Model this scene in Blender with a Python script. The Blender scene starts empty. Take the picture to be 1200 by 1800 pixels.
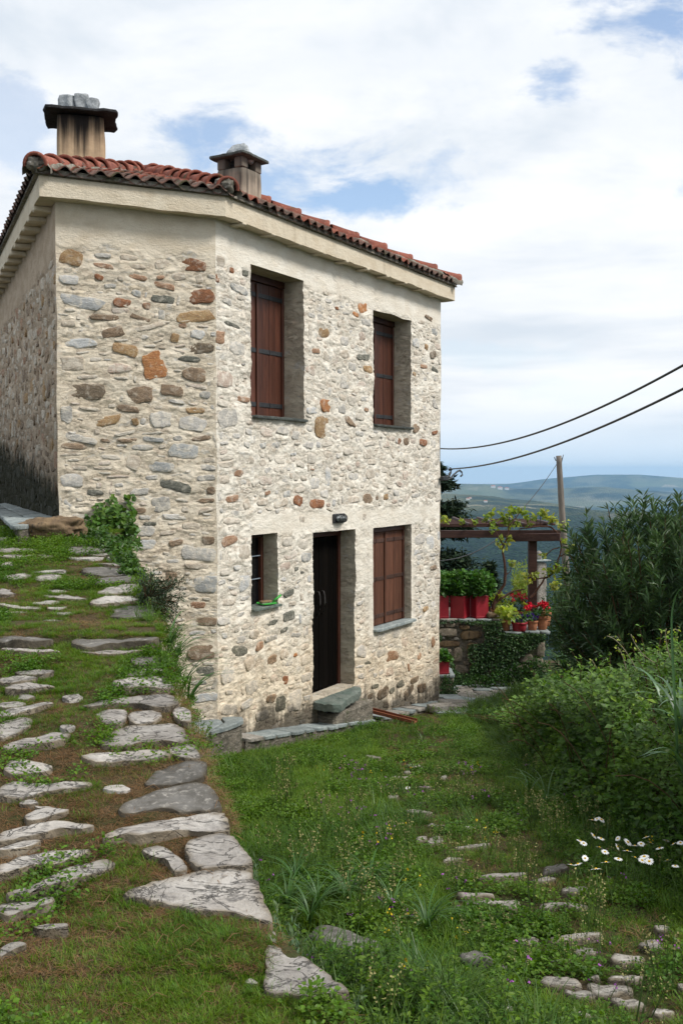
import bpy, math, random
import numpy as np
from math import radians, sin, cos, tan, atan2, pi
from mathutils import Vector, Matrix, Euler

random.seed(11)
rng = np.random.default_rng(11)
scene = bpy.context.scene
COL = scene.collection

# ---------------------------------------------------------------- camera
EYE = 2.72
PITCH = math.atan(70/1750)
cam_d = bpy.data.cameras.new('camera')
cam_d.sensor_fit = 'VERTICAL'; cam_d.sensor_height = 36.0; cam_d.sensor_width = 24.0
cam_d.lens = 35.0
cam_d.clip_start = 0.05; cam_d.clip_end = 120000
cam = bpy.data.objects.new('camera', cam_d); COL.objects.link(cam)
cam.location = (0, 0, EYE)
cam.rotation_euler = (pi/2 - PITCH, 0, 0)
scene.camera = cam
scene.render.resolution_x = 682; scene.render.resolution_y = 1024

# ---------------------------------------------------------------- colour management
scene.render.engine = 'CYCLES'
scene.view_settings.view_transform = 'Standard'
scene.view_settings.look = 'None'
scene.view_settings.gamma = 1.0
scene.view_settings.use_curve_mapping = False
scene.view_settings.exposure = 0.38

# ---------------------------------------------------------------- sun and sky
SUN = Vector((0.70, -0.26, 0.80)).normalized()
sd = bpy.data.lights.new('sun', 'SUN'); sd.energy = 2.75; sd.angle = radians(15); sd.color = (1.0, 0.962, 0.905)
so = bpy.data.objects.new('sun', sd); COL.objects.link(so)
so.rotation_euler = SUN.to_track_quat('Z', 'Y').to_euler()
so.location = (20, -4, 30)

class NT:
    """tiny node-tree helper"""
    def __init__(s, tree): s.t = tree; s.n = tree.nodes; s.l = tree.links
    def new(s, typ, **kw):
        n = s.n.new(typ)
        for k, v in kw.items():
            if k.startswith('i_'):
                key = k[2:]
                key = int(key) if key.isdigit() else key.replace('_', ' ')
                s.set(n.inputs[key], v)
            else: setattr(n, k, v)
        return n
    def set(s, inp, v):
        if isinstance(v, bpy.types.NodeSocket): s.l.new(v, inp)
        else: inp.default_value = v
    def math(s, op, a, b=0.0, c=None, clamp=False):
        n = s.n.new('ShaderNodeMath'); n.operation = op; n.use_clamp = clamp
        s.set(n.inputs[0], a); s.set(n.inputs[1], b)
        if c is not None: s.set(n.inputs[2], c)
        return n.outputs[0]
    def vmath(s, op, a, b=(0, 0, 0), out=0):
        n = s.n.new('ShaderNodeVectorMath'); n.operation = op
        s.set(n.inputs[0], a)
        if op == 'SCALE': s.set(n.inputs[3], b)
        else: s.set(n.inputs[1], b)
        return n.outputs[out]
    def smooth(s, v, a, b, lo=0.0, hi=1.0):
        n = s.n.new('ShaderNodeMapRange'); n.interpolation_type = 'SMOOTHSTEP'
        s.set(n.inputs[0], v); n.inputs[1].default_value = a; n.inputs[2].default_value = b
        n.inputs[3].default_value = lo; n.inputs[4].default_value = hi
        return n.outputs[0]
    def mix(s, f, a, b, mode='MIX'):
        n = s.n.new('ShaderNodeMix'); n.data_type = 'RGBA'; n.blend_type = mode
        s.set(n.inputs[0], f)
        s.set(n.inputs[6], col4(a)); s.set(n.inputs[7], col4(b))
        return n.outputs[2]
    def noise(s, vec, scale, detail=4.0, rough=0.55, dist=0.0, out=0):
        n = s.n.new('ShaderNodeTexNoise')
        s.set(n.inputs['Vector'], vec); s.set(n.inputs['Scale'], scale)
        n.inputs['Detail'].default_value = detail; n.inputs['Roughness'].default_value = rough
        n.inputs['Distortion'].default_value = dist
        return n.outputs[out]
def col4(c):
    if isinstance(c, bpy.types.NodeSocket): return c
    return (c[0], c[1], c[2], 1.0) if len(c) == 3 else c

world = bpy.data.worlds.new('World'); scene.world = world
world.use_nodes = True
world.node_tree.nodes.clear()
N = NT(world.node_tree)
tc = N.new('ShaderNodeTexCoord')
sep = N.new('ShaderNodeSeparateXYZ'); N.l.new(tc.outputs['Generated'], sep.inputs[0])
X, Y, Z = sep.outputs
sky = N.new('ShaderNodeTexSky', sky_type='NISHITA')
sky.sun_disc = False; sky.sun_elevation = math.asin(SUN.z); sky.sun_rotation = atan2(SUN.x, SUN.y)
sky.altitude = 400; sky.air_density = 1.1; sky.dust_density = 1.2; sky.ozone_density = 1.5
bg_sky = N.new('ShaderNodeBackground', i_Strength=0.15); N.l.new(sky.outputs[0], bg_sky.inputs[0])
# cloud layer seen from below: coordinates of a flat layer, so that clouds shrink to the horizon
za = N.math('ADD', N.math('MAXIMUM', Z, 0.0), 0.13)
cx = N.math('DIVIDE', X, za); cy = N.math('DIVIDE', Y, za)
comb = N.new('ShaderNodeCombineXYZ'); N.l.new(cx, comb.inputs[0]); N.l.new(cy, comb.inputs[1])
cvec = comb.outputs[0]
n_big = N.noise(cvec, 0.9, 7, 0.56, 0.3)
n_mid = N.noise(N.vmath('ADD', cvec, (7.3, 2.1, 0.4)), 1.9, 8, 0.58, 0.25)
dirn = N.vmath('MULTIPLY', tc.outputs['Generated'], (1.0, 1.0, 2.2))
n_edge = N.noise(dirn, 9.0, 9, 0.62, 0.35)
n_soft = N.noise(dirn, 4.2, 7, 0.55, 0.4)
# openings of blue between the clouds: each is a direction in the sky, with ragged noise edges
def skydir(px, py):
    f = Vector((0, cos(PITCH), -sin(PITCH))) * 1750; u = Vector((0, sin(PITCH), cos(PITCH)))
    return (f + Vector((px-600, 0, 0)) + u*(900-py)).normalized()
blue = None
for px, py, rx, ry, k in [(500, 300, 190, 52, .85), (640, 345, 150, 34, .95), (985, 140, 56, 36, .8), (1150, 20, 130, 50, .9),
                       (1195, 335, 60, 36, .6), (20, 250, 90, 60, .45), (760, 330, 120, 40, .55), (900, 620, 260, 22, .22), (1080, 690, 240, 26, .2)]:
    d = skydir(px, py)
    dv = N.vmath('SUBTRACT', tc.outputs['Generated'], tuple(d))
    dv = N.vmath('DIVIDE', dv, (rx/1750*.95, rx/1750, ry/1750))
    ln = N.vmath('LENGTH', dv, out=1)
    ln = N.math('ADD', ln, N.math('MULTIPLY', N.math('SUBTRACT', n_edge, 0.5), 5.0))
    ln = N.math('ADD', ln, N.math('MULTIPLY', N.math('SUBTRACT', n_soft, 0.5), 2.2))
    m = N.math('MULTIPLY', N.smooth(ln, 1.35, 0.25), k)
    blue = m if blue is None else N.math('MAXIMUM', blue, m)
gen = N.smooth(n_big, 0.42, 0.30, 0.0, 0.5)
gen = N.math('MULTIPLY', gen, N.smooth(Y, 0.2, -0.3))      # broken cloud continues behind the viewer
blue = N.math('MAXIMUM', blue, gen)
# cloud body tone: bright tops, blue-grey undersides in long bands low in the sky
band = N.new('ShaderNodeCombineXYZ'); N.l.new(N.math('MULTIPLY', X, 1.6), band.inputs[0])
N.l.new(N.math('MULTIPLY', Z, 12.0), band.inputs[2]); N.l.new(N.math('MULTIPLY', Y, 0.6), band.inputs[1])
n_band = N.noise(band.outputs[0], 1.6, 6, 0.5, 0.2)
lowm = N.smooth(Z, 0.34, 0.10)
tone = N.math('ADD', N.smooth(n_mid, 0.34, 0.62, 0.0, 0.65), N.smooth(n_soft, .35, .62, 0.0, .35))
bandt = N.smooth(n_band, 0.34, 0.60)
tone = N.math('ADD', N.math('MULTIPLY', tone, N.math('SUBTRACT', 1.0, N.math('MULTIPLY', lowm, .8))), N.math('MULTIPLY', N.math('MULTIPLY', bandt, lowm), .8))
ccol = N.mix(tone, (0.64, 0.715, 0.80), (0.95, 0.965, 0.985))
hz_m = N.smooth(Z, 0.085, 0.0)
ccol = N.mix(N.math('MULTIPLY', hz_m, 0.9), ccol, (0.60, 0.745, 0.89))
bg_cl = N.new('ShaderNodeBackground', i_Strength=0.85); N.l.new(ccol, bg_cl.inputs[0])
mixw = N.new('ShaderNodeMixShader'); N.l.new(N.math('MULTIPLY', blue, .95), mixw.inputs[0])
N.l.new(bg_cl.outputs[0], mixw.inputs[1]); N.l.new(bg_sky.outputs[0], mixw.inputs[2])
wo = N.new('ShaderNodeOutputWorld'); N.l.new(mixw.outputs[0], wo.inputs[0])

# ---------------------------------------------------------------- helpers: naming and linking
ORIG = {}
def tagp(o, label=None, cat=None, group=None, kind=None):
    if label: o['label'] = label
    if cat: o['category'] = cat
    if group: o['group'] = group
    if kind: o['kind'] = kind
    return o
def empty(name, loc, label=None, cat=None, group=None, kind=None):
    o = bpy.data.objects.new(name, None); COL.objects.link(o)
    o.empty_display_size = 0.2
    o.location = loc; ORIG[o.name] = Vector(loc)
    return tagp(o, label, cat, group, kind)
def place(o, origin, parent=None):
    origin = Vector(origin)
    if parent is not None:
        o.parent = parent
        o.location = origin - ORIG[parent.name]
    else: o.location = origin
    ORIG[o.name] = origin
    return o
def flist(F):
    if isinstance(F, list): return [np.array(F)] if isinstance(F[0][0], (int, np.integer)) else F
    return [F]
def npmesh(name, V, F, mats=None, mi=None, smooth=True, tint=None):
    """V (n,3) ; F (m,k) int array or list of such arrays"""
    me = bpy.data.meshes.new(name)
    V = np.asarray(V, dtype=np.float32)
    Fs = flist(F)
    if tint is None: tint = np.ones((len(V), 3))
    Fs = [np.asarray(f, dtype=np.int32) for f in Fs if len(f)]
    me.vertices.add(len(V)); me.vertices.foreach_set('co', V.ravel())
    loops = np.concatenate([f.ravel() for f in Fs])
    tot = np.concatenate([np.full(len(f), f.shape[1], dtype=np.int32) for f in Fs])
    st = np.concatenate([[0], np.cumsum(tot)[:-1]]).astype(np.int32)
    me.loops.add(len(loops)); me.loops.foreach_set('vertex_index', loops)
    me.polygons.add(len(tot)); me.polygons.foreach_set('loop_start', st); me.polygons.foreach_set('loop_total', tot)
    if mi is not None: me.polygons.foreach_set('material_index', np.asarray(mi, dtype=np.int32))
    me.polygons.foreach_set('use_smooth', np.full(len(tot), smooth, dtype=bool))
    for m in (mats or []): me.materials.append(m)
    if tint is not None:
        a = me.attributes.new('tint', 'FLOAT_COLOR', 'POINT')
        c = np.ones((len(V), 4), dtype=np.float32); c[:, :tint.shape[1]] = tint
        a.data.foreach_set('color', c.ravel())
    me.update(calc_edges=True); me.validate()
    return me
def sharpen(me, vs):
    """mark the edges between the given vertices sharp"""
    ev = np.empty(len(me.edges)*2, dtype=np.int32); me.edges.foreach_get('vertices', ev); ev = ev.reshape(-1, 2)
    inn = np.zeros(len(me.vertices), bool); inn[vs] = True
    a = me.attributes.get('sharp_edge') or me.attributes.new('sharp_edge', 'BOOLEAN', 'EDGE')
    a.data.foreach_set('value', (inn[ev[:, 0]] & inn[ev[:, 1]]))
def mk(name, V, F, mat, parent=None, origin=None, smooth=True, tint=None, mi=None, sharp=None, **tags):
    V = np.asarray(V, dtype=np.float64)
    if origin is None:
        lo, hi = V.min(0), V.max(0); origin = ((lo[0]+hi[0])/2, (lo[1]+hi[1])/2, lo[2])
    mats = mat if isinstance(mat, (list, tuple)) else [mat]
    me = npmesh(name, V - np.array(origin), F, mats, mi, smooth, tint)
    if sharp is not None: sharpen(me, sharp)
    o = bpy.data.objects.new(name, me); COL.objects.link(o)
    place(o, origin, parent)
    return tagp(o, **tags)
class MB:
    """collects pieces into one mesh"""
    def __init__(s): s.V = []; s.F = {}; s.n = 0; s.T = []
    def add(s, V, F, tint=None):
        V = np.asarray(V, dtype=np.float64)
        for f in flist(F):
            f = np.asarray(f, dtype=np.int32)
            if len(f): s.F.setdefault(f.shape[1], []).append(f + s.n)
        s.V.append(V); s.n += len(V)
        t = np.ones((len(V), 3)) if tint is None else np.broadcast_to(np.asarray(tint, dtype=float), (len(V), 3))
        s.T.append(t)
        return s
    def get(s): return np.concatenate(s.V), [np.concatenate(f) for f in s.F.values()], np.concatenate(s.T)
    def obj(s, name, mat, parent=None, smooth=True, origin=None, **tags):
        V, F, T = s.get()
        return mk(name, V, F, mat, parent, origin, smooth, T, **tags)

# ---------------------------------------------------------------- helpers: geometry
def box_vf(c, ux, uy, uz, sx, sy, sz, bev=0.0, jit=0.0, rs=None):
    """box with chamfered edges; c centre, u* unit axes, s* full sizes"""
    c = np.array(c, float); A = np.array([ux, uy, uz], float)
    h = np.array([sx, sy, sz])/2
    b = min(bev, h.min()*0.9)
    if b <= 0:
        P = np.array([[i, j, k] for i in (-1, 1) for j in (-1, 1) for k in (-1, 1)], float)*h
        F = [[0, 1, 3, 2], [4, 6, 7, 5], [0, 4, 5, 1], [2, 3, 7, 6], [0, 2, 6, 4], [1, 5, 7, 3]]
        if jit: P += (rs or rng).normal(0, jit, P.shape)
        return c + P @ A, np.array(F)
    P = []; idx = {}
    for i in (-1, 1):
        for j in (-1, 1):
            for k in (-1, 1):
                s = np.array([i, j, k], float)
                for a in range(3):
                    p = s*h
                    for q in range(3):
                        if q != a: p[q] -= s[q]*b
                    idx[(i, j, k, a)] = len(P); P.append(p)
    Q = []; T = []
    sg = (-1, 1)
    for a in range(3):
        o = [q for q in range(3) if q != a]
        for s0 in sg:
            f = []
            for (p, q) in ((-1, -1), (1, -1), (1, 1), (-1, 1)):
                key = [0, 0, 0]; key[a] = s0; key[o[0]] = p; key[o[1]] = q
                f.append(idx[tuple(key)+(a,)])
            flip = (s0 > 0) ^ (a == 1)
            Q.append(f if flip else f[::-1])
    for a in range(3):          # edges along axis a
        o = [q for q in range(3) if q != a]
        for p in sg:
            for q in sg:
                k1 = [0]*3; k2 = [0]*3
                k1[a] = -1; k2[a] = 1
                for k in (k1, k2): k[o[0]] = p; k[o[1]] = q
                f = [idx[tuple(k1)+(o[0],)], idx[tuple(k2)+(o[0],)], idx[tuple(k2)+(o[1],)], idx[tuple(k1)+(o[1],)]]
                Q.append(f)
    for i in sg:
        for j in sg:
            for k in sg: T.append([idx[(i, j, k, 0)], idx[(i, j, k, 1)], idx[(i, j, k, 2)]])
    P = np.array(P)
    if jit: P += rng.normal(0, jit, P.shape)
    return c + P @ A, [np.array(Q), np.array(T)]
EX, EY, EZ = np.array([1., 0, 0]), np.array([0, 1., 0]), np.array([0, 0, 1.])
def tube_vf(P, R, sides=7, cap=True):
    P = np.asarray(P, float); n = len(P)
    R = np.full(n, R) if np.isscalar(R) else np.asarray(R, float)
    T = np.gradient(P, axis=0); T /= np.linalg.norm(T, axis=1)[:, None]+1e-9
    ref = EZ if abs(T[0] @ EZ) < 0.9 else EX
    a = np.cross(T, ref); bad = np.linalg.norm(a, axis=1) < 1e-3
    a[bad] = np.cross(T[bad], EX+0.1)
    a /= np.linalg.norm(a, axis=1)[:, None]; b = np.cross(T, a)
    th = np.linspace(0, 2*pi, sides, endpoint=False)
    V = (P[:, None] + R[:, None, None]*(a[:, None]*np.cos(th)[None, :, None] + b[:, None]*np.sin(th)[None, :, None])).reshape(-1, 3)
    i = np.arange(n-1)[:, None]*sides; j = np.arange(sides)[None]; j2 = (j+1) % sides
    F = np.stack([i+j, i+j2, i+sides+j2, i+sides+j], -1).reshape(-1, 4)
    if cap:
        V = np.concatenate([V, P[:1], P[-1:]]); c0 = n*sides
        jj = np.arange(sides); T0 = np.stack([np.full(sides, c0), (jj+1) % sides, jj], -1)
        T1 = np.stack([np.full(sides, c0+1), (n-1)*sides+jj, (n-1)*sides+(jj+1) % sides], -1)
        return V, [F, np.concatenate([T0, T1])]
    return V, [F]
def lathe_vf(c, prof, sides=20, axis=EZ, sq=None):
    """prof list of (r, z)"""
    c = np.array(c, float); th = np.linspace(0, 2*pi, sides, endpoint=False)
    V = np.array([[r*cos(t), r*sin(t), z] for r, z in prof for t in th]) + c
    n = len(prof); i = np.arange(n-1)[:, None]*sides; j = np.arange(sides)[None]; j2 = (j+1) % sides
    F = np.stack([i+j, i+j2, i+sides+j2, i+sides+j], -1).reshape(-1, 4)
    return V, [F]
# value noise -----------------------------------------------------
_tab = np.random.default_rng(5).random(65536)
def vnoise(P, f, seed=0):
    P = np.asarray(P, float)*f + seed*17.13 + 1000.0
    i = np.floor(P).astype(np.int64); t = P - i; t = t*t*(3-2*t)
    def h(a, b, c): return _tab[((a*73856093) ^ (b*19349663) ^ (c*83492791)) & 65535]
    r = 0
    for dx in (0, 1):
        wx = t[..., 0] if dx else 1-t[..., 0]
        for dy in (0, 1):
            wy = t[..., 1] if dy else 1-t[..., 1]
            for dz in (0, 1):
                wz = t[..., 2] if dz else 1-t[..., 2]
                r = r + wx*wy*wz*h(i[..., 0]+dx, i[..., 1]+dy, i[..., 2]+dz)
    return r*2-1
def fbm(P, f, oct=4, seed=0, gain=0.5):
    r = 0; a = 1.0
    for k in range(oct):
        r = r + a*vnoise(P, f*2.03**k, seed+k); a *= gain
    return r
def ss(x, a, b):
    t = np.clip((x-a)/(b-a), 0, 1); return t*t*(3-2*t)
# measuring: sight line through a picture point, met with a plane ------------
FW = np.array([0, cos(PITCH), -sin(PITCH)]); UP = np.array([0, sin(PITCH), cos(PITCH)]); CO = np.array([0, 0, EYE])
def ray(px, py): return FW*1750 + EX*(px-600) + UP*(900-py)
def hitp(px, py, P0, n):
    r = ray(px, py); n = np.asarray(n, float)
    return CO + r*((np.asarray(P0, float)-CO) @ n)/(r @ n)
def atd(px, py, d):            # the point on the sight line at distance d along y
    r = ray(px, py); return CO + r*(d/r[1])

# leaves ----------------------------------------------------------
def unit(v): return v/(np.linalg.norm(v, axis=-1, keepdims=True)+1e-9)
def leaves_vf(P, ax, nr, L, W, fold=0.25, curl=0.0):
    """folded leaves: 4 vertices, 2 triangles"""
    ax = unit(ax); s = unit(np.cross(ax, nr)); n = np.cross(s, ax)
    L = np.broadcast_to(L, len(P))[:, None]; W = np.broadcast_to(W, len(P))[:, None]
    b = P; tip = P + ax*L - n*L*curl
    m = P + ax*L*0.45 + n*W*fold
    l = m - s*W*0.5; r = m + s*W*0.5
    mid = P + ax*L*0.5 - n*L*curl*.3
    V = np.stack([b, l, tip, r], 1).reshape(-1, 3)
    k = np.arange(len(P))[:, None]*4
    F = np.concatenate([k + np.array([[0, 1, 2]]), k + np.array([[0, 2, 3]])])
    return V, [F]
def leaves6_vf(P, ax, nr, L, W, fold=0.2, curl=0.15):
    """broader leaf: 6 outline vertices and midrib, 8 triangles"""
    ax = unit(ax); s = unit(np.cross(ax, nr)); n = np.cross(s, ax)
    L = np.broadcast_to(L, len(P))[:, None]; W = np.broadcast_to(W, len(P))[:, None]
    def pt(a, w): return P + ax*L*a + s*W*w + n*(np.abs(w)*W*fold*2 - L*curl*a*a)
    V = np.stack([pt(0, 0), pt(.25, -.42), pt(.62, -.42), pt(1, 0), pt(.62, .42), pt(.25, .42), pt(.4, 0)], 1).reshape(-1, 3)
    k = np.arange(len(P))[:, None]*7
    F = np.concatenate([k + np.array([[6, a, b]]) for a, b in ((0, 1), (1, 2), (2, 3), (3, 4), (4, 5), (5, 0))])
    return V, [F]
def rand_dirs(n, r=rng): return unit(r.normal(size=(n, 3)))

# ---------------------------------------------------------------- materials
MATS = {}
def mat_base(name, rough=0.8, spec=0.3):
    m = bpy.data.materials.new(name); m.use_nodes = True
    nt = m.node_tree; nt.nodes.clear(); N = NT(nt)
    out = N.new('ShaderNodeOutputMaterial'); b = N.new('ShaderNodeBsdfPrincipled')
    b.inputs['Roughness'].default_value = rough; b.inputs['Specular IOR Level'].default_value = spec
    N.l.new(b.outputs[0], out.inputs[0])
    MATS[name] = m
    return m, N, b, out
def geopos(N):
    return N.new('ShaderNodeNewGeometry').outputs['Position']
def dirt_nodes(N, pos, which, col):
    """weathering with its own shape: damp black algae at the wall foot"""
    s = N.new('ShaderNodeSeparateXYZ'); N.l.new(pos, s.inputs[0])
    nz = N.noise(pos, 2.2, 6, 0.6); nf = N.noise(N.vmath('MULTIPLY', pos, (9, 9, 1.6)), 1.0, 5, 0.6)
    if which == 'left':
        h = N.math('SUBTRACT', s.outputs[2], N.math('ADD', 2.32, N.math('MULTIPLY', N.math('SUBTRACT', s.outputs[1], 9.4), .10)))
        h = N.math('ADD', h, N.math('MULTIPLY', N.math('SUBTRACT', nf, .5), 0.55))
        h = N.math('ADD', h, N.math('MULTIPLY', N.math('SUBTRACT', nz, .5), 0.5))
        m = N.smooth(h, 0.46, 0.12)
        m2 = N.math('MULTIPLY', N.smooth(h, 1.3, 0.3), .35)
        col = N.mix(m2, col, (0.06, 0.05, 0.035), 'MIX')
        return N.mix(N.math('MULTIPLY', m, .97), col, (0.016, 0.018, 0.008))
    # right wall: blotches near the ground around the doorstep, warmer lime low down
    gz = N.math('ADD', s.outputs[2], N.math('MULTIPLY', N.math('SUBTRACT', s.outputs[1], 10.0), 0.13))
    h = N.math('ADD', gz, N.math('MULTIPLY', N.math('SUBTRACT', nz, .5), 1.1))
    h = N.math('ADD', h, N.math('MULTIPLY', N.math('SUBTRACT', nf, .5), .8))
    col = N.mix(N.math('MULTIPLY', N.smooth(h, 1.5, 0.5), .45), col, N.mix(1.0, col, (1.0, .83, .60), 'MULTIPLY'))
    return N.mix(N.math('MULTIPLY', N.smooth(h, 0.36, 0.02), .85), col, (0.035, 0.03, 0.022))
def rock(name, c1, c2, c3=None, lime=0.0, cracks=0.0, sc=9.0, bump=0.35, dirt=None, rough=0.85, tint=True, stretch=(1, 1, 1.0), rnd=True, moss=0.0):
    m, N, b, out = mat_base(name, rough, .25)
    pos = geopos(N)
    if stretch != (1, 1, 1.0): pos2 = N.vmath('MULTIPLY', pos, stretch)
    else: pos2 = pos
    n1 = N.noise(pos2, sc, 6, 0.65, 0.6); n2 = N.noise(pos2, sc*4.3, 5, 0.7)
    c = N.mix(N.smooth(n1, .36, .64), c1, c2)
    if c3: c = N.mix(N.smooth(n2, .52, .70), c, c3)
    c = N.mix(N.smooth(n2, .25, .75, .25, .0), c, (0.02, 0.02, 0.02))
    if rnd:
        oi = N.new('ShaderNodeObjectInfo')
        hv = N.new('ShaderNodeHueSaturation')
        N.l.new(N.math('ADD', N.math('MULTIPLY', oi.outputs['Random'], .35), .85), hv.inputs['Value'])
        N.l.new(c, hv.inputs['Color']); c = hv.outputs[0]
    if tint:
        at = N.new('ShaderNodeAttribute', attribute_name='tint')
        c = N.mix(1.0, c, at.outputs['Color'], 'MULTIPLY')
    if moss:
        nm = N.noise(pos, 5.0, 7, .65)
        c = N.mix(N.smooth(nm, .60-.1*moss, .68, 0, .8), c, (0.05, 0.065, 0.02))
    hcr = None
    if cracks:    # foliation lines, cracks and lichen spots
        q1 = N.vmath('MULTIPLY', pos, (1, 2.6, 2.6)); k1 = N.noise(q1, 3.2, 6, .6, 1.0); k2 = N.noise(N.vmath('ADD', pos, (5, 1, 2)), 3.0, 5, .6, 1.2)
        hcr = N.math('MAXIMUM', N.smooth(N.math('ABSOLUTE', N.math('SUBTRACT', k1, .5)), .014, 0.0), N.smooth(N.math('ABSOLUTE', N.math('SUBTRACT', k2, .5)), .010, 0.0))
        c = N.mix(N.math('MULTIPLY', hcr, cracks), c, (.09, .08, .07))
        lich = N.noise(N.vmath('ADD', pos, (2, 8, 1)), 16, 5, .7); c = N.mix(N.smooth(lich, .62, .70, 0, .55), c, (.13, .125, .11))
        lch2 = N.noise(N.vmath('ADD', pos, (6, 3, 4)), 2.2, 4, .6); c = N.mix(N.smooth(lch2, .48, .66, 0, .45), c, N.mix(1.0, c, (.62, .58, .54), 'MULTIPLY'))
    if lime:      # lime mortar smeared over the face
        nl = N.noise(pos, 14, 6, .65, .5)
        c = N.mix(N.smooth(nl, .50 if lime < .5 else .45, .66 if lime < .5 else .60, 0 if lime < .5 else (.18 if dirt == 'right' else .12), lime), c, (.66, .60, .50) if dirt != 'right' else (.72, .66, .57))
    if dirt: c = dirt_nodes(N, pos, dirt, c)
    N.l.new(c, b.inputs['Base Color'])
    bp = N.new('ShaderNodeBump'); bp.inputs['Strength'].default_value = bump; bp.inputs['Distance'].default_value = 0.02
    hh_ = N.math('ADD', n1, N.math('MULTIPLY', n2, .6))
    if hcr is not None: hh_ = N.math('SUBTRACT', hh_, N.math('MULTIPLY', hcr, .5))
    N.l.new(hh_, bp.inputs['Height']); N.l.new(bp.outputs[0], b.inputs['Normal'])
    return m
ROCKC = {   # base colours of the rubble stones
 'rust': ((.33, .14, .065), (.22, .095, .05), (.42, .28, .17)),
 'rusttan': ((.43, .27, .17), (.31, .17, .10), (.54, .44, .34)),
 'ochre': ((.44, .29, .14), (.32, .19, .09), (.50, .42, .32)),
 'orange': ((.50, .22, .08), (.40, .17, .07), (.50, .36, .2)),
 'tan': ((.52, .44, .34), (.41, .33, .25), (.58, .52, .43)),
 'pink': ((.48, .36, .29), (.40, .28, .21), (.52, .46, .40)),
 'grey': ((.43, .415, .385), (.32, .31, .29), (.52, .50, .46)),
 'bluegrey': ((.37, .385, .385), (.28, .295, .30), (.46, .465, .45)),
 'bluewhite': ((.56, .57, .57), (.45, .465, .475), (.64, .64, .63)),
 'lightgrey': ((.48, .46, .43), (.38, .36, .33), (.56, .55, .53)),
 'brown': ((.30, .21, .135), (.19, .135, .09), (.42, .33, .24)),
 'darkbrown': ((.20, .15, .10), (.13, .10, .07), (.33, .27, .20)),
 'dark': ((.18, .18, .145), (.11, .11, .09), (.33, .32, .27)),
 'palegrey': ((.60, .58, .54), (.47, .455, .43), (.66, .63, .58)),
 'paletan': ((.62, .54, .43), (.50, .41, .32), (.66, .60, .52)),
 'palepink': ((.62, .52, .44), (.50, .39, .31), (.66, .60, .53)),
 'lime': ((.66, .60, .51), (.56, .50, .41), (.70, .66, .60)),
 'white': ((.58, .57, .55), (.45, .45, .45), (.66, .65, .63)),
}
def wallrock(key, dirt=None):
    nm = 'stone_'+key+('_'+dirt if dirt else '')
    if nm not in MATS:
        c = ROCKC[key]
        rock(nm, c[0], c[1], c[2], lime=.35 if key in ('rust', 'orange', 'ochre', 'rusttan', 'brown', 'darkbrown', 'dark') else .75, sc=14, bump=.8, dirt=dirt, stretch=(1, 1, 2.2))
    return MATS[nm]
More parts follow.
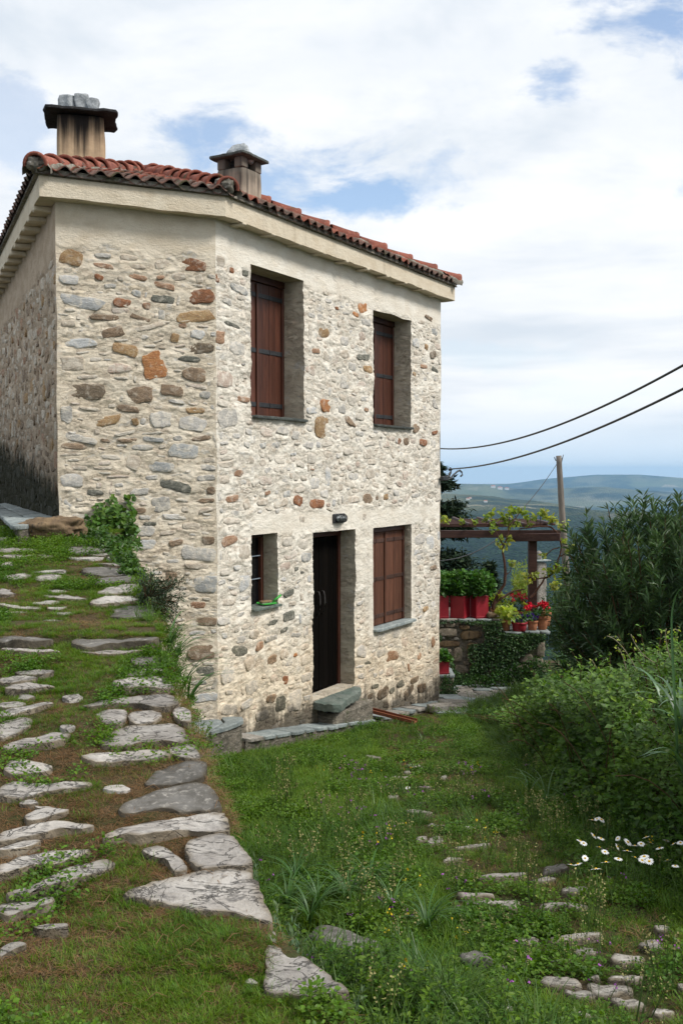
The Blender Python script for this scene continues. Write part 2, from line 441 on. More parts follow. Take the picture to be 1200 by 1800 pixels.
def mortar(name, base, alt, dirt=None, strokes=True):
    m, N, b, out = mat_base(name, .92, .15)
    pos = geopos(N)
    p2 = N.vmath('MULTIPLY', pos, (1, 1, 2.0))
    n1 = N.noise(p2, 3.5, 7, .6, .4); n2 = N.noise(p2, 22, 6, .65, .3); n3 = N.noise(pos, 90, 3, .6)
    c = N.mix(N.smooth(n1, .35, .65), base, alt)
    c = N.mix(N.smooth(n2, .56, .72, 0, .35), c, (alt[0]*.72, alt[1]*.70, alt[2]*.66))
    # thin trowel strokes and cracks
    n4 = N.noise(N.vmath('MULTIPLY', pos, (1, 1, 2.6)), 7.5, 5, .62, 1.1); n5 = N.noise(N.vmath('ADD', N.vmath('MULTIPLY', pos, (1, 1, 1.3)), (3, 7, 1)), 5.0, 5, .6, 1.4)
    l1 = N.smooth(N.math('ABSOLUTE', N.math('SUBTRACT', n4, .5)), .018, 0.0); l2 = N.smooth(N.math('ABSOLUTE', N.math('SUBTRACT', n5, .5)), .012, 0.0)
    ln_ = N.math('MULTIPLY', N.math('MAXIMUM', l1, l2), N.smooth(n1, .38, .55))
    at = N.new('ShaderNodeAttribute', attribute_name='tint')
    c = N.mix(1.0, c, at.outputs['Color'], 'MULTIPLY')
    rgh = N.new('ShaderNodeSeparateColor'); N.l.new(at.outputs['Color'], rgh.inputs[0])
    ln_ = N.math('MULTIPLY', ln_, at.outputs['Alpha'])
    c = N.mix(N.math('MULTIPLY', ln_, .38 if strokes else 0.0), c, (alt[0]*.42, alt[1]*.38, alt[2]*.33))
    if not strokes:
        stk = N.noise(N.vmath('MULTIPLY', pos, (7, 7, .8)), 1.0, 5, .6, .3)
        c = N.mix(N.smooth(stk, .52, .72, 0, .38), c, (alt[0]*.55, alt[1]*.52, alt[2]*.48))
    c = N.mix(N.smooth(n3, .35, .7, .0, .16), c, (alt[0]*.6, alt[1]*.58, alt[2]*.55))
    if strokes:      # thinly smeared places where the stone colour shows through
        q = N.vmath('MULTIPLY', pos, (1, 1, 1.9)); n6 = N.noise(q, 8.5, 6, .68, .5); n7 = N.noise(N.vmath('ADD', q, (9, 4, 2)), 3.2, 4, .6)
        thin = N.mix(N.smooth(n7, .42, .50), (.54, .53, .50), N.mix(N.smooth(n7, .52, .60), (.56, .46, .35), (.52, .41, .32)))
        c = N.mix(N.math('MULTIPLY', N.smooth(n6, .535, .60, 0, .55), at.outputs['Alpha']), c, thin)
        smz = N.noise(N.vmath('MULTIPLY', pos, (1.4, 1.4, .7)), 1.0, 5, .6, .3); c = N.mix(N.smooth(smz, .50, .70, 0, .35), c, N.mix(1.0, c, (.74, .70, .66), 'MULTIPLY'))
    if dirt: c = dirt_nodes(N, pos, dirt, c)
    N.l.new(c, b.inputs['Base Color'])
    bp = N.new('ShaderNodeBump'); bp.inputs['Strength'].default_value = .8; bp.inputs['Distance'].default_value = 0.014
    N.l.new(N.math('SUBTRACT', N.math('ADD', n2, N.math('MULTIPLY', n3, .45)), N.math('MULTIPLY', ln_, .55 if strokes else 0.0)), bp.inputs['Height']); N.l.new(bp.outputs[0], b.inputs['Normal'])
    return m
M_MID = mortar('lime_mortar', (.72, .64, .515), (.64, .55, .42))
M_RIGHT = mortar('lime_mortar_pale', (.80, .75, .655), (.73, .665, .56), 'right')
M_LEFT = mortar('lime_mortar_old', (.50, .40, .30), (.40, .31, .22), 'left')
M_PLAST = mortar('plaster_band', (.66, .58, .45), (.58, .49, .36), strokes=False)
M_FASC = mortar('fascia_plaster', (.68, .60, .47), (.60, .51, .38), strokes=False)

def simple(name, colr, rough=.6, spec=.4, var=.25, sc=20, bump=.15, metal=0, stretch=(1, 1, 1), tint=False):
    m, N, b, out = mat_base(name, rough, spec)
    pos = N.vmath('MULTIPLY', geopos(N), stretch)
    n = N.noise(pos, sc, 5, .6, .2)
    c = N.mix(N.smooth(n, .3, .7), [x*(1-var) for x in colr], [min(1, x*(1+var)) for x in colr])
    if tint:
        at = N.new('ShaderNodeAttribute', attribute_name='tint')
        c = N.mix(1.0, c, at.outputs['Color'], 'MULTIPLY')
    oi = N.new('ShaderNodeObjectInfo')
    hv = N.new('ShaderNodeHueSaturation')
    N.l.new(N.math('ADD', N.math('MULTIPLY', oi.outputs['Random'], .3), .85), hv.inputs['Value'])
    N.l.new(c, hv.inputs['Color']); c = hv.outputs[0]
    N.l.new(c, b.inputs['Base Color']); b.inputs['Metallic'].default_value = metal
    bp = N.new('ShaderNodeBump'); bp.inputs['Strength'].default_value = bump; bp.inputs['Distance'].default_value = .01
    N.l.new(n, bp.inputs['Height']); N.l.new(bp.outputs[0], b.inputs['Normal'])
    return m
def leafmat(name, c1, c2, trans=.3, rough=.5, spec=.35, inst=True):
    m, N, b, out = mat_base(name, rough, spec)
    at = N.new('ShaderNodeAttribute', attribute_name='tint')
    oi = N.new('ShaderNodeObjectInfo')
    pos = geopos(N)
    n = N.noise(pos, 1.4, 4, .6)
    f = N.math('ADD', N.math('MULTIPLY', oi.outputs['Random'], .55 if inst else 0.0), N.smooth(n, .35, .65, 0, .45 if inst else 1.0))
    c = N.mix(f, c1, c2)
    c = N.mix(1.0, c, at.outputs['Color'], 'MULTIPLY')
    N.l.new(c, b.inputs['Base Color'])
    tr = N.new('ShaderNodeBsdfTranslucent'); N.l.new(N.mix(1.0, c, (1.5, 1.55, .6), 'MULTIPLY'), tr.inputs[0])
    mx = N.new('ShaderNodeMixShader'); mx.inputs[0].default_value = trans
    N.l.new(b.outputs[0], mx.inputs[1]); N.l.new(tr.outputs[0], mx.inputs[2]); N.l.new(mx.outputs[0], out.inputs[0])
    return m
def woodmat(name, c1, c2, rough=.45, axis=(14, 14, 1.2), spec=.3):
    m, N, b, out = mat_base(name, rough, spec)
    pos = N.vmath('MULTIPLY', geopos(N), axis)
    oi = N.new('ShaderNodeObjectInfo')
    sh = N.new('ShaderNodeCombineXYZ'); N.l.new(N.math('MULTIPLY', oi.outputs['Random'], 50), sh.inputs[2])
    pos = N.vmath('ADD', pos, sh.outputs[0])
    n = N.noise(pos, 2.2, 7, .65, 1.2); n2 = N.noise(pos, .5, 3, .5)
    c = N.mix(N.smooth(n, .32, .68), c1, c2)
    c = N.mix(N.smooth(n2, .4, .7, 0, .4), c, [x*.55 for x in c1])
    hv = N.new('ShaderNodeHueSaturation')
    N.l.new(N.math('ADD', N.math('MULTIPLY', oi.outputs['Random'], .55), .72), hv.inputs['Value'])
    N.l.new(c, hv.inputs['Color'])
    N.l.new(hv.outputs[0], b.inputs['Base Color'])
    bp = N.new('ShaderNodeBump'); bp.inputs['Strength'].default_value = .3; bp.inputs['Distance'].default_value = .004
    N.l.new(n, bp.inputs['Height']); N.l.new(bp.outputs[0], b.inputs['Normal'])
    return m
M_SHUT = woodmat('shutter_wood', (.060, .022, .014), (.115, .041, .024))
M_SHUTD = woodmat('shutter_wood_lower', (.070, .027, .015), (.125, .050, .027), .7)
M_FRAME = woodmat('frame_wood', (.06, .022, .014), (.10, .035, .02))
M_DOOR = woodmat('door_wood', (.003, .0025, .002), (.006, .0045, .0035), .8, spec=.04)
M_IRON = simple('black_iron', (.025, .026, .028), .5, .4, .3)
M_BEAM = woodmat('pergola_wood', (.045, .020, .016), (.085, .042, .032), .6, (1.2, 8, 14))
M_POLE = woodmat('pole_wood', (.13, .115, .10), (.22, .19, .16), .9)
M_REDPL = woodmat('red_board_wood', (.20, .065, .03), (.14, .045, .02), .7, (3, 3, 10))
M_SLATE = rock('slate', (.27, .30, .29), (.19, .22, .22), (.36, .38, .36), sc=7, bump=.4)
M_GSLATE = rock('green_slate', (.12, .155, .13), (.20, .225, .195), (.055, .075, .065), sc=6, bump=1.0)
M_PATHST = rock('path_stone', (.47, .44, .40), (.30, .275, .25), (.16, .15, .14), sc=4, bump=1.0, cracks=.45, stretch=(1, 1.5, 1))
M_PATHDK = rock('path_stone_dark', (.17, .16, .145), (.10, .092, .08), (.30, .28, .25), sc=7, bump=.7)
M_LANEST = rock('lane_stone', (.38, .355, .315), (.27, .245, .21), (.46, .43, .39), sc=8, bump=.8, cracks=.4)
M_BOULD = rock('boulder', (.15, .10, .058), (.24, .165, .09), (.05, .04, .03), sc=5, bump=1.2, stretch=(1, 1, .4))
M_CAPST = rock('chimney_rock', (.38, .40, .41), (.24, .26, .27), (.52, .53, .53), sc=9, bump=.9)
M_RUBBLE = rock('rubble_face', (.22, .19, .15), (.10, .09, .07), (.33, .30, .25), sc=6, bump=1.0, stretch=(1, 1, 2.4), moss=.5)
M_TERRST = rock('terrace_stone', (.32, .265, .20), (.20, .165, .125), (.42, .38, .31), sc=9, bump=.7, moss=.6)
M_TILE = rock('roof_tile', (.30, .095, .060), (.20, .065, .045), (.38, .17, .12), sc=5, bump=.4, moss=.25)
M_TILED = rock('roof_tile_weathered', (.20, .10, .075), (.10, .075, .06), (.27, .20, .16), sc=8, bump=.5, moss=.8)
M_CEM = rock('roof_cement', (.26, .235, .19), (.15, .135, .11), (.36, .34, .30), sc=8, bump=.8, moss=.7)

# ================================================================ LARGE STRUCTURE: ground, path
def z_lane(x, y):
    x = np.asarray(x, float); y = np.asarray(y, float)
    z = 1.17 - .131*np.minimum(y, 13) - .09*np.clip(y-13, 0, 200)
    z = z - .35*np.clip(y-21, 0, 100)
    return z
def z_path(x, y):
    return np.minimum(1.12 + .125*np.asarray(y, float), 2.165 + .012*(np.asarray(y, float)-8.36))
def hit_surf(px, py, path):
    r = ray(px, py)
    if path: a, b = 1.12, .125
    else: a, b = 1.17, -.131
    # EYE + t rz = a + b t ry
    t = (a-EYE)/(r[2]-b*r[1])
    p = CO + r*t
    if not path and p[1] > 13:
        t = (1.17-.131*13+.09*13-EYE)/(r[2]+.09*r[1]); p = CO + r*t
    return p
EDGE_PX = [(612, 1764), (560, 1702), (483, 1642), (462, 1590), (441, 1530), (400, 1450), (384, 1415), (360, 1355), (345, 1300), (330, 1262), (306, 1215),
           (288, 1165), (274, 1110), (262, 1060), (247, 1015), (232, 985), (205, 958), (172, 941)]
EDGE = [hit_surf(x, y, True) for x, y in EDGE_PX]
EDGE = [np.array([.9, .2, 0]), np.array([.45, 1.3, 0])] + EDGE
EDX = np.array([p[0] for p in EDGE]); EDY = np.array([p[1] for p in EDGE])
def edge_x(y): return np.interp(y, EDY, EDX)

# ---- house plan (metres): C is the obtuse corner, L the left corner, R the right corner
aR = math.atan(1020/1750); aL = radians(-24.0)
dR = np.array([sin(aR), cos(aR), 0]); nR = np.array([cos(aR), -sin(aR), 0])
dL = np.array([sin(aL), cos(aL), 0]); nL = np.array([-cos(aL), sin(aL), 0])
dM = np.array([cos(aL), -sin(aL), 0]); nM = np.array([sin(aL)*-1*-1, -cos(aL), 0])
nM = np.array([-dM[1]*-1, -dM[0], 0])          # outward, towards the path
Cc = atd(381, 850, 10.03); Cc[2] = 0
_h = hitp(103, 850, Cc, nM); Lc = np.array([_h[0], _h[1], 0])
_h = hitp(773, 850, Cc, nR); Rc = np.array([_h[0], _h[1], 0])
LM = np.linalg.norm(Cc-Lc); LR = np.linalg.norm(Rc-Cc); LL = 7.2
Lb = Lc + dL*LL
Rb = Rc - nR*4.6
print('plan', Cc, Lc, Rc, LM, LR)
def tzR(px, py):
    h = hitp(px, py, Cc, nR); return (h-Cc) @ dR, h[2]
def tzM(px, py):
    h = hitp(px, py, Cc, nM); return (h-Lc) @ dM, h[2]
ZTOP = 5.34
ZPL = 4.86

# ---- ground sheet -------------------------------------------------------------
def ground_z(x, y):
    z = z_lane(x, y)
    ex = edge_x(y)
    # bank that climbs to the path close to the viewer
    up = ss(-(y), -2.2, -1.6)*ss(-(x-ex), -.8, -.05)
    z = z + (z_path(x, y)-.02 - z)*up*.9
    # hollow at the foot of the path edge
    z = z - .30*np.exp(-((((x+.12)+(y-4.4)*.2)/.20)**2 + ((y-4.4)/.30)**2)**1.5)*1.35
    z = z + .06*np.exp(-(((x-.15)/.3)**2 + ((y-3.6)/.22)**2))
    P = np.stack([x, y, np.zeros_like(x)], -1)
    z = z + .03*vnoise(P, .9, 3) + .015*vnoise(P, 3.1, 4)
    z = z - .5*ss(ex-x, .25, .8)*(y < 10)       # under the path
    # rise behind the house and towards the hedge bank
    z = z + .25*ss(x, 2.4, 5.0)*ss(-y, -13, -9)
    return z
gx = np.unique(np.concatenate([np.linspace(-40, -6, 18), np.linspace(-6, -1.6, 12), np.linspace(-1.6, 5, 133), np.linspace(5, 12, 20), np.linspace(12, 60, 20)]))
gy = np.unique(np.concatenate([np.linspace(-40, 0, 20), np.linspace(0, 14, 281), np.linspace(14, 26, 60)]))
GX, GY = np.meshgrid(gx, gy, indexing='ij')
GZ = ground_z(GX, GY)
def gridF(n, m):
    i = np.arange(n-1)[:, None]*m; j = np.arange(m-1)[None]
    return np.stack([i+j, i+m+j, i+m+j+1, i+j+1], -1).reshape(-1, 4)
m, N, b, out = mat_base('soil', .95, .1)
pos = geopos(N)
n1 = N.noise(pos, 3, 6, .6); n2 = N.noise(pos, 40, 4, .7)
c = N.mix(N.smooth(n1, .38, .62), (.050, .062, .020), (.085, .058, .034))
c = N.mix(N.smooth(n2, .5, .7), c, (.035, .028, .018))
N.l.new(c, b.inputs['Base Color'])
bp = N.new('ShaderNodeBump'); bp.inputs['Strength'].default_value = 1; bp.inputs['Distance'].default_value = .03
N.l.new(n2, bp.inputs['Height']); N.l.new(bp.outputs[0], b.inputs['Normal'])
M_SOIL = m
ground = mk('ground', np.stack([GX, GY, GZ], -1).reshape(-1, 3), gridF(len(gx), len(gy)), M_SOIL, origin=(0, 0, 0), kind='structure')

# ---- stepped path (upper level) ---------------------------------------------------
def path_surf(x, y):
    P = np.stack([x, y, np.zeros_like(x)], -1)
    z = z_path(x, y) - .007 + .012*vnoise(P, 1.7, 8) + .008*vnoise(P, 6, 9)
    # shallow treads: level for a stretch, then a short rise
    ph = (y/0.42) % 1.0
    z = z - .010*(ph-.5)
    # one bigger step half way up
    z = z + .05*(ss(y, 5.33, 5.38)-ss(y, 5.38, 6.1))
    return z
m, N, b, out = mat_base('path_soil', .95, .1)
pos = geopos(N)
n1 = N.noise(pos, 2.6, 6, .65); n2 = N.noise(pos, 55, 5, .7); n3 = N.noise(pos, 9, 5, .6)
c = N.mix(N.smooth(n1, .36, .62), (.095, .070, .038), (.062, .072, .026))
c = N.mix(N.smooth(n3, .5, .68, 0, .8), c, (.125, .085, .048))
c = N.mix(N.smooth(n2, .48, .7), c, (.05, .04, .022))
N.l.new(c, b.inputs['Base Color'])
bp = N.new('ShaderNodeBump'); bp.inputs['Strength'].default_value = 1; bp.inputs['Distance'].default_value = .02
N.l.new(n2, bp.inputs['Height']); N.l.new(bp.outputs[0], b.inputs['Normal'])
M_PSOIL = m
py_ = np.concatenate([np.linspace(-6, 1.5, 16), np.linspace(1.6, 11.0, 300), np.linspace(11.2, 20, 20)])
uu = np.concatenate([np.linspace(0, 1, 70)**1.0])
Vp = []
for y in py_:
    ex = edge_x(y) if y < 9.3 else -2.2
    xs = ex - uu*(ex+8.0) if False else ex - (uu**1.6)*9.0
    Vp.append(np.stack([xs, np.full_like(xs, y)], -1))
Vp = np.array(Vp); PZ = path_surf(Vp[..., 0], Vp[..., 1])
PZ = PZ - .02*np.exp(-(uu[None]*9)/.05)
n_, m_ = PZ.shape
V = np.concatenate([Vp.reshape(-1, 2), PZ.reshape(-1, 1)], 1)
F = gridF(n_, m_)[:, ::-1]
path = mk('path', V, F, M_PSOIL, origin=(0, 0, 0), kind='structure')
# rubble side of the path, facing the lane
rows = 14
S = []
for k in range(rows):
    f = k/(rows-1)
    yy = py_; ex = np.where(yy < 9.3, edge_x(yy), -2.2)
    zt = path_surf(ex, yy)-.02; zb = np.minimum(ground_z(ex+.1, yy), zt) - .35
    z = zt*(1-f)+zb*f
    P = np.stack([ex, yy, z], -1)
    off = .035*vnoise(P*np.array([1, 1, 2.2]), 5, 31) - .05*f + .0
    S.append(np.stack([ex+off-.015, yy, z], -1))
S = np.array(S)
rub = mk('path_edge_wall', S.reshape(-1, 3), gridF(rows, len(py_)), M_RUBBLE, parent=path, origin=(0, 3, 0))

# ================================================================ stones
def smooth_poly(P, n, jit, rs, rounds=2, cut=.2):
    P = np.asarray(P, float)
    for _ in range(rounds):
        Q = np.roll(P, -1, 0); P = np.stack([P*(1-cut)+Q*cut, P*cut+Q*(1-cut)], 1).reshape(-1, 2)
    d = np.linalg.norm(np.roll(P, -1, 0)-P, axis=1); s = np.concatenate([[0], np.cumsum(d)])
    u = np.linspace(0, s[-1], n, endpoint=False); C = np.concatenate([P, P[:1]])
    R = np.stack([np.interp(u, s, C[:, 0]), np.interp(u, s, C[:, 1])], 1)
    c = R.mean(0); sz = np.sqrt(np.abs(np.ptp(R, 0)).prod())
    nrm = R-c; nrm /= np.linalg.norm(nrm, axis=1)[:, None]+1e-9
    R = R + nrm*(rs.normal(0, jit*sz, (n, 1)))
    return R
RINGT = None
def ring_tint(n, prof, lo=(.50, .44, .34), r=np.random.default_rng(4)):
    """soil clinging to the rim of a stone"""
    t = []
    for s_, h_ in prof:
        f = np.clip((1.0-s_)/.14, 0, 1); v = f*np.ones(n)+r.normal(0, .12, n); v = np.clip(v, 0, 1)[:, None]; t.append(np.array(lo)*(1-v)+v)
    t.append(np.ones((1, 3))); return np.concatenate(t)
def stone_vf(poly, mapf, h, depth, n=14, jit=.03, rs=rng, prof=None, rough=.12, seed=0, rounds=1, cut=.2):
    """poly: outline in surface coordinates; mapf(u, v, height) -> world"""
    R = smooth_poly(poly, n, jit, rs, rounds, cut); c = R.mean(0)
    prof = prof or [(1.03, -depth), (1.0, h*.35), (.93, h*.85), (.70, h), (.35, h*1.05)]
    U = []; H = []
    for s, hh in prof:
        q = c + (R-c)*s
        P3 = np.concatenate([q, np.full((n, 1), seed*1.7)], 1)
        nz = vnoise(P3/np.ptp(R, 0).max(), 3.0, 5)*rough*abs(h) if hh > -depth*.9 else 0
        U.append(q); H.append(np.full(n, hh)+nz)
    U.append(c[None]); H.append(np.array([prof[-1][1]*1.0]))
    U = np.concatenate(U); H = np.concatenate(H)
    V = mapf(U[:, 0], U[:, 1], H)
    k = len(prof); i = np.arange(k-1)[:, None]*n; j = np.arange(n)[None]; j2 = (j+1) % n
    F = np.stack([i+j, i+j2, i+n+j2, i+n+j], -1).reshape(-1, 4)
    jj = np.arange(n); T = np.stack([np.full(n, k*n), (k-1)*n+jj, (k-1)*n+(jj+1) % n], -1)
    # outline may wind either way; make faces look outwards
    a = .5*np.sum(R[:, 0]*np.roll(R[:, 1], -1) - np.roll(R[:, 0], -1)*R[:, 1])
    if a < 0: F = F[:, ::-1]; T = T[:, ::-1]
    return V, [F, T]
A = lambda pts: [(x/2.4, 920+y/2.4) for x, y in pts]
B = lambda pts: [(x/1.935, 1350+y/1.935) for x, y in pts]
Cq = lambda pts: [(600+x/2, 1200+y/2) for x, y in pts]
PATH_ST = [('d', B([(560,905),(620,890),(640,905),(590,915)])), 
 A([(0,110),(150,112),(180,122),(120,130),(0,125)]), A([(0,135),(90,138),(240,140),(170,152),(60,150),(0,146)]),
 ('d', A([(262,118),(300,105),(380,103),(475,112),(460,125),(380,132),(290,135)])), A([(0,168),(60,165),(82,172),(55,182),(0,190)]),
 ('d', A([(345,200),(400,190),(520,195),(560,205),(575,222),(480,228),(380,222)])), ('d', A([(395,245),(440,232),(560,222),(597,238),(590,255),(500,262),(410,268)])),
 A([(0,220),(90,215),(140,225),(95,240),(10,243)]), A([(140,232),(200,222),(265,228),(250,245),(160,248)]),
 A([(410,300),(470,275),(590,262),(602,285),(560,298),(450,308)]), A([(190,285),(240,278),(320,280),(300,295),(210,300)]),
 A([(180,305),(250,310),(385,308),(380,322),(270,325),(200,318)]), A([(0,280),(50,285),(40,295),(75,305),(0,312)]),
 A([(385,345),(400,325),(460,312),(560,305),(592,310),(588,330),(520,345),(420,352)]), A([(135,335),(200,330),(260,335),(240,345),(150,348)]),
 A([(200,362),(240,357),(285,360),(260,372),(205,372)]), A([(0,343),(80,350),(175,362),(160,370),(60,365),(0,352)]),
 ('d', A([(470,375),(500,360),(600,355),(640,362),(652,400),(560,410),(475,400)])), A([(10,435),(60,425),(200,418),(285,420),(270,440),(150,452),(75,470),(40,462)]),
 ('s', A([(0,505),(90,505),(110,512),(150,500),(215,505),(225,520),(150,532),(90,535),(0,528)])), ('s', A([(310,515),(400,515),(520,505),(640,502),(668,512),(640,525),(500,530),(380,545),(330,535)])),
 A([(0,545),(100,538),(250,545),(240,552),(60,552)]), A([(325,550),(480,540),(600,540),(560,550),(400,558)]),
 ('d', A([(555,580),(600,566),(660,565),(687,590),(650,605),(590,612),(560,600)])), A([(535,640),(580,628),(680,625),(692,640),(640,645),(600,652),(545,655)]),
 A([(480,690),(520,675),(600,662),(715,655),(730,695),(690,708),(600,702),(520,708)]), A([(0,648),(60,645),(165,660),(120,672),(60,680),(0,678)]),
 A([(60,632),(140,625),(230,628),(215,642),(150,648),(90,645)]), A([(15,705),(80,690),(235,692),(190,702),(90,712)]),
 A([(360,770),(440,750),(480,748),(560,732),(700,730),(742,755),(735,780),(640,785),(560,768),(460,775),(380,782)]), A([(75,738),(90,722),(140,728),(150,740),(110,748)]),
 A([(0,765),(60,755),(115,760),(90,775),(0,780)]), A([(0,800),(80,785),(180,768),(225,772),(150,795),(60,815),(0,828)]),
 A([(400,805),(470,798),(540,802),(520,855),(440,850),(430,830)]), A([(540,812),(640,795),(690,812),(640,850),(560,858)]), A([(725,800),(760,780),(802,795),(808,850),(760,842)]),
 A([(430,930),(480,885),(560,868),(680,862),(750,870),(790,925),(760,935),(700,925),(600,930),(520,945),(450,945)]), A([(0,850),(60,828),(140,835),(120,865),(60,895),(0,915)]),
 A([(15,950),(70,925),(160,905),(290,895),(275,925),(220,945),(130,948),(60,970)]), A([(345,990),(400,978),(560,965),(700,960),(720,985),(640,1000),(500,1010),(400,1015)]),
 A([(710,955),(780,935),(820,940),(848,1000),(790,1000),(740,985)]), ('d', A([(615,1095),(640,1060),(720,1025),(850,1010),(868,1030),(845,1085),(720,1105),(640,1105)])),
 A([(15,1040),(60,1005),(140,1015),(225,1030),(200,1055),(120,1062),(50,1062)]),
 B([(0,75),(60,52),(110,55),(170,65),(300,50),(300,62),(190,85),(150,85),(100,110),(30,110),(0,105)]),
 ('d', B([(415,155),(440,120),(540,85),(660,55),(692,65),(737,110),(742,150),(620,150),(530,140),(430,165)])), B([(60,125),(110,120),(135,130),(100,138)]), B([(115,145),(150,140),(182,146),(150,153)]),
 B([(85,170),(130,155),(235,150),(220,165),(150,178),(100,188)]), B([(0,228),(90,215),(200,200),(310,202),(300,215),(200,218),(140,240),(60,250),(0,255)]),
 B([(0,275),(60,258),(135,250),(130,265),(60,282),(0,288)]), B([(360,240),(430,210),(560,185),(740,155),(777,225),(700,232),(640,215),(560,235),(480,250),(440,238),(380,250)]),
 B([(480,290),(540,270),(590,300),(620,320),(640,355),(590,368),(570,325),(500,305)]), B([(632,280),(660,255),(777,232),(855,330),(840,345),(760,345),(680,358),(640,310)]),
 B([(0,340),(70,310),(180,290),(300,285),(290,300),(200,325),(120,335),(40,360),(0,370)]), B([(38,425),(130,405),(170,375),(240,335),(370,320),(385,345),(330,370),(260,385),(200,415),(140,410),(100,435),(45,440)]),
 B([(430,430),(520,405),(650,380),(835,360),(865,400),(885,460),(925,535),(830,510),(760,490),(680,495),(600,470),(500,455),(440,445)]),
 B([(0,470),(60,462),(185,455),(170,480),(80,490),(40,510),(0,500)]), B([(110,560),(180,550),(235,552),(220,568),(140,570)]), B([(0,625),(60,610),(95,620),(50,635),(0,655)]),
 B([(905,630),(960,630),(1040,665),(1190,775),(1130,795),(1000,780),(900,770),(910,700)]), B([(905,560),(935,560),(948,605),(920,600)]), B([(830,730),(860,725),(880,740),(850,745)]),
]
LANE_ST = [Cq(p) for p in [
 [(80,265),(140,278),(135,285),(90,275)],[(225,298),(280,300),(285,310),(240,308)],[(165,340),(240,345),(230,352),(175,350)],[(262,372),(320,376),(315,384),(268,382)],
 [(345,340),(372,336),(368,350),(350,352)],[(215,322),(240,322),(245,330),(222,330)],[(160,408),(205,408),(195,416),(165,416)],[(265,430),(295,427),(298,435),(270,435)],
 [(218,458),(315,460),(318,470),(240,470)],[(290,515),(330,508),(370,515),(330,520)],[(255,560),(300,552),(300,565),(265,572)],[(300,560),(340,548),(362,562),(345,578),(305,580)],
 [(390,592),(460,585),(522,580),(520,588),(450,596),(400,598)],[(415,525),(450,520),(472,525),(440,532)],[(355,645),(410,635),(432,638),(400,648),(360,652)],
 [(465,708),(540,700),(620,693),(660,695),(655,705),(580,712),(480,716)],[(700,680),(740,660),(785,655),(795,680),(740,695),(710,692)],[(660,720),(740,710),(755,712),(745,720),(680,730)],
 [(765,755),(800,745),(880,750),(860,760),(810,775),(785,772)],[(405,768),(450,765),(540,768),(535,778),(450,782),(415,780)],[(440,795),(520,788),(635,790),(620,818),(580,825),(540,808),(470,805)],
 [(685,808),(760,798),(870,812),(860,828),(790,820),(720,826),(690,820)],[(610,920),(640,908),(690,908),(690,928),(640,932)],[(715,912),(800,900),(915,890),(920,905),(840,912),(760,925)],
 [(815,950),(850,930),(895,935),(900,955),(850,968),(815,965)],[(935,980),(970,962),(1070,968),(1065,985),(1000,1000),(950,990)],[(1035,928),(1090,922),(1130,932),(1120,955),(1080,955)],
 [(695,1050),(750,1037),(830,1055),(850,1080),(780,1080),(700,1070)],[(860,1062),(900,1070),(1025,1075),(1030,1105),(950,1110),(870,1095)],[(770,1092),(860,1095),(895,1110),(870,1122),(800,1110)],
 [(940,1125),(1020,1122),(1075,1140),(1040,1150),(950,1138)],[(1085,1165),(1160,1165),(1175,1180),(1100,1185)],[(720,985),(800,978),(820,988),(750,993)],[(930,1045),(1000,1035),(1070,1045),(1020,1055),(940,1052)],
 [(870,1045),(900,1040),(910,1050),(880,1053)],[(755,1180),(850,1178),(900,1195),(800,1200)],[(1090,875),(1150,872),(1160,885),(1110,895)],[(1175,1085),(1200,1075),(1200,1100)],[(340,1115),(380,1105),(470,1130),(465,1150),(400,1140)],[(475,1133),(560,1155),(612,1172),(603,1188),(520,1168)]]]
ST_MASK_P = []; ST_MASK_L = []
rs = np.random.default_rng(3)
for k, p in enumerate(PATH_ST):
    kind = ''
    if isinstance(p, tuple): kind, p = p
    W = np.array([hit_surf(x, y, True)[:2] for x, y in p]); W = W.mean(0)+(W-W.mean(0))*np.array([1.07, 1.16]); ST_MASK_P.append(W)
    W0 = W.mean(0); yc = W0[1]; y0, y1 = W[:, 1].min(), W[:, 1].max()
    big = np.ptp(W[:, 0]) > .22
    h = .012 if big else .008
    if kind == 's': h = .038
    def mp(u, v, hh, yc=yc):
        z = z_path(u, v) + hh + (yc-v)*.125*.25
        P3 = np.stack([u, v, np.zeros_like(u)], -1)
        return np.stack([u, v, z + .009*vnoise(P3, 6, 7) + .006*vnoise(P3, 17, 2)+ .003*vnoise(P3, 40, 3)], -1)
    n = 46 if big else 22
    pr = [(1.01, -.14), (1.005, h*.5), (.99, h*.93), (.95, h), (.80, h), (.6, h), (.42, h), (.2, h)]
    V, F = stone_vf(W, mp, h, .14, n=n, jit=.009, rs=rs, prof=pr, rough=.35, seed=k)
    mk('path_stone', V, F, M_PATHDK if kind in ('d', 's') else M_PATHST, parent=path, sharp=np.arange(2*n, 3*n), tint=ring_tint(n, pr))
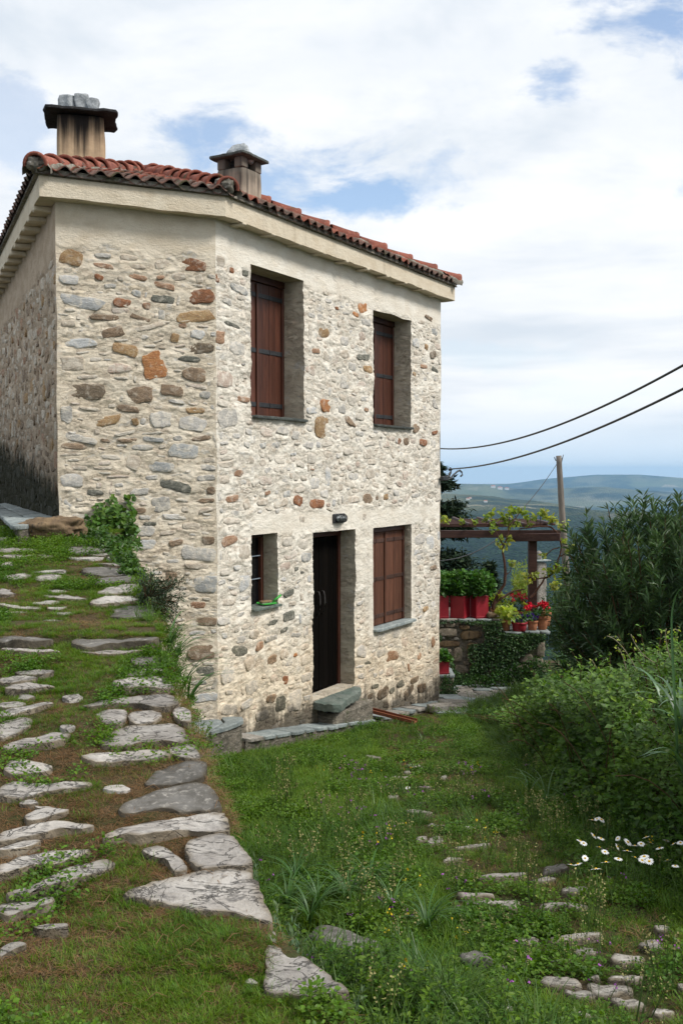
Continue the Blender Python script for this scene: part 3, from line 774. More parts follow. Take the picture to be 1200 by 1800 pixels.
# smaller flat stones filling the joints of the path
rsf = np.random.default_rng(77); made = 0
def _inp(pt, Q):
    c = False
    for i in range(len(Q)):
        x1, y1 = Q[i]; x2, y2 = Q[(i+1) % len(Q)]
        if (y1 > pt[1]) != (y2 > pt[1]) and pt[0] < (x2-x1)*(pt[1]-y1)/(y2-y1)+x1: c = not c
    return c
for _ in range(9000):
    if made > 150: break
    y = rsf.uniform(2.7, 8.4); x = float(edge_x(y)) - rsf.uniform(.05, 2.3)
    w = rsf.uniform(.10, .42)*(1 if made < 90 else .5); d = rsf.uniform(.05, .12)
    if x+w*.55 > float(edge_x(y)): continue
    corners = [(x+a*w*.55, y+b_*d*.62) for a in (-1, -.5, 0, .5, 1) for b_ in (-1, 0, 1)]
    if any(_inp(q, P_) for P_ in ST_MASK_P if abs(P_[:, 1].mean()-y) < .8 for q in corners): continue
    # leave the mossy patches of the photograph open
    if vnoise(np.array([[x*1.3, y*1.3, 0]]), 1, 88)[0] > .42: continue
    nc = int(rsf.integers(5, 8)); an = (np.arange(nc)+rsf.uniform(-.3, .3, nc))/nc*2*pi
    W = np.stack([x+np.cos(an)*w*.5*rsf.uniform(.8, 1.15, nc), y+np.sin(an)*d*.5*rsf.uniform(.8, 1.2, nc)], -1); ST_MASK_P.append(W)
    yc = y; h = rsf.uniform(.004, .012)
    V, F = stone_vf(W, lambda u, v, hh, yc=yc: np.stack([u, v, z_path(u, v)+hh+(yc-v)*.05+.007*vnoise(np.stack([u, v, u*0], -1), 9, 7)], -1), h, .10, n=18, jit=.02, rs=rsf,
                     prof=[(1.01, -.10), (1.0, h*.5), (.97, h*.95), (.9, h), (.6, h), (.3, h)], rough=.35, seed=made)
    mk('path_stone', V, F, M_PATHDK if rsf.random() < .18 else M_PATHST, parent=path, sharp=np.arange(36, 54)); made += 1
print('fill stones', made)
# kerb stones closing the outer edge wherever no large slab reaches it
y = 2.46
while y < 8.3:
    dl = rsf.uniform(.12, .24); ym = y+dl/2; ex = float(edge_x(ym))
    if not any(_inp((ex-.05, ym), P_) or _inp((ex-.12, ym), P_) or _inp((ex-.24, ym), P_) or _inp((ex-.10, y+.02), P_) for P_ in ST_MASK_P if abs(P_[:, 1].mean()-ym) < .9):
        w = rsf.uniform(.14, .34); e0, e1 = float(edge_x(y+.01)), float(edge_x(y+dl-.01))
        W = np.array([(e0+.02, y+.012), (e1+.02, y+dl-.012), (ex-w*.5, y+dl-.01+rsf.uniform(-.02, .02)), (ex-w, ym+rsf.uniform(-.03, .03)), (ex-w*.6, y+.01+rsf.uniform(-.02, .02))]); ST_MASK_P.append(W)
        h = rsf.uniform(.006, .016); pr = [(1.0, -.20), (1.005, h*.5), (.985, h*.95), (.93, h), (.7, h), (.4, h)]
        V, F = stone_vf(W, lambda u, v, hh, yc=ym: np.stack([u, v, z_path(u, v)+hh+(yc-v)*.05+.010*vnoise(np.stack([u, v, u*0], -1), 8, 7)], -1), h, .20, n=26, jit=.014, rs=rsf, prof=pr, rough=.35, seed=int(y*50), cut=.12)
        mk('path_stone', V, F, M_PATHDK if rsf.random() < .3 else M_PATHST, parent=path, sharp=np.arange(52, 78), tint=ring_tint(26, pr))
    y += dl
for k, p in enumerate(LANE_ST):
    W = np.array([hit_surf(x, y, False)[:2] for x, y in p]); ST_MASK_L.append(W)
    c0 = W.mean(0)
    zc = float(ground_z(np.array([c0[0]]), np.array([c0[1]]))[0])
    def mp(u, v, hh, c0=c0, zc=zc):
        P3 = np.stack([u, v, np.zeros_like(u)], -1)
        return np.stack([u, v, zc - .131*(v-c0[1]) + hh + .007*vnoise(P3, 11, 7)], -1)
    h = .030
    V, F = stone_vf(W, mp, h, .12, n=24, jit=.035, rs=rs, prof=[(1.02, -.12), (1.0, h*.5), (.95, h*.95), (.7, h), (.4, h*1.02)], rough=.3, seed=k)
    mk('lane_stone', V, F, M_PATHDK if k in (16,) else M_LANEST, parent=ground, tint=ring_tint(24, [(1.02, 0), (1., 0), (.95, 0), (.7, 0), (.4, 0)]))

# ================================================================ HOUSE
house = empty('stone_house', (float(Cc[0]), float(Cc[1]), 0), 'two-storey rubble stone house with lime mortar, brown shutters and red tiled roof', 'house')

# hand-measured stones  (cx, cy, w, h, colour) in enlarged-picture units
g3 = lambda x, y: (x/3, 400+y/3)
g6 = lambda x, y: (x/2.4, 920+y/2.4)
g2 = lambda x, y: (370+x/2.609, 240+y/2.609)
g4 = lambda x, y: (380+x/2.727, 850+y/2.727)
MIDS = [(380,160,125,90,'ochre'),(545,148,95,28,'grey'),(680,158,110,30,'tan'),(545,205,110,30,'rusttan'),(725,205,90,25,'tan'),(860,195,100,50,'tan'),(1030,195,140,70,'rust'),(370,275,110,55,'white'),
(522,265,50,32,'rust'),(635,268,30,30,'tan'),(730,262,100,28,'rusttan'),(850,262,45,22,'rusttan'),(950,262,80,35,'tan'),(1055,268,40,45,'tan'),(580,307,65,22,'grey'),(870,308,120,30,'rusttan'),(720,345,60,35,'bluegrey'),
(435,390,240,68,'bluewhite'),(645,395,105,45,'rust'),(775,410,45,35,'rusttan'),(865,378,120,38,'dark'),(1055,368,170,85,'rust'),(555,470,165,30,'brown'),(740,478,120,28,'brown'),(855,460,35,55,'grey'),(1030,470,215,65,'ochre'),
(355,505,80,35,'tan'),(790,527,170,25,'tan'),(960,523,40,25,'rusttan'),(600,547,120,55,'brown'),(1040,565,75,48,'white'),(430,610,200,60,'bluewhite'),(920,588,40,45,'ochre'),(660,640,140,60,'ochre'),(1060,640,150,50,'darkbrown'),
(1000,695,125,30,'dark'),(385,715,135,80,'tan'),(625,745,135,65,'pink'),(815,735,130,160,'orange'),(1025,775,130,75,'brown'),(450,862,245,90,'darkbrown'),(745,880,135,80,'brown'),(905,862,125,60,'brown'),(1085,878,60,40,'grey'),
(930,918,85,22,'grey'),(680,955,120,35,'brown'),(1030,962,110,30,'ochre'),(355,990,70,100,'grey'),(570,1015,160,65,'ochre'),(715,1022,35,40,'ochre'),(855,1010,130,90,'lightgrey'),(1030,1035,160,80,'lightgrey'),(430,1115,190,40,'grey'),
(560,1120,60,18,'brown'),(675,1120,105,25,'brown'),(810,1118,115,28,'bluegrey'),(940,1112,50,30,'grey'),(1060,1113,110,25,'brown'),(395,1155,135,30,'brown'),(970,1182,155,75,'bluegrey'),(850,1262,135,55,'bluegrey'),
(705,1240,75,85,'tan'),(750,1160,120,30,'lightgrey'),(1095,1265,95,35,'grey'),(1085,1320,100,30,'grey'),(925,1362,180,50,'dark'),(385,1330,120,70,'lightgrey'),(735,1390,110,40,'grey'),(500,1395,90,35,'dark'),(1115,1388,50,45,'brown'),
(850,1460,100,85,'grey'),(1085,1442,105,22,'brown'),(1100,1488,110,28,'tan'),(735,1498,80,35,'brown'),(975,1483,40,30,'tan'),(790,1565,75,20,'dark'),(765,1600,110,60,'lightgrey'),(1010,1575,90,40,'tan'),(930,1665,80,30,'brown'),
(1095,1652,70,45,'brown'),(770,1675,110,55,'bluewhite')]
MIDS6 = [(840,125,150,60,'grey'),(830,180,110,25,'tan'),(870,255,110,80,'bluegrey'),(838,348,70,30,'rusttan'),(880,415,110,35,'brown'),(860,540,140,70,'brown'),(865,622,80,35,'dark'),(840,670,70,20,'grey'),(870,735,110,40,'bluewhite'),
(850,790,130,35,'tan'),(720,225,50,40,'brown')]
RS2 = [(38,572,50,50,'tan'),(95,613,24,30,'rust'),(160,625,28,30,'dark'),(25,650,35,40,'rust'),(128,700,90,35,'bluegrey'),(75,755,50,30,'grey'),(12,740,26,70,'rust'),(98,862,80,20,'dark'),(45,920,40,60,'rusttan'),(125,970,75,65,'grey'),
(60,1115,95,75,'pink'),(140,1205,80,25,'rusttan'),(78,1290,100,90,'grey'),(530,715,28,28,'tan'),(697,785,45,42,'orange'),(662,815,28,18,'orange'),(445,810,30,25,'brown'),(505,830,25,30,'grey'),(580,790,16,14,'rust'),(710,850,50,35,'grey'),
(520,895,40,50,'ochre'),(480,985,40,25,'rusttan'),(612,998,45,35,'tan'),(700,1010,65,28,'dark'),(720,1065,42,32,'ochre'),(455,1120,60,80,'bluegrey'),(615,1130,40,55,'grey'),(595,1078,18,20,'bluegrey'),(540,1235,70,65,'orange'),(608,1197,30,28,'tan'),
(512,1335,72,100,'ochre'),(640,1305,50,40,'brown'),(440,1320,18,90,'rust'),(605,1250,30,50,'grey'),(330,1350,60,40,'grey'),(390,1370,40,40,'grey'),(165,1415,25,25,'bluegrey'),(243,1415,30,25,'bluegrey'),(300,1415,45,25,'bluegrey'),
(868,1400,12,35,'rust'),(898,1400,25,40,'brown'),(975,1405,35,35,'rust'),(1028,1357,30,22,'rust'),(1020,1000,28,38,'darkbrown'),(930,860,22,40,'rust'),(980,1055,35,18,'rusttan'),(1027,1070,30,22,'dark'),(1025,895,30,30,'bluegrey'),(965,850,40,20,'tan'),
(990,965,14,28,'ochre'),(1030,1225,25,50,'grey'),(1005,835,50,20,'brown'),(940,945,30,40,'bluewhite'),(945,1340,35,40,'brown'),(933,1090,20,20,'ochre')]
RS4 = [(395,82,48,48,'rust'),(482,95,65,40,'rust'),(225,92,50,30,'tan'),(310,98,70,35,'tan'),(650,82,70,30,'tan'),(725,72,45,45,'brown'),(812,65,25,30,'ochre'),(767,68,12,20,'brown'),(147,100,35,50,'tan'),(710,160,18,35,'tan'),
(60,275,75,50,'rusttan'),(132,322,55,65,'tan'),(412,170,24,32,'tan'),(432,355,44,48,'bluegrey'),(135,472,55,85,'bluewhite'),(330,395,50,35,'pink'),(385,408,25,22,'dark'),(415,428,18,15,'dark'),(352,522,50,28,'dark'),(350,635,58,45,'dark'),
(262,668,75,30,'dark'),(330,698,38,20,'dark'),(385,722,45,22,'grey'),(60,568,60,30,'tan'),(180,720,40,45,'tan'),(208,778,38,45,'rusttan'),(112,803,85,45,'dark'),(265,742,80,28,'grey'),(60,910,90,95,'white'),(382,818,18,18,'orange'),
(330,815,45,55,'tan'),(268,845,45,40,'brown'),(175,855,80,60,'tan'),(335,945,25,40,'rust'),(172,978,55,65,'grey'),(265,1030,45,40,'brown'),(60,1085,75,55,'grey'),(370,1040,65,100,'lightgrey'),(430,930,45,40,'lightgrey'),(60,1000,40,25,'grey'),
(222,1110,60,50,'lightgrey'),(308,1055,50,70,'dark'),(845,830,60,45,'rusttan'),(975,825,22,30,'rusttan'),(830,905,40,40,'pink'),(728,860,35,18,'dark'),(745,895,35,18,'grey'),(800,1005,60,50,'darkbrown'),(885,962,38,38,'dark'),(925,997,50,40,'darkbrown'),
(952,942,38,30,'darkbrown'),(845,992,25,22,'dark'),(740,1022,28,32,'darkbrown'),(810,1060,32,30,'darkbrown'),(985,980,40,45,'brown'),(762,972,35,20,'dark'),(702,1085,45,40,'dark'),(860,1045,45,35,'grey'),(975,265,50,50,'lightgrey'),(1025,280,35,70,'bluewhite'),
(1040,405,30,22,'brown'),(985,405,22,25,'tan'),(1035,340,30,18,'grey'),(1005,600,28,28,'ochre'),(975,880,40,25,'tan'),(1045,640,25,30,'tan'),(700,805,50,60,'white')]
def measured(lst, g, sc, tz):
    o = []
    for cx, cy, w, h, k in lst:
        a = tz(*g(cx-w/2, cy)); b_ = tz(*g(cx+w/2, cy)); u = tz(*g(cx, cy-h/2)); d = tz(*g(cx, cy+h/2))
        o.append([(a[0]+b_[0])/2, (u[1]+d[1])/2, abs(b_[0]-a[0]), abs(u[1]-d[1]), k])
    return o
OPEN = []          # openings of the right wall: t0, t1, z0, z1, depth
def opening(pl, pr, pt, pb, depth):
    t0, z1 = tzR(pl, pt); t1, _ = tzR(pr, pt); _, z0 = tzR(pl, pb)
    OPEN.append((t0, t1, z0, z1, depth)); return OPEN[-1]
O_W1 = opening(440, 534, 464, 731, .28)
O_W2 = opening(656, 722, 544, 747, .27)
O_SM = opening(442, 488, 941, 1072, .20)
O_DR = opening(549, 624, 937, 1232, .22)
O_W4 = opening(656, 723, 928, 1108, .12)
for o in OPEN: print('opening', [round(float(v), 2) for v in o])

def place_filler(stones, t0, t1, z0, z1, avoid, seed, sizes, palette, gap=.018):
    rs = np.random.default_rng(seed); S = [list(s) for s in stones]
    arr = [np.array([s[0], s[1], s[2]/2, s[3]/2]) for s in S]
    for w_rng, h_rng, tries in sizes:
        for _ in range(tries):
            w = rs.uniform(*w_rng); h = rs.uniform(*h_rng)
            if rs.random() < .12: w, h = h*1.1, w*.8
            t = rs.uniform(t0+w*.3, t1-w*.3); z = rs.uniform(z0, z1-h/2)
            A_ = np.array(arr) if arr else np.zeros((0, 4))
            if len(A_) and np.any((np.abs(A_[:, 0]-t) < A_[:, 2]+w/2+gap) & (np.abs(A_[:, 1]-z) < A_[:, 3]+h/2+gap*.8)): continue
            bad = False
            for (a, b_, c_, d_) in avoid:
                if t+w/2 > a and t-w/2 < b_ and z+h/2 > c_ and z-h/2 < d_: bad = True; break
            if bad: continue
            arr.append(np.array([t, z, w/2, h/2])); S.append([t, z, w, h, palette[rs.integers(len(palette))]])
    return S

def build_wall(name, O, d, n, t0, t1, z0, z1, res, openings, stones, mat, seed, plaster, dirt, parent, fillers_from, indiv, amp=1.0):
    """rubble wall: rough mortar relief with holes for openings, and stones set in it"""
    ts = np.linspace(t0, t1, int((t1-t0)/res[0])+1); zs = np.linspace(z0, z1, int((z1-z0)/res[1])+1)
    for (a, b_, c_, e_, _) in openings:
        for v in (a, b_): ts[np.argmin(abs(ts-v))] = v
        for v in (c_, e_): zs[np.argmin(abs(zs-v))] = v
    TT, ZZ = np.meshgrid(ts, zs, indexing='ij')
    def disp(T, Z):
        """world displacement; shared by wall face, reveals"""
        Wp = O + T[..., None]*d + Z[..., None]*EZ
        pl = plaster(T, Z)
        a = (1-pl*.8)
        vec = np.stack([vnoise(Wp, 4, 41), vnoise(Wp, 4, 42), vnoise(Wp, 4, 43)], -1)*.012*a[..., None]
        ed = np.minimum(ss(T-t0, 0, .08), ss(t1-T, 0, .08))
        P = Wp*np.array([1, 1, 2.1])
        h = (.0075*fbm(P, 5.5, 3, 11) + .0055*fbm(P, 17, 4, 12, .62))*a*amp + .004*vnoise(Wp, 2.5, 14)
        # ridged strokes of the trowel
        h += .006*(.5-np.abs(vnoise(P+.05*vnoise(P, 4, 3)[..., None], 8, 15))**.6)*a*amp
        h += .005*(.5-np.abs(vnoise(P, 21, 16))**.6)*a*amp
        return Wp, vec, h*ed, a*ed
    Wp, vec, h, a = disp(TT, ZZ)
    tint = np.ones(TT.shape+(4,)); tint[..., 3] = 1-plaster(TT, ZZ)
    # dips round the stones, smeared half-buried stones
    for k, s in enumerate(stones):
        t, z, w, hh, key = s[:5]
        i0, i1 = np.searchsorted(ts, [t-w*.8-.03, t+w*.8+.03]); j0, j1 = np.searchsorted(zs, [z-hh*.8-.03, z+hh*.8+.03])
        if i1 <= i0 or j1 <= j0: continue
        r = ((np.abs(TT[i0:i1, j0:j1]-t)/(w/2))**2.6 + (np.abs(ZZ[i0:i1, j0:j1]-z)/(hh/2))**2.6)**(1/2.6)
        dd = (r-1)*min(w, hh)/2
        if key == 'buried':
            q = ss(-dd, -.012, .012)
            h[i0:i1, j0:j1] += q*.011*a[i0:i1, j0:j1]
            cc = np.append(np.array(s[5]), 1); m_ = (q*(.55+.45*s[6]))[..., None]*a[i0:i1, j0:j1, None]
            tint[i0:i1, j0:j1] = tint[i0:i1, j0:j1]*(1-m_) + cc*m_
        else:
            q = np.exp(-(np.clip(dd, 0, 1)/.014)**2)
            h[i0:i1, j0:j1] = h[i0:i1, j0:j1]*(1-.35*q) - q*.005*a[i0:i1, j0:j1]
    V = Wp + vec + n*h[..., None]
    F = gridF(len(ts), len(zs))
    tc_, zc_ = (TT[:-1, :-1]+TT[1:, 1:])/2, (ZZ[:-1, :-1]+ZZ[1:, 1:])/2
    keep = np.ones(tc_.shape, bool)
    for (a0, b0, c0, e0, _) in openings:
        keep &= ~((tc_ > a0) & (tc_ < b0) & (zc_ > c0) & (zc_ < e0))
    F = F[keep.ravel()]
    wall = mk(name, V.reshape(-1, 3), F, mat, parent=parent, origin=tuple(O), tint=tint.reshape(-1, 4))
    # which way do faces look
    # reveals
    rv = MB()
    for (a0, b0, c0, e0, dep) in openings:
        ps = np.linspace(0, dep, 14)
        def strip(T, Z, flip):
            T = np.asarray(T); Z = np.asarray(Z)
            Wq, vq, hq, aq = disp(T, Z)
            edge = Wq+vq+n*hq[..., None]
            rows_ = []
            for p in ps:
                f = p/dep
                q = edge*(1-f) + (Wq+vq*.3)*f - n*p
                wob = .012*fbm(q*np.array([1, 1, 1.8]), 9, 3, 77)*np.sin(f*pi)
                ctr = O + d*(a0+b0)/2 + EZ*(c0+e0)/2
                inw = (ctr-q); inw = inw - n*(inw @ n)[..., None]
                # perpendicular to reveal face
                ax = np.zeros(3)+(d if abs(T[0]-T[-1]) < 1e-6 else EZ)
                sg = np.sign(inw @ ax)
                q = q + (sg*np.abs(wob) - 0)[..., None]*ax
                rows_.append(q)
            R_ = np.array(rows_); Fq = gridF(len(ps), len(T))
            if flip: Fq = Fq[:, ::-1]
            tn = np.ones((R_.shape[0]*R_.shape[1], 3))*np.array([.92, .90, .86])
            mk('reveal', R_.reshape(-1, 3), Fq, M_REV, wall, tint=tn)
        zi = zs[(zs >= c0-1e-6) & (zs <= e0+1e-6)]; ti = ts[(ts >= a0-1e-6) & (ts <= b0+1e-6)]
        strip(np.full(len(zi), b0), zi, True); strip(np.full(len(zi), a0), zi, False)
        strip(ti, np.full(len(ti), e0), False); strip(ti, np.full(len(ti), c0), True)
    # stones
    cand = [s for s in stones if s[4] != 'buried']
    order = sorted(range(len(cand)), key=lambda k: -(cand[k][2]*cand[k][3])*(1.0 if k >= fillers_from else 4))
    chosen = set(order[:indiv])
    rs = np.random.default_rng(seed)
    MBS = MB(); stuff_mi = []; mats_used = []
    for k, s in enumerate(cand):
        t, z, w, hh, key = s[:5]
        nn = 16
        nc = int(rs.integers(5, 10))
        ang = (np.arange(nc)+rs.uniform(-.32, .32, nc))/nc*2*pi + rs.uniform(0, 2)
        e = rs.uniform(.25, .55)
        qx = np.sign(np.cos(ang))*np.abs(np.cos(ang))**e*rs.uniform(.86, 1.1, nc); qy = np.sign(np.sin(ang))*np.abs(np.sin(ang))**e*rs.uniform(.84, 1.12, nc)
        rot = rs.normal(0, .10) if w > hh else rs.normal(0, .25)
        qx = qx*w/2; qy = qy*hh/2
        pl = np.stack([t + qx*cos(rot)-qy*sin(rot), z + qx*sin(rot)+qy*cos(rot)], -1)
        pl[:, 0] = np.clip(pl[:, 0], t0+.004, t1-.004)
        hgt = rs.uniform(-.001, .005)*amp + (.001 if k < fillers_from else 0)
        if key.startswith('pale'): hgt = rs.uniform(-.004, .003)
        tl = np.clip(rs.normal(0, .05, 2), -.08, .08)
        def mp(u, v, hq):
            base, vq, h_, a_ = disp(np.asarray(u), np.asarray(v))
            nz = .0060*fbm(base*np.array([1, 1, 1.9]), 15, 3, 61+k % 7, .6)
            return base + vq + n*(hq + nz*(hq > -.01) + (u-t)*tl[0] + (v-z)*tl[1])[:, None]
        V_, F_ = stone_vf(pl, mp, hgt, .03, n=nn, jit=.025, rs=rs, prof=[(1.04, -.025), (1.0, hgt-.0015), (.965, hgt), (.55, hgt+.001)], rough=.3, seed=k, rounds=1, cut=.10)
        if FLIP[name]: F_ = [f[:, ::-1] for f in F_]
        mt = wallrock(key, dirt)
        if k in chosen:
            mk('stone', V_, F_, mt, parent=wall)
        else:
            if mt not in mats_used: mats_used.append(mt)
            n4 = sum(len(f) for f in F_); MBS.add(V_, F_); stuff_mi.append((len(F_[0]), len(F_[1]), mats_used.index(mt)))
    if MBS.n:
        V_, Fs, T_ = MBS.get()
        mi = np.concatenate([np.concatenate([np.full(q[i], q[2]) for q in stuff_mi]) for i in (0, 1)])
        mk('small_stones', V_, Fs, mats_used, parent=wall, origin=tuple(O), mi=mi, kind='stuff')
    return wall
def add_buried(S, t0, t1, z0, z1, avoid, seed, sizes, gap=.012):
    base = place_filler(S, t0, t1, z0, z1, avoid, seed, sizes, ['b'], gap)
    rs = np.random.default_rng(seed)
    cols = [(.93, .95, .98), (.82, .84, .86), (1.05, 1.03, 1.0), (.95, .86, .74), (.86, .80, .72), (1.0, .93, .82)]
    out = []
    for s in base[len(S):]: out.append(s[:4]+[['palegrey', 'paletan', 'palepink', 'paletan', 'palegrey', 'lime', 'lime'][rs.integers(7)]])
    return list(S)+out
FLIP = {'mid_wall': False, 'right_wall': False, 'left_wall': False}
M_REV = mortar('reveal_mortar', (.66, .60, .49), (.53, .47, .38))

# middle (chamfer) wall
def plM(T, Z): return np.maximum(ss(Z + .03*np.sin(T*9)+.02*np.sin(T*23), ZPL-.03, ZPL+.02), 0)
SM = measured(MIDS, g3, 3, tzM) + measured(MIDS6, g6, 2.4, tzM)
SM = [s for s in SM if 0 < s[0] < LM]
nM0 = len(SM)
SM = place_filler(SM, 0, LM, -.2, ZPL-.05, [], 5, [((.12, .28), (.022, .05), 900), ((.05, .12), (.015, .035), 900)], ['paletan', 'palegrey', 'lime', 'palepink', 'lime', 'paletan', 'tan'], .03)
SMb = add_buried(SM, 0, LM, -.2, ZPL-.05, [], 6, [((.12, .3), (.04, .10), 1500), ((.05, .14), (.02, .05), 1500)])
build_wall('mid_wall', Lc, dM, nM, 0, LM, -.35, ZTOP, (.011, .010), [], SMb, M_MID, 1, plM, None, house, nM0, 100)
# right wall
bandz0, bandz1 = 2.03, 2.26
def plR(T, Z):
    p = ss(Z + .02*np.sin(T*7), ZPL-.04, ZPL+.02)
    bnd = ss(Z, bandz0-.02, bandz0+.04)*ss(-Z, -bandz1-.05, -bandz1+.05)*ss(T, O_SM[0]-.05, O_SM[0]+.1)
    w4 = ss(T, O_W4[0]-.16, O_W4[0]-.08)*ss(-T, -O_W4[1]-.10, -O_W4[1]-.04)*ss(Z, O_W4[2]-.1, O_W4[2])*ss(-Z, -bandz1, -bandz0)
    dr = ss(T, O_DR[1]+.02, O_DR[1]+.06)*ss(Z, 1.1, 1.4)*ss(-T, -O_W4[0], -O_W4[0]+.1)*ss(-Z, -bandz1, -bandz0)
    return np.maximum.reduce([p, bnd*.85, w4*.8, dr*.6])
SR = measured(RS2, g2, 2.609, tzR) + measured(RS4, g4, 2.727, tzR)
AV = [(o[0]-.02, o[1]+.02, o[2]-.05, o[3]+.02) for o in OPEN]
SR = [s for s in SR if 0 < s[0] < LR and not any(s[0]+s[2]*.45 > a and s[0]-s[2]*.45 < b_ and s[1]+s[3]*.4 > c_ and s[1]-s[3]*.4 < d_ for a, b_, c_, d_ in AV)]
nR0 = len(SR)
AVP = AV + [(O_SM[0], LR, bandz0-.03, bandz1), (O_W4[0]-.16, O_W4[1]+.09, O_W4[2]-.06, bandz1), (O_DR[1], O_W4[0], 1.2, bandz1)]
palR = ['paletan', 'palegrey', 'lime', 'palegrey', 'palepink', 'lime', 'paletan', 'lime', 'lightgrey', 'tan', 'paletan', 'palegrey', 'rusttan', 'bluewhite', 'paletan', 'white', 'pink', 'lime']
SR = place_filler(SR, 0, LR, -.9, ZPL-.06, AVP, 7, [((.16, .34), (.06, .14), 450), ((.09, .18), (.03, .08), 900), ((.05, .09), (.02, .04), 400)], palR, .030)
SRb = add_buried(SR, 0, LR, -.9, ZPL-.06, AVP, 8, [((.12, .32), (.05, .13), 2500), ((.06, .15), (.025, .06), 2500)])
print('stones', len(SM), len(SR))
build_wall('right_wall', Cc, dR, nR, 0, LR, -1.2, ZTOP, (.0125, .0115), OPEN, SRb, M_RIGHT, 2, plR, 'right', house, nR0, 140)
# left wall (receding)
def plL(T, Z): return ss(Z+.03*np.sin(T*5), ZPL-.13, ZPL-.05)
SL = place_filler([], 0, LL, 2.0, ZPL-.1, [], 9, [((.16, .34), (.08, .18), 700), ((.08, .2), (.05, .1), 2500), ((.05, .1), (.03, .06), 1500)], ['brown', 'tan', 'rusttan', 'ochre', 'brown', 'tan', 'paletan', 'tan'], .03)
# t measured from the far end so that the wall reads left to right seen from outside
Lfar = Lc + dL*LL
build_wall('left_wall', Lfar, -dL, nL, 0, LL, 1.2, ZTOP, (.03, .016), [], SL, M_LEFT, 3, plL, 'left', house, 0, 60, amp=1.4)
# hidden sides, so that the house is closed
hb = MB()
for a_, b_ in ((Rc, Rb), (Rb, Lb)):
    hb.add(np.array([a_+EZ*-1.2, b_+EZ*-1.2, b_+EZ*ZTOP, a_+EZ*ZTOP]), [[0, 1, 2, 3]])
hb.obj('back_wall', M_PLAST, parent=house, smooth=False)

# ---- fascia and soffit ---------------------------------------------------------
def off_corner(P, n1, n2, o): return P + (n1+n2)*o/(1+n1 @ n2)
nBk = np.cross(EZ, (Lb-Rb)/np.linalg.norm(Lb-Rb))*1.0
if nBk @ (Rb-Cc) < 0: nBk = -nBk
nRs = dR.copy()            # outward of the far right side
def eave_ring(o, oR=None):
    oR = o if oR is None else oR
    Rr = Rc + nR*o + dR*oR
    return [Lb + nL*o + dL*o, off_corner(Lc, nL, nM, o), off_corner(Cc, nM, nR, o), Rr, Rb + dR*oR + nBk*o*.5]
ZS, ZF = 5.235, 5.43
ring_in = eave_ring(-.03, 0.0); ring_o = eave_ring(.165, .13)
ring_in[3] = Rc - nR*.03 - dR*.03
def subdiv(a, b_, n): return np.linspace(0, 1, n)[:, None]*(b_-a)+a
names = ['left', 'mid', 'right', 'side']
so_ = MB(); fa = MB()
for k in range(4):
    a_, b_ = ring_in[k], ring_in[k+1]; c_, d_ = ring_o[k], ring_o[k+1]
    n = max(6, int(np.linalg.norm(d_-c_)/.05))
    I = subdiv(a_, b_, n); Oo = subdiv(c_, d_, n)
    wob = .013*fbm(Oo, 2.2, 4, 50+k)
    z_s = ZS + wob
    top = Oo.copy(); top[:, 2] = ZF+.008*fbm(Oo, 2, 2, 60)
    bot = Oo + np.stack([vnoise(Oo, 6, 3), vnoise(Oo, 6, 4), Oo[:, 0]*0], -1)*.006; bot[:, 2] = z_s
    mid_ = (top+bot)/2; 
    inn = I.copy(); inn[:, 2] = z_s+.01
    cc = np.concatenate
    V = cc([top, mid_, bot, bot, inn]); m5 = n
    F = []
    for r in (0, 1, 3): 
        i = np.arange(n-1); F.append(np.stack([r*n+i, (r+1)*n+i, (r+1)*n+i+1, r*n+i+1], -1))
    fa.add(V, [np.concatenate(F)])
fa.obj('fascia', M_FASC, parent=house)
# soffit ribs (board marks / rafter ends under the eaves)
def ribs(k, step, w, h, name):
    a_, b_ = ring_in[k], ring_in[k+1]; c_, d_ = ring_o[k], ring_o[k+1]
    L_ = np.linalg.norm(b_-a_); dd = (b_-a_)/L_; nn = np.cross(dd, EZ)
    if nn @ (c_-a_) < 0: nn = -nn
    s = step*.5
    while s < L_:
        p = a_ + dd*s + nn*.105; p = np.array([p[0], p[1], ZS-h/2+.005])
        V, F = box_vf(p, dd, nn, EZ, w, .19, h, .008)
        mk(name, V, F, M_FASC, parent=house, smooth=False); s += step
ribs(0, .42, .10, .05, 'soffit_rib'); ribs(2, .52, .07, .025, 'soffit_rib')

# ---- roof ----------------------------------------------------------------------
ZE = 5.462
er = eave_ring(.20, .15)
E = [np.array([p[0], p[1], ZE]) for p in er]      # Lb', L', C', R', Rb'
P1 = atd(255, 309, 12.5); P2 = atd(398, 335, 13.2); P2[2] = P1[2]
print('ridge', P1, P2)
roof = empty('roof', (float(P1[0]), float(P1[1]), ZE)); roof.parent = house; roof.location = roof.location - ORIG[house.name]
ORIG[roof.name] = Vector((float(P1[0]), float(P1[1]), ZE))
faces = [('mid', [E[1], E[2], P1]), ('right', [E[2], E[3], P2]), ('right', [E[2], P2, P1]), ('left', [E[0], E[1], P1]), ('side', [E[3], E[4], P2]), ('back', [E[4], E[0], P1]), ('back', [E[4], P1, P2])]
deck = MB(); und = MB()
for nm, pts in faces:
    P = np.array(pts); F = [[0, 1, 2]] if len(P) == 3 else [[0, 1, 2, 3]]
    deck.add(P-EZ*.03, F)
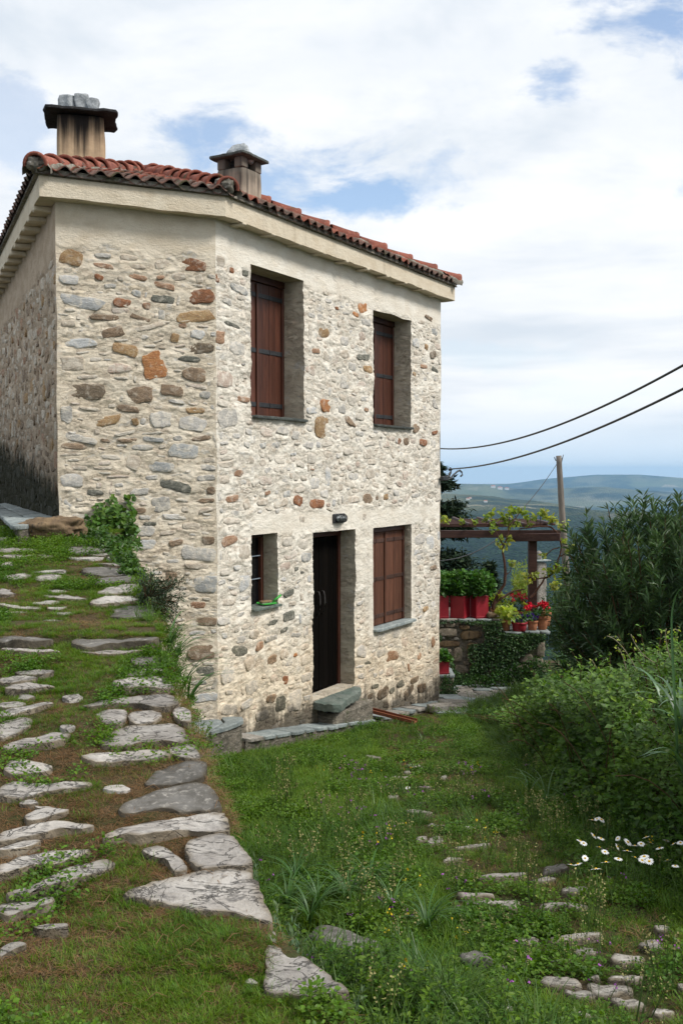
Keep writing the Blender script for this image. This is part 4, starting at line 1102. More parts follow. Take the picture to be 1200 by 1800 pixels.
for k in range(4):      # underside strip between fascia and tile edge
    a_, b_ = E[k], E[k+1]; c_, d_ = ring_o[k].copy(), ring_o[k+1].copy(); c_[2] = d_[2] = ZF+.0
    und.add(np.array([a_-EZ*.035, b_-EZ*.035, d_, c_]), [[0, 1, 2, 3]])
    i_ = (P1-a_)*np.array([1, 1, 0]); i_ = i_/np.linalg.norm(i_)*.03; und.add(np.array([a_-EZ*.036+i_*.9, b_-EZ*.036+i_*.9, b_+EZ*.024+i_, a_+EZ*.024+i_]), [[0, 1, 2, 3]])
und.obj('eaves_bedding', M_CEM, parent=roof, smooth=False)
deck.obj('roof_deck', M_TILED, parent=roof, smooth=False)
# one barrel-and-pan tile
def tile_mesh(wd=.165, ln=.36):
    u = np.linspace(-.5, .5, 13)*wd*1.06
    prof = .025*np.cos(2*pi*u/wd)          # crest in the middle, trough at the sides
    prof = np.where(np.abs(u) < wd*.25, prof*1.15, prof*.75)
    V = []
    for v, dz in ((0, .0), (ln*.5, -.010), (ln, -.02)):
        for a, p in zip(u, prof): V.append((a, v, p+.035+dz))
    for a, p in zip(u, prof): V.append((a, 0.004, p+.035-.014))
    V = np.array(V); n = 13
    F = []
    for r in range(2):
        i = np.arange(n-1); F.append(np.stack([r*n+i, r*n+i+1, (r+1)*n+i+1, (r+1)*n+i], -1))
    i = np.arange(n-1); F.append(np.stack([3*n+i, 3*n+i+1, i+1, i], -1))
    return V, np.concatenate(F)
tv, tf = tile_mesh()
tile_me = npmesh('roof_tile', tv, tf, [M_TILE]); tile_me2 = npmesh('roof_tile_weathered', tv, tf, [M_TILED])
def inpoly(P, Q):
    x, y = P; ins = True
    for i in range(len(Q)):
        a_, b_ = Q[i], Q[(i+1) % len(Q)]
        if (b_[0]-a_[0])*(y-a_[1])-(b_[1]-a_[1])*(x-a_[0]) < -1e-9: ins = False
    return ins
rs = np.random.default_rng(8)
n_ind = 0
stuffT = MB()
for nm, pts in faces:
    a_, b_ = pts[0], pts[1]; U = (b_-a_)/np.linalg.norm(b_-a_)
    Nn = np.cross(U, pts[2]-a_); Nn /= np.linalg.norm(Nn)
    if Nn[2] < 0: Nn = -Nn
    Vv = np.cross(Nn, U)
    if Vv @ (pts[2]-a_) < 0: Vv = -Vv
    Q = [((p-a_) @ U, (p-a_) @ Vv) for p in pts]
    wd, ln = .162, .32
    nu = int(Q[1][0]/wd); off = (Q[1][0]-nu*wd)/2
    vmax = max(q[1] for q in Q)
    ridge_tri = nm in ('right', 'back') and (pts[1] is P2 or pts[1] is P1)
    if ridge_tri:      # upper triangle: courses run along the true eave direction, levelled
        H_ = np.cross(EZ, Nn); H_ /= np.linalg.norm(H_)
        if H_ @ U < 0: H_ = -H_
        U = H_; Vv = np.cross(Nn, U)
        if Vv[2] < 0: Vv = -Vv
        Q = [((p-a_) @ U, (p-a_) @ Vv) for p in pts]; u0_ = min(q[0] for q in Q)
        if (Q[1][0]-Q[0][0])*(Q[2][1]-Q[0][1])-(Q[1][1]-Q[0][1])*(Q[2][0]-Q[0][0]) < 0: Q = Q[::-1]
        nu = int((max(q[0] for q in Q)-u0_)/wd); off = u0_; vmax = max(q[1] for q in Q)
    for r in range(int(vmax/ln)+1):
        for c_ in range(nu+1):
            u = off+(c_+.5)*wd; v = r*ln
            if not inpoly((u, v+ln*.4), Q): continue
            ang = rs.normal(0, .012)
            vv = v - .015 + rs.normal(0, .006)
            o3 = a_ + U*u + Vv*vv + Nn*rs.uniform(0, .006)
            Ua = U*cos(ang)+Vv*sin(ang); Va = Vv*cos(ang)-U*sin(ang)
            M = Matrix(((Ua[0], Va[0], Nn[0], o3[0]), (Ua[1], Va[1], Nn[1], o3[1]), (Ua[2], Va[2], Nn[2], o3[2]), (0, 0, 0, 1)))
            wthr = (r == 0 and not ridge_tri and rs.random() < .75) or (nm == 'mid' and rs.random() < .35)
            if nm in ('mid', 'right') and n_ind < 250:
                o = bpy.data.objects.new('roof_tile', tile_me2 if wthr else tile_me); COL.objects.link(o)
                o.parent = roof; M2 = M.copy(); M2.translation = M.translation - ORIG[roof.name]; o.matrix_basis = M2; n_ind += 1
            else:
                R3 = np.array([Ua, Va, Nn]); stuffT.add(tv @ R3 + o3, tf)
            if r == 0 and not ridge_tri:      # doubled under-tile at the eaves
                R3 = np.array([Ua, Va, Nn]); o4 = o3 + U*wd*.5 - Nn*.040 + Vv*.03
                if inpoly((u+wd*.5, .15), Q): stuffT.add((tv*np.array([1, .4, .8])) @ R3 + o4, tf)
stuffT.obj('roof_tiles', M_TILED, parent=roof, kind='stuff')
print('tiles', n_ind)
# hip and ridge tiles: half barrels laid end over end in cement
def hip_mesh(ln=.42, r0=.105, r1=.088):
    th = np.linspace(-.1, pi+.1, 13); V = []
    for v, r in ((0, r0*1.12), (.02, r0*1.13), (.05, r0*1.03), (ln*.5, (r0+r1)/2), (ln, r1), (ln, r1-.014), (0, r0-.016)):
        for t in th: V.append((r*cos(t), v, r*sin(t)))
    n = 13; F = []
    for r in (0, 1, 2, 3, 4, 5, 6):
        r2 = (r+1) % 7; i = np.arange(n-1); F.append(np.stack([r*n+i, r*n+i+1, r2*n+i+1, r2*n+i], -1))
    return np.array(V), np.concatenate(F)
hv_, hf_ = hip_mesh(); hip_me = npmesh('ridge_tile', hv_, hf_[:, ::-1], [M_TILE])
cem = MB()
def hip_line(a_, b_, step=.36):
    a_ = np.array(a_); b_ = np.array(b_); L_ = np.linalg.norm(b_-a_); D = (b_-a_)/L_
    S_ = np.cross(D, EZ); S_ /= np.linalg.norm(S_); Nn = np.cross(S_, D)
    k = 0; s = 0.0
    while s < L_-.12:
        s = min(s, L_-.40)
        o3 = a_ + D*s + Nn*(.028+rs.uniform(-.005, .012)) + EZ*.012
        an = rs.normal(0, .05); Ua = S_*cos(an)+D*sin(an); Va = D*cos(an)-S_*sin(an)+Nn*-.045; Va /= np.linalg.norm(Va)
        Nx = np.cross(Ua, Va)
        M = Matrix(((Ua[0], Va[0], Nx[0], 0), (Ua[1], Va[1], Nx[1], 0), (Ua[2], Va[2], Nx[2], 0), (0, 0, 0, 1)))
        M.translation = Vector(o3) - ORIG[roof.name]
        o = bpy.data.objects.new('ridge_tile', hip_me); COL.objects.link(o); o.parent = roof; o.matrix_basis = M
        if s >= L_-.401: break
        s += step*rs.uniform(.95, 1.04)
    # cement bedding
    n = int(L_/.03); q = np.linspace(0, 1, n)[:, None]*(b_-a_)+a_
    for sg in (-1, 1):
        ring = []
        for (dx, dz) in ((.05, .05), (.105, .045), (.135, .01), (.13, -.03)):
            P = q + S_*sg*dx + Nn*dz
            P = P + (S_*sg)*(.022*fbm(P, 9, 3, 90))[:, None] + Nn*(.016*fbm(P, 12, 3, 91))[:, None]
            ring.append(P)
        R_ = np.array(ring); F = gridF(4, n)
        if sg > 0: F = F[:, ::-1]
        cem.add(R_.reshape(-1, 3), F)
hip_line(E[1], P1); hip_line(E[2], P1, .34); hip_line(E[3], P2, .44); hip_line(P1-EZ*.06, P2-EZ*.06, .40); hip_line(E[0], P1); hip_line(E[4], P2)
cem.obj('cement_bedding', M_CEM, parent=roof)
def lump(c, r, seed, sub=3, sq=(1, 1, 1), amp=.18, f=2.2, quant=0.0):
    """irregular rock from a subdivided icosphere"""
    import bmesh
    bm = bmesh.new(); bmesh.ops.create_icosphere(bm, subdivisions=sub, radius=1)
    V = np.array([v.co[:] for v in bm.verts]); F = np.array([[v.index for v in f.verts] for f in bm.faces]); bm.free()
    V = V / (np.abs(V)**5).sum(1)[:, None]**(1/5)*.5 + V*.5
    V = V*(1+amp*fbm(V, f*.5, 3, seed)[:, None])
    return np.array(c)+V*r*np.array(sq), F
for k, e in ((1, E[1]), (2, E[2])):
    D = (P1-e); D /= np.linalg.norm(D)
    V, F = lump(e+D*.08+EZ*.040, .086, 31+k, 4, (1.05, 1.05, .85), .34, 3.5)
    mk('hip_end_cap', V, F, M_CEM, parent=roof)

# ---- chimneys ------------------------------------------------------------------
def chimney_mat(name, base, soot, cz, spread, amt):
    m, N, b, out = mat_base(name, .9, .15)
    pos = geopos(N); s = N.new('ShaderNodeSeparateXYZ'); N.l.new(pos, s.inputs[0])
    n1 = N.noise(pos, 6, 6, .6); st = N.noise(N.vmath('MULTIPLY', pos, (13, 13, .35)), 1.0, 4, .6); n3 = N.noise(pos, 50, 4, .6)
    c = N.mix(N.smooth(n1, .3, .7), base, [x*.72 for x in base])
    h = N.math('ADD', s.outputs[2], N.math('MULTIPLY', N.math('SUBTRACT', st, .5), spread*2.6))
    c = N.mix(N.smooth(h, cz-spread, cz+.02, 0, amt), c, soot)
    c = N.mix(N.math('MULTIPLY', N.smooth(st, .60, .68), .75*amt), c, soot)
    N.l.new(c, b.inputs['Base Color'])
    bp = N.new('ShaderNodeBump'); bp.inputs['Strength'].default_value = .5; bp.inputs['Distance'].default_value = .01
    N.l.new(N.math('ADD', n1, N.math('MULTIPLY', n3, .4)), bp.inputs['Height']); N.l.new(bp.outputs[0], b.inputs['Normal'])
    return m
M_CH1 = chimney_mat('chimney_render_orange', (.58, .41, .26), (.014, .012, .012), 6.66, .50, .98)
M_CH2 = chimney_mat('chimney_render_grey', (.40, .33, .255), (.05, .045, .04), 6.62, .35, .7)
M_SOOT = rock('sooty_slab', (.035, .035, .035), (.018, .018, .02), (.07, .07, .065), sc=9, bump=.6)
M_CAPSL = rock('cap_slab', (.085, .095, .085), (.05, .055, .05), (.14, .15, .14), sc=9, bump=.6)
def rough_box(c, ux, uy, sx, sy, sz, n, amp, f, seed, bev=.9):
    """boxy slab with uneven faces"""
    import bmesh
    bm = bmesh.new(); bmesh.ops.create_cube(bm, size=1)
    bmesh.ops.subdivide_edges(bm, edges=bm.edges[:], cuts=n, use_grid_fill=True)
    V = np.array([v.co[:] for v in bm.verts]); F = np.array([[v.index for v in q.verts] for q in bm.faces]); bm.free()
    V = V*np.array([sx, sy, sz])
    r = V/np.array([sx, sy, sz])*2
    corner = (np.abs(r)**6).sum(1)**(1/6)
    V = V/np.maximum(corner, 1)[:, None]**bev
    W = V @ np.array([ux, uy, EZ]) + np.array(c)
    nz = np.stack([fbm(W, f, 3, seed), fbm(W, f, 3, seed+5), fbm(W, f, 3, seed+9)*.6], -1)
    return W + nz*amp, F
# chimney one: sooty, on the left
ch = empty('chimney', tuple(atd(146, 300, 11.3))); ch.parent = house; ch.location = ch.location-ORIG[house.name]; ORIG[ch.name] = Vector(tuple(atd(146, 300, 11.3)))
ch['label'] = 'orange plastered chimney with soot-black slab and grey rocks on top'
aa = radians(14); ux = np.array([cos(aa), sin(aa), 0]); uy = np.array([-sin(aa), cos(aa), 0])
c1 = atd(143, 250, 11.45); wS = .52
zt = float(atd(143, 205, 11.3)[2])
V, F = rough_box((c1[0], c1[1], (5.6+zt)/2), ux, uy, wS, .5, zt-5.6, 14, .006, 5, 3, .25)
mk('shaft', V, F, M_CH1, parent=ch)
V, F = rough_box((c1[0], c1[1], zt+.025), ux, uy, .80, .74, .042, 18, .022, 5, 4, .5)
mk('cap_slab', V, F, M_SOOT, parent=ch)
for dx, dy, w_, h_, sd_ in ((-.105, -.06, .20, .20, 1), (.05, -.04, .16, .22, 2), (.165, -.03, .13, .18, 3), (-.02, .12, .2, .19, 4)):
    V, F = rough_box((c1[0]+dx-.03, c1[1]+dy, zt+.05+h_/2), ux, uy, w_, .18, h_, 8, .02, 9, 20+sd_, .55)
    mk('cap_rock', V, F, M_CAPST, parent=ch)
# chimney two: pale, behind
c2 = atd(421, 300, 13.1); bb = radians(-32); ux2 = np.array([cos(bb), sin(bb), 0]); uy2 = np.array([-sin(bb), cos(bb), 0])
bb = aR; ux2 = dR; uy2 = -nR
ch2 = empty('chimney', (c2[0], c2[1], 6.0)); ch2.parent = house; ch2.location = ch2.location-ORIG[house.name]; ORIG[ch2.name] = Vector((c2[0], c2[1], 6.0))
ch2['label'] = 'grey-beige plastered chimney with smoke slots, slate cap and pointed rock'
zt2 = float(atd(420, 281, 13.0)[2])
w2, d2 = .43, .40
V, F = rough_box((c2[0], c2[1], (5.6+zt2-.12)/2), ux2, uy2, w2, d2, zt2-.12-5.6, 12, .006, 5, 8, .25)
mk('shaft', V, F, M_CH2, parent=ch2)
for sx in (-1, 1):
    for sy in (-1, 1):
        V, F = box_vf(np.array([c2[0], c2[1], zt2-.065]) + ux2*sx*(w2/2-.065) + uy2*sy*(d2/2-.065), ux2, uy2, EZ, .13, .13, .135, .01)
        mk('corner_post', V, F, M_CH2, parent=ch2, smooth=False)
V, F = box_vf(np.array([c2[0], c2[1], zt2-.065]), ux2, uy2, EZ, .2, .2, .125, .0)
mk('flue', V, F, M_SOOT, parent=ch2, smooth=False)
V, F = rough_box((c2[0], c2[1], zt2+.025), ux2, uy2, .60, .56, .045, 16, .014, 6, 9, .5)
mk('cap_slab', V, F, M_CAPSL, parent=ch2)
V, F = lump((c2[0], c2[1], zt2+.09), .16, 14, 3, (1, .9, .8), .30, 2.6)
V[:, :2] = np.array(c2[:2]) + (V[:, :2]-np.array(c2[:2]))*np.clip(1.25-(V[:, 2:3]-zt2-.03)*3.2, .25, 1.1)
mk('cap_rock', V, F, M_CAPST, parent=ch2)

# ================================================================ doors, shutters, sills
def frameR(t, z, p): return Cc + dR*t + EZ*z - nR*p          # a point p metres behind the face of the right wall
def bar(name, t0, t1, z0, z1, p0, p1, mat, parent, bev=.004, smooth=False, **tg):
    c = frameR((t0+t1)/2, (z0+z1)/2, (p0+p1)/2)
    V, F = box_vf(c, dR, -nR, EZ, abs(t1-t0), abs(p1-p0), abs(z1-z0), bev)
    return mk(name, V, F, mat, parent, origin=tuple(c), smooth=smooth, **tg)
M_GLASS, Ng, bg_, og_ = mat_base('dark_glass', .06, .5); bg_.inputs['Base Color'].default_value = (.006, .006, .007, 1)
def shutters(o, mat, nplank, label, straps=(.09, .50, .90)):
    t0, t1, z0, z1, dep = o
    fr = .05; p = dep
    # the opening edges are ragged, so the frame runs a little behind them
    f1 = bar('window_frame', t0-.02, t1+.02, z1-.075, z1+.03, p-.02, p+.06, M_FRAME, house)
    bar('window_frame', t1-.035, t1+.03, z0-.02, z1-.078, p-.01, p+.06, M_FRAME, house)
    bar('window_frame', t0-.03, t0+.035, z0-.02, z1-.078, p-.01, p+.06, M_FRAME, house)
    a, b_ = t0+.036, t1-.036; mid_ = (a+b_)/2
    bar('backing', t0, t1, z0, z1, p+.075, p+.085, M_GLASS, house)
    for side, (l, r) in enumerate(((a, mid_-.003), (mid_+.003, b_))):
        c = frameR((l+r)/2, (z0+z1)/2, p)
        sh = empty('shutter', tuple(c)); sh.parent = house; sh.location = sh.location-ORIG[house.name]; ORIG[sh.name] = Vector(tuple(c))
        w = (r-l)/nplank; zb, zt = z0+.012, z1-.08
        for q in range(nplank):
            bar('plank', l+q*w+.0015, l+(q+1)*w-.0015, zb, zt, p+.003*(q % 2)+.008, p+.034, mat, sh, .003)
        if side == 0: bar('cover_strip', r-.018, r+.020, zb+.01, zt-.01, p-.010, p+.006, mat, sh, .004)
        for f in straps:
            zz = zb+(zt-zb)*(1-f)
            bar('hinge_strap', l+.012, r-(.024 if side == 0 else .006), zz-.025, zz+.025, p+.0005, p+.0075, M_IRON if mat is M_SHUT else M_STRAPB, sh, .002)
            bar('hinge_plate', (l-.012 if side == 0 else r-.01), (l+.012 if side == 0 else r+.018), zz-.030, zz+.030, p-.008, p+.0, M_IRON, sh, .002)
            bar('strap_stud', (l+r)/2-.010, (l+r)/2+.010, zz-.027, zz+.027, p-.006, p+.0, M_IRON if mat is M_SHUT else M_STRAPB, sh, .002)
M_STRAPB = woodmat('strap_brown', (.045, .022, .016), (.075, .038, .026), .6)
shutters(O_W1, M_SHUT, 4, '')
shutters(O_W2, M_SHUT, 4, '')
shutters(O_W4, M_SHUTD, 4, '')
def slab(name, pts, zt, th, mat, parent, seed, n=26, jit=.012, slope=(0, 0), amp=.004, **tg):
    """thin stone slab from a plan outline"""
    pts = np.array([p[:2] for p in pts]); c0 = pts.mean(0)
    def mp(u, v, h):
        P3 = np.stack([u, v, np.zeros_like(u)], -1)
        return np.stack([u, v, zt + h + (u-c0[0])*slope[0] + (v-c0[1])*slope[1] + amp*vnoise(P3, 12, seed)], -1)
    V, F = stone_vf(pts, mp, .001, th, n=n, jit=jit, rs=np.random.default_rng(seed), prof=[(.6, -th), (.985, -th), (1.0, -th*.55), (.995, -.004), (.97, 0), (.6, 0)], rough=0, seed=seed, rounds=1, cut=.08)
    return mk(name, V, F, mat, parent, sharp=np.concatenate([np.arange(n, 2*n), np.arange(3*n, 4*n)]), **tg)
def sill(o, out, th, mat, ext=(.03, .03), drop=0.0):
    t0, t1, z0, z1, dep = o
    q = [frameR(t0-ext[0], 0, -out), frameR(t1+ext[1], 0, -out), frameR(t1+ext[1]-.02, 0, .0), frameR(t1, 0, dep), frameR(t0, 0, dep), frameR(t0-ext[0]+.02, 0, .0)]
    slab('sill', q, z0+.012, th, mat, house, int(t0*100), n=40, jit=.004)
sill(O_W1, .05, .030, M_CAPSL, (.0, .06)); sill(O_W2, .05, .028, M_CAPSL, (.02, .04)); sill(O_SM, .05, .028, M_GSLATE, (.02, .03)); sill(O_W4, .07, .035, M_SLATE, (.03, .07))
# small window: dark opening with frame, thin pale bars
t0, t1, z0, z1, dep = O_SM
bar('window_frame', t0-.02, t1+.02, z1-.05, z1+.03, dep-.01, dep+.05, M_FRAME, house)
bar('window_frame', t1-.045, t1+.03, z0-.02, z1-.052, dep-.01, dep+.05, M_FRAME, house)
bar('window_frame', t0-.03, t0+.03, z0-.02, z1-.052, dep-.01, dep+.05, M_FRAME, house)
bar('window_pane', t0, t1, z0, z1, dep+.03, dep+.036, M_GLASS, house, 0)
M_PALEBAR = simple('pale_bar', (.20, .24, .28), .5)
bar('window_bar', t0+.215, t0+.225, z0+.01, z1-.052, dep-.016, dep-.011, M_PALEBAR, house, 0)
for f in (.36, .68):
    zz = z0+(z1-z0)*f
    bar('window_bar', t0+.03, t1-.045, zz-.005, zz+.005, dep+.0, dep+.008, M_PALEBAR, house, 0)
# door: two dark leaves with iron pulls
t0, t1, z0, z1, dep = O_DR
bar('door_frame', t0-.02, t1+.02, z1-.08, z1+.03, dep-.02, dep+.06, M_FRAME, house)
bar('door_frame', t1-.045, t1+.03, z0-.02, z1-.083, dep-.01, dep+.06, M_FRAME, house)
bar('door_frame', t0-.03, t0+.04, z0-.02, z1-.083, dep-.01, dep+.06, M_FRAME, house)
dm = (t0+t1)/2+.02
for l, r in ((t0+.042, dm-.002), (dm+.002, t1-.047)):
    c = frameR((l+r)/2, 1, dep)
    dd_ = empty('door', tuple(c)); dd_.parent = house; dd_.location = dd_.location-ORIG[house.name]; ORIG[dd_.name] = Vector(tuple(c))
    n = 4; w = (r-l)/n
    for q in range(n): bar('plank', l+q*w+.001, l+(q+1)*w-.001, z0+.01, z1-.09, dep+.012+.002*(q % 2), dep+.045, M_DOOR, dd_, .003)
    s_ = 1 if l > dm-.01 else -1
    hx = dm+.055*s_
    P = [frameR(hx, z, dep+.012-dpt) for z, dpt in ((.98, 0), (.985, .03), (1.03, .045), (1.12, .048), (1.21, .045), (1.255, .03), (1.26, 0))]
    V, F = tube_vf(P, [.008, .010, .009, .012, .009, .010, .008], 8); mk('door_handle', V, F, simple('iron_pull', (.03, .027, .025), .6, .3) if 'iron_pull' not in MATS else MATS['iron_pull'], dd_)
# doorstep: thick green-grey slab
q = [frameR(t0-.06, 0, -.30), frameR(t0+.35, 0, -.30), frameR(t1+.03, 0, -.20), frameR(t1+.06, 0, -.02), frameR(t1, 0, dep), frameR(t0, 0, dep), frameR(t0, 0, 0)]
q = [frameR(t0-.02, 0, -.30), frameR(t0+.08, 0, -.34), frameR(t0+.45, 0, -.26), frameR(t1-.12, 0, -.17), frameR(t1-.01, 0, -.08), frameR(t1+.0, 0, .04), frameR(t1-.03, 0, dep+.02), frameR(t0+.03, 0, dep+.02), frameR(t0+.02, 0, -.03)]
zsill = float(tzR(552, 1232)[1])
slab('doorstep', q, zsill-.004, .09, M_GSLATE, house, 4, n=60, jit=.012, amp=.018)
V, F = box_vf(frameR((t0+t1)/2+.1, zsill-.33, -.10), dR, -nR, EZ, t1-t0-.05, .26, .34, .03, 0)
mk('doorstep_base', V, F, M_RUBBLE, house, smooth=False)

# wall lamp: cage bulkhead over the door
lc = hitp(594, 911, Cc, nR)
lamp = empty('wall_lamp', tuple(lc), 'small black caged bulkhead lamp on the wall above the dark door', 'wall lamp')
def ell(c, a, b_, depth, r, nm, axis=0, k=0):
    th = np.linspace(0, 2*pi, 25); P = np.array([c + dR*a*cos(t)+EZ*b_*sin(t)+nR*depth for t in th])
    V, F = tube_vf(P, r, 6, False); mk(nm, V, F, M_IRON, lamp)
def capsule(c, a, b_, dpt, nm, mat):
    V = []; n1, n2 = 24, 8
    for j in range(n2+1):
        f = j/n2*pi/2
        for i in range(n1):
            t = 2*pi*i/n1; V.append(c + dR*a*cos(f)*np.sign(cos(t))*abs(cos(t))**.7 + EZ*b_*cos(f)*np.sign(sin(t))*abs(sin(t))**.8 + nR*dpt*sin(f))
    i = np.arange(n2)[:, None]*n1; j = np.arange(n1)[None]; F = np.stack([i+j, i+(j+1) % n1, i+n1+(j+1) % n1, i+n1+j], -1).reshape(-1, 4)
    mk(nm, np.array(V), F, mat, lamp)
M_LGL, Nl, bl, ol = mat_base('lamp_glass', .15, .5); bl.inputs['Base Color'].default_value = (.30, .33, .33, 1)
capsule(lc+nR*.035, .105, .042, .055, 'lamp_glass', M_LGL)
V, F = box_vf(lc+nR*.012, dR, nR, EZ, .27, .04, .115, .012); mk('base_plate', V, F, M_IRON, lamp, smooth=False)
ell(lc, .118, .05, .04, .007, 'cage_ring'); ell(lc, .085, .036, .082, .004, 'cage_ring')
for k in (-2, -1, 0, 1, 2):
    c = lc + dR*.042*k; P = [c+EZ*.048*cos(t)+nR*(.035+.062*sin(t)*(1-.06*k*k)) for t in np.linspace(0, pi, 13)]
    V, F = tube_vf(P, .0045, 6); mk('cage_bar', V, F, M_IRON, lamp)
P = [lc+dR*.118*cos(t)+nR*(.035+.062*sin(t)) for t in np.linspace(0, pi, 17)]
V, F = tube_vf(P, .0045, 6); mk('cage_bar', V, F, M_IRON, lamp)

# cable bracket at the far corner
bp_ = hitp(774, 841, Cc, nR); bp_ = frameR(LR-.02, float(bp_[2]), 0)
br = empty('cable_bracket', tuple(bp_), 'black cable clamp fixed to the right corner of the house', 'cable clamp')
V, F = box_vf(bp_+dR*.06+nR*.05, dR, nR, EZ, .20, .06, .07, .012); mk('clamp_base', V, F, M_IRON, br, smooth=False)
V, F = tube_vf([bp_+dR*a+nR*.06+EZ*z for a, z in ((.1, .02), (.2, .03), (.26, .09), (.30, .13), (.25, .15), (.22, .12))], .018, 7); mk('hook', V, F, M_IRON, br)
V, F = tube_vf([bp_+dR*a+nR*.06+EZ*z for a, z in ((.12, -.02), (.26, .0), (.36, .05), (.50, .10), (.60, .12), (.68, .09), (.70, .05), (.64, .03))], .014, 7); mk('hook', V, F, M_IRON, br)
def cable(name, a, b_, sag, r, label, n=40):
    a = np.array(a); b_ = np.array(b_); s = np.linspace(0, 1, n)[:, None]
    P = a*(1-s)+b_*s - EZ*sag*4*s*(1-s)
    V, F = tube_vf(P, r, 6); return mk(name, V, F, M_IRON, None, label=label, cat='cable')
pa = bp_+dR*.22+nR*.06+EZ*.14
cable('overhead_cable', pa, atd(1230, 668, 7.4), .15, .0105, 'lower thick black overhead cable running from the clamp on the house corner')
cable('overhead_cable', atd(768, 788, 15.2), atd(1230, 625, 7.6), .22, .0105, 'upper thick black overhead cable passing behind the house corner')

# dustpan and brush on the small sill
t0, t1, z0, z1, dep = O_SM
M_GREEN = simple('green_plastic', (.05, .36, .05), .35, .5, .1)
dc = frameR((t0+t1)/2+.07, z0+.022, .03)
dp = empty('dustpan', tuple(dc), 'bright green plastic dustpan lying on the sill of the small window', 'dustpan')
a1 = dR*.9+nR*.3; a1 /= np.linalg.norm(a1); a2 = np.cross(EZ, a1)
V, F = box_vf(dc+EZ*.006, a1, a2, EZ, .17, .15, .008, .003); mk('pan', V, F, M_GREEN, dp, smooth=False)
for sgn, ax_, ox, sz in ((1, a2, a1, (.008, .17)), ):
    V, F = box_vf(dc+a1*.085+EZ*.014, a1, a2, EZ, .008, .15, .022, .003); mk('pan_rim', V, F, M_GREEN, dp, smooth=False)
for sg in (-1, 1):
    V, F = box_vf(dc+a2*.074*sg+EZ*.012, a1, a2, EZ, .16, .007, .018, .003); mk('pan_rim', V, F, M_GREEN, dp, smooth=False)
V, F = tube_vf([dc+a1*.1+EZ*.03, dc+a1*.15+EZ*.055, dc+a1*.20+EZ*.085], [.012, .015, .012], 8); mk('handle', V, F, M_GREEN, dp)
bc = dc+EZ*.03-a1*.01
bs = empty('hand_brush', tuple(bc), 'worn brown hand brush lying in the green dustpan', 'brush')
V, F = rough_box(bc, a1, a2, .15, .055, .022, 6, .004, 30, 3, .6); mk('brush_back', V, F, M_BOULD, bs)
V, F = rough_box(bc-EZ*.014, a1, a2, .13, .045, .016, 6, .004, 60, 4, .3); mk('bristles', V, F, M_LANEST, bs)

# kerb of slabs along the foot of the right wall
kerb = empty('slab_kerb', (float(Cc[0]), float(Cc[1]), 0), kind='structure')
def kz(t): return float(np.interp(t, [0, 2.6, 5.4], [.035, -.34, -.66]))
rs = np.random.default_rng(21); t = .16
while t < LR-.1:
    w = rs.uniform(.17, .30)
    if 2.95 < t+w and t < 3.10: t = 3.12
    sk = rs.uniform(-.03, .05); z = kz(t+w/2)
    q = [frameR(t+.008-sk, 0, -.285+rs.uniform(-.02, .02)), frameR(t+w-.008-sk, 0, -.285+rs.uniform(-.02, .02)), frameR(t+w-.008, 0, .02), frameR(t+.008, 0, .02)]
    slope = (dR[:2]*(-.13)).tolist()
    slab('kerb_slab', q, z+rs.uniform(-.008, .008), .035, M_SLATE if rs.random() < .7 else M_LANEST, kerb, int(t*97)+3, n=18, jit=.006, slope=slope)
    t += w
P = []; n = 60
for k in range(5):
    f = k/4
    for t in np.linspace(.12, LR, n):
        p = frameR(t, kz(t)-.025-f*.28, -.25+.015*vnoise(np.array([[t*5, f*6, 1.]]), 1)[0]); P.append(p)
mk('kerb_base', np.array(P), gridF(5, n), M_RUBBLE, kerb)
# red board leaning on the kerb
ra = hitp(664, 1255, frameR(0, 0, -.25), nR); 
pb0 = frameR(2.98, kz(2.98)+.02, -.12); pb1 = frameR(3.06, kz(3.06)-.06, -.74)
dv_ = (pb1-pb0)/np.linalg.norm(pb1-pb0); sv = np.cross(dv_, EZ); sv /= np.linalg.norm(sv)
bd = empty('red_board', tuple(pb0), 'narrow reddish wooden board lying across the slab kerb into the grass', 'board')
for off_, w_, h_ in ((0, .11, .018), (-.052, .014, .045), (.052, .014, .045)):
    V, F = box_vf((pb0+pb1)/2+sv*off_+EZ*(.045+h_/2), dv_, sv, EZ, np.linalg.norm(pb1-pb0), w_, h_, .003); mk('board_face' if off_ == 0 else 'board_edge', V, F, M_REDPL, bd, smooth=False)

# low wall with slab top at the obtuse corner
lw = empty('low_wall', (-1.2, 9.6, .2), 'low rubble wall with pale slab top in the corner between path and house', 'low wall')
zt_ = .235
def zat(px, py, z):      # point at height z on a sight line
    r = ray(px, py); return CO + r*((z-EYE)/r[2])
c1_ = [zat(336, 1266, zt_), zat(386, 1264, zt_), zat(394, 1270, zt_), zat(362, 1290, zt_), zat(332, 1290, zt_)]
c2_ = [zat(388, 1262, zt_), zat(426, 1261, zt_), zat(428, 1268, zt_), zat(408, 1277, zt_), zat(366, 1290, zt_), zat(396, 1271, zt_)]
slab('top_slab', c1_, zt_, .04, M_SLATE, lw, 71, n=30, jit=.01); slab('top_slab', c2_, zt_+.012, .04, M_SLATE, lw, 72, n=30, jit=.01)
fr_ = [zat(318, 1296, zt_), zat(345, 1292, zt_), zat(366, 1289, zt_), zat(392, 1282, zt_), zat(408, 1276, zt_), zat(425, 1268, zt_), frameR(.03, zt_, -.0)]
fr_ = np.array(fr_); s_ = np.linspace(0, len(fr_)-1, 60)
line = np.stack([np.interp(s_, range(len(fr_)), fr_[:, k]) for k in range(3)], 1)
R_ = []
for k in range(14):
    q = line.copy(); q[:, 2] = zt_-.035-k*.04; q[:, 1] += .03+.02*fbm(q*np.array([1, 1, 2]), 9, 3, 44); R_.append(q)
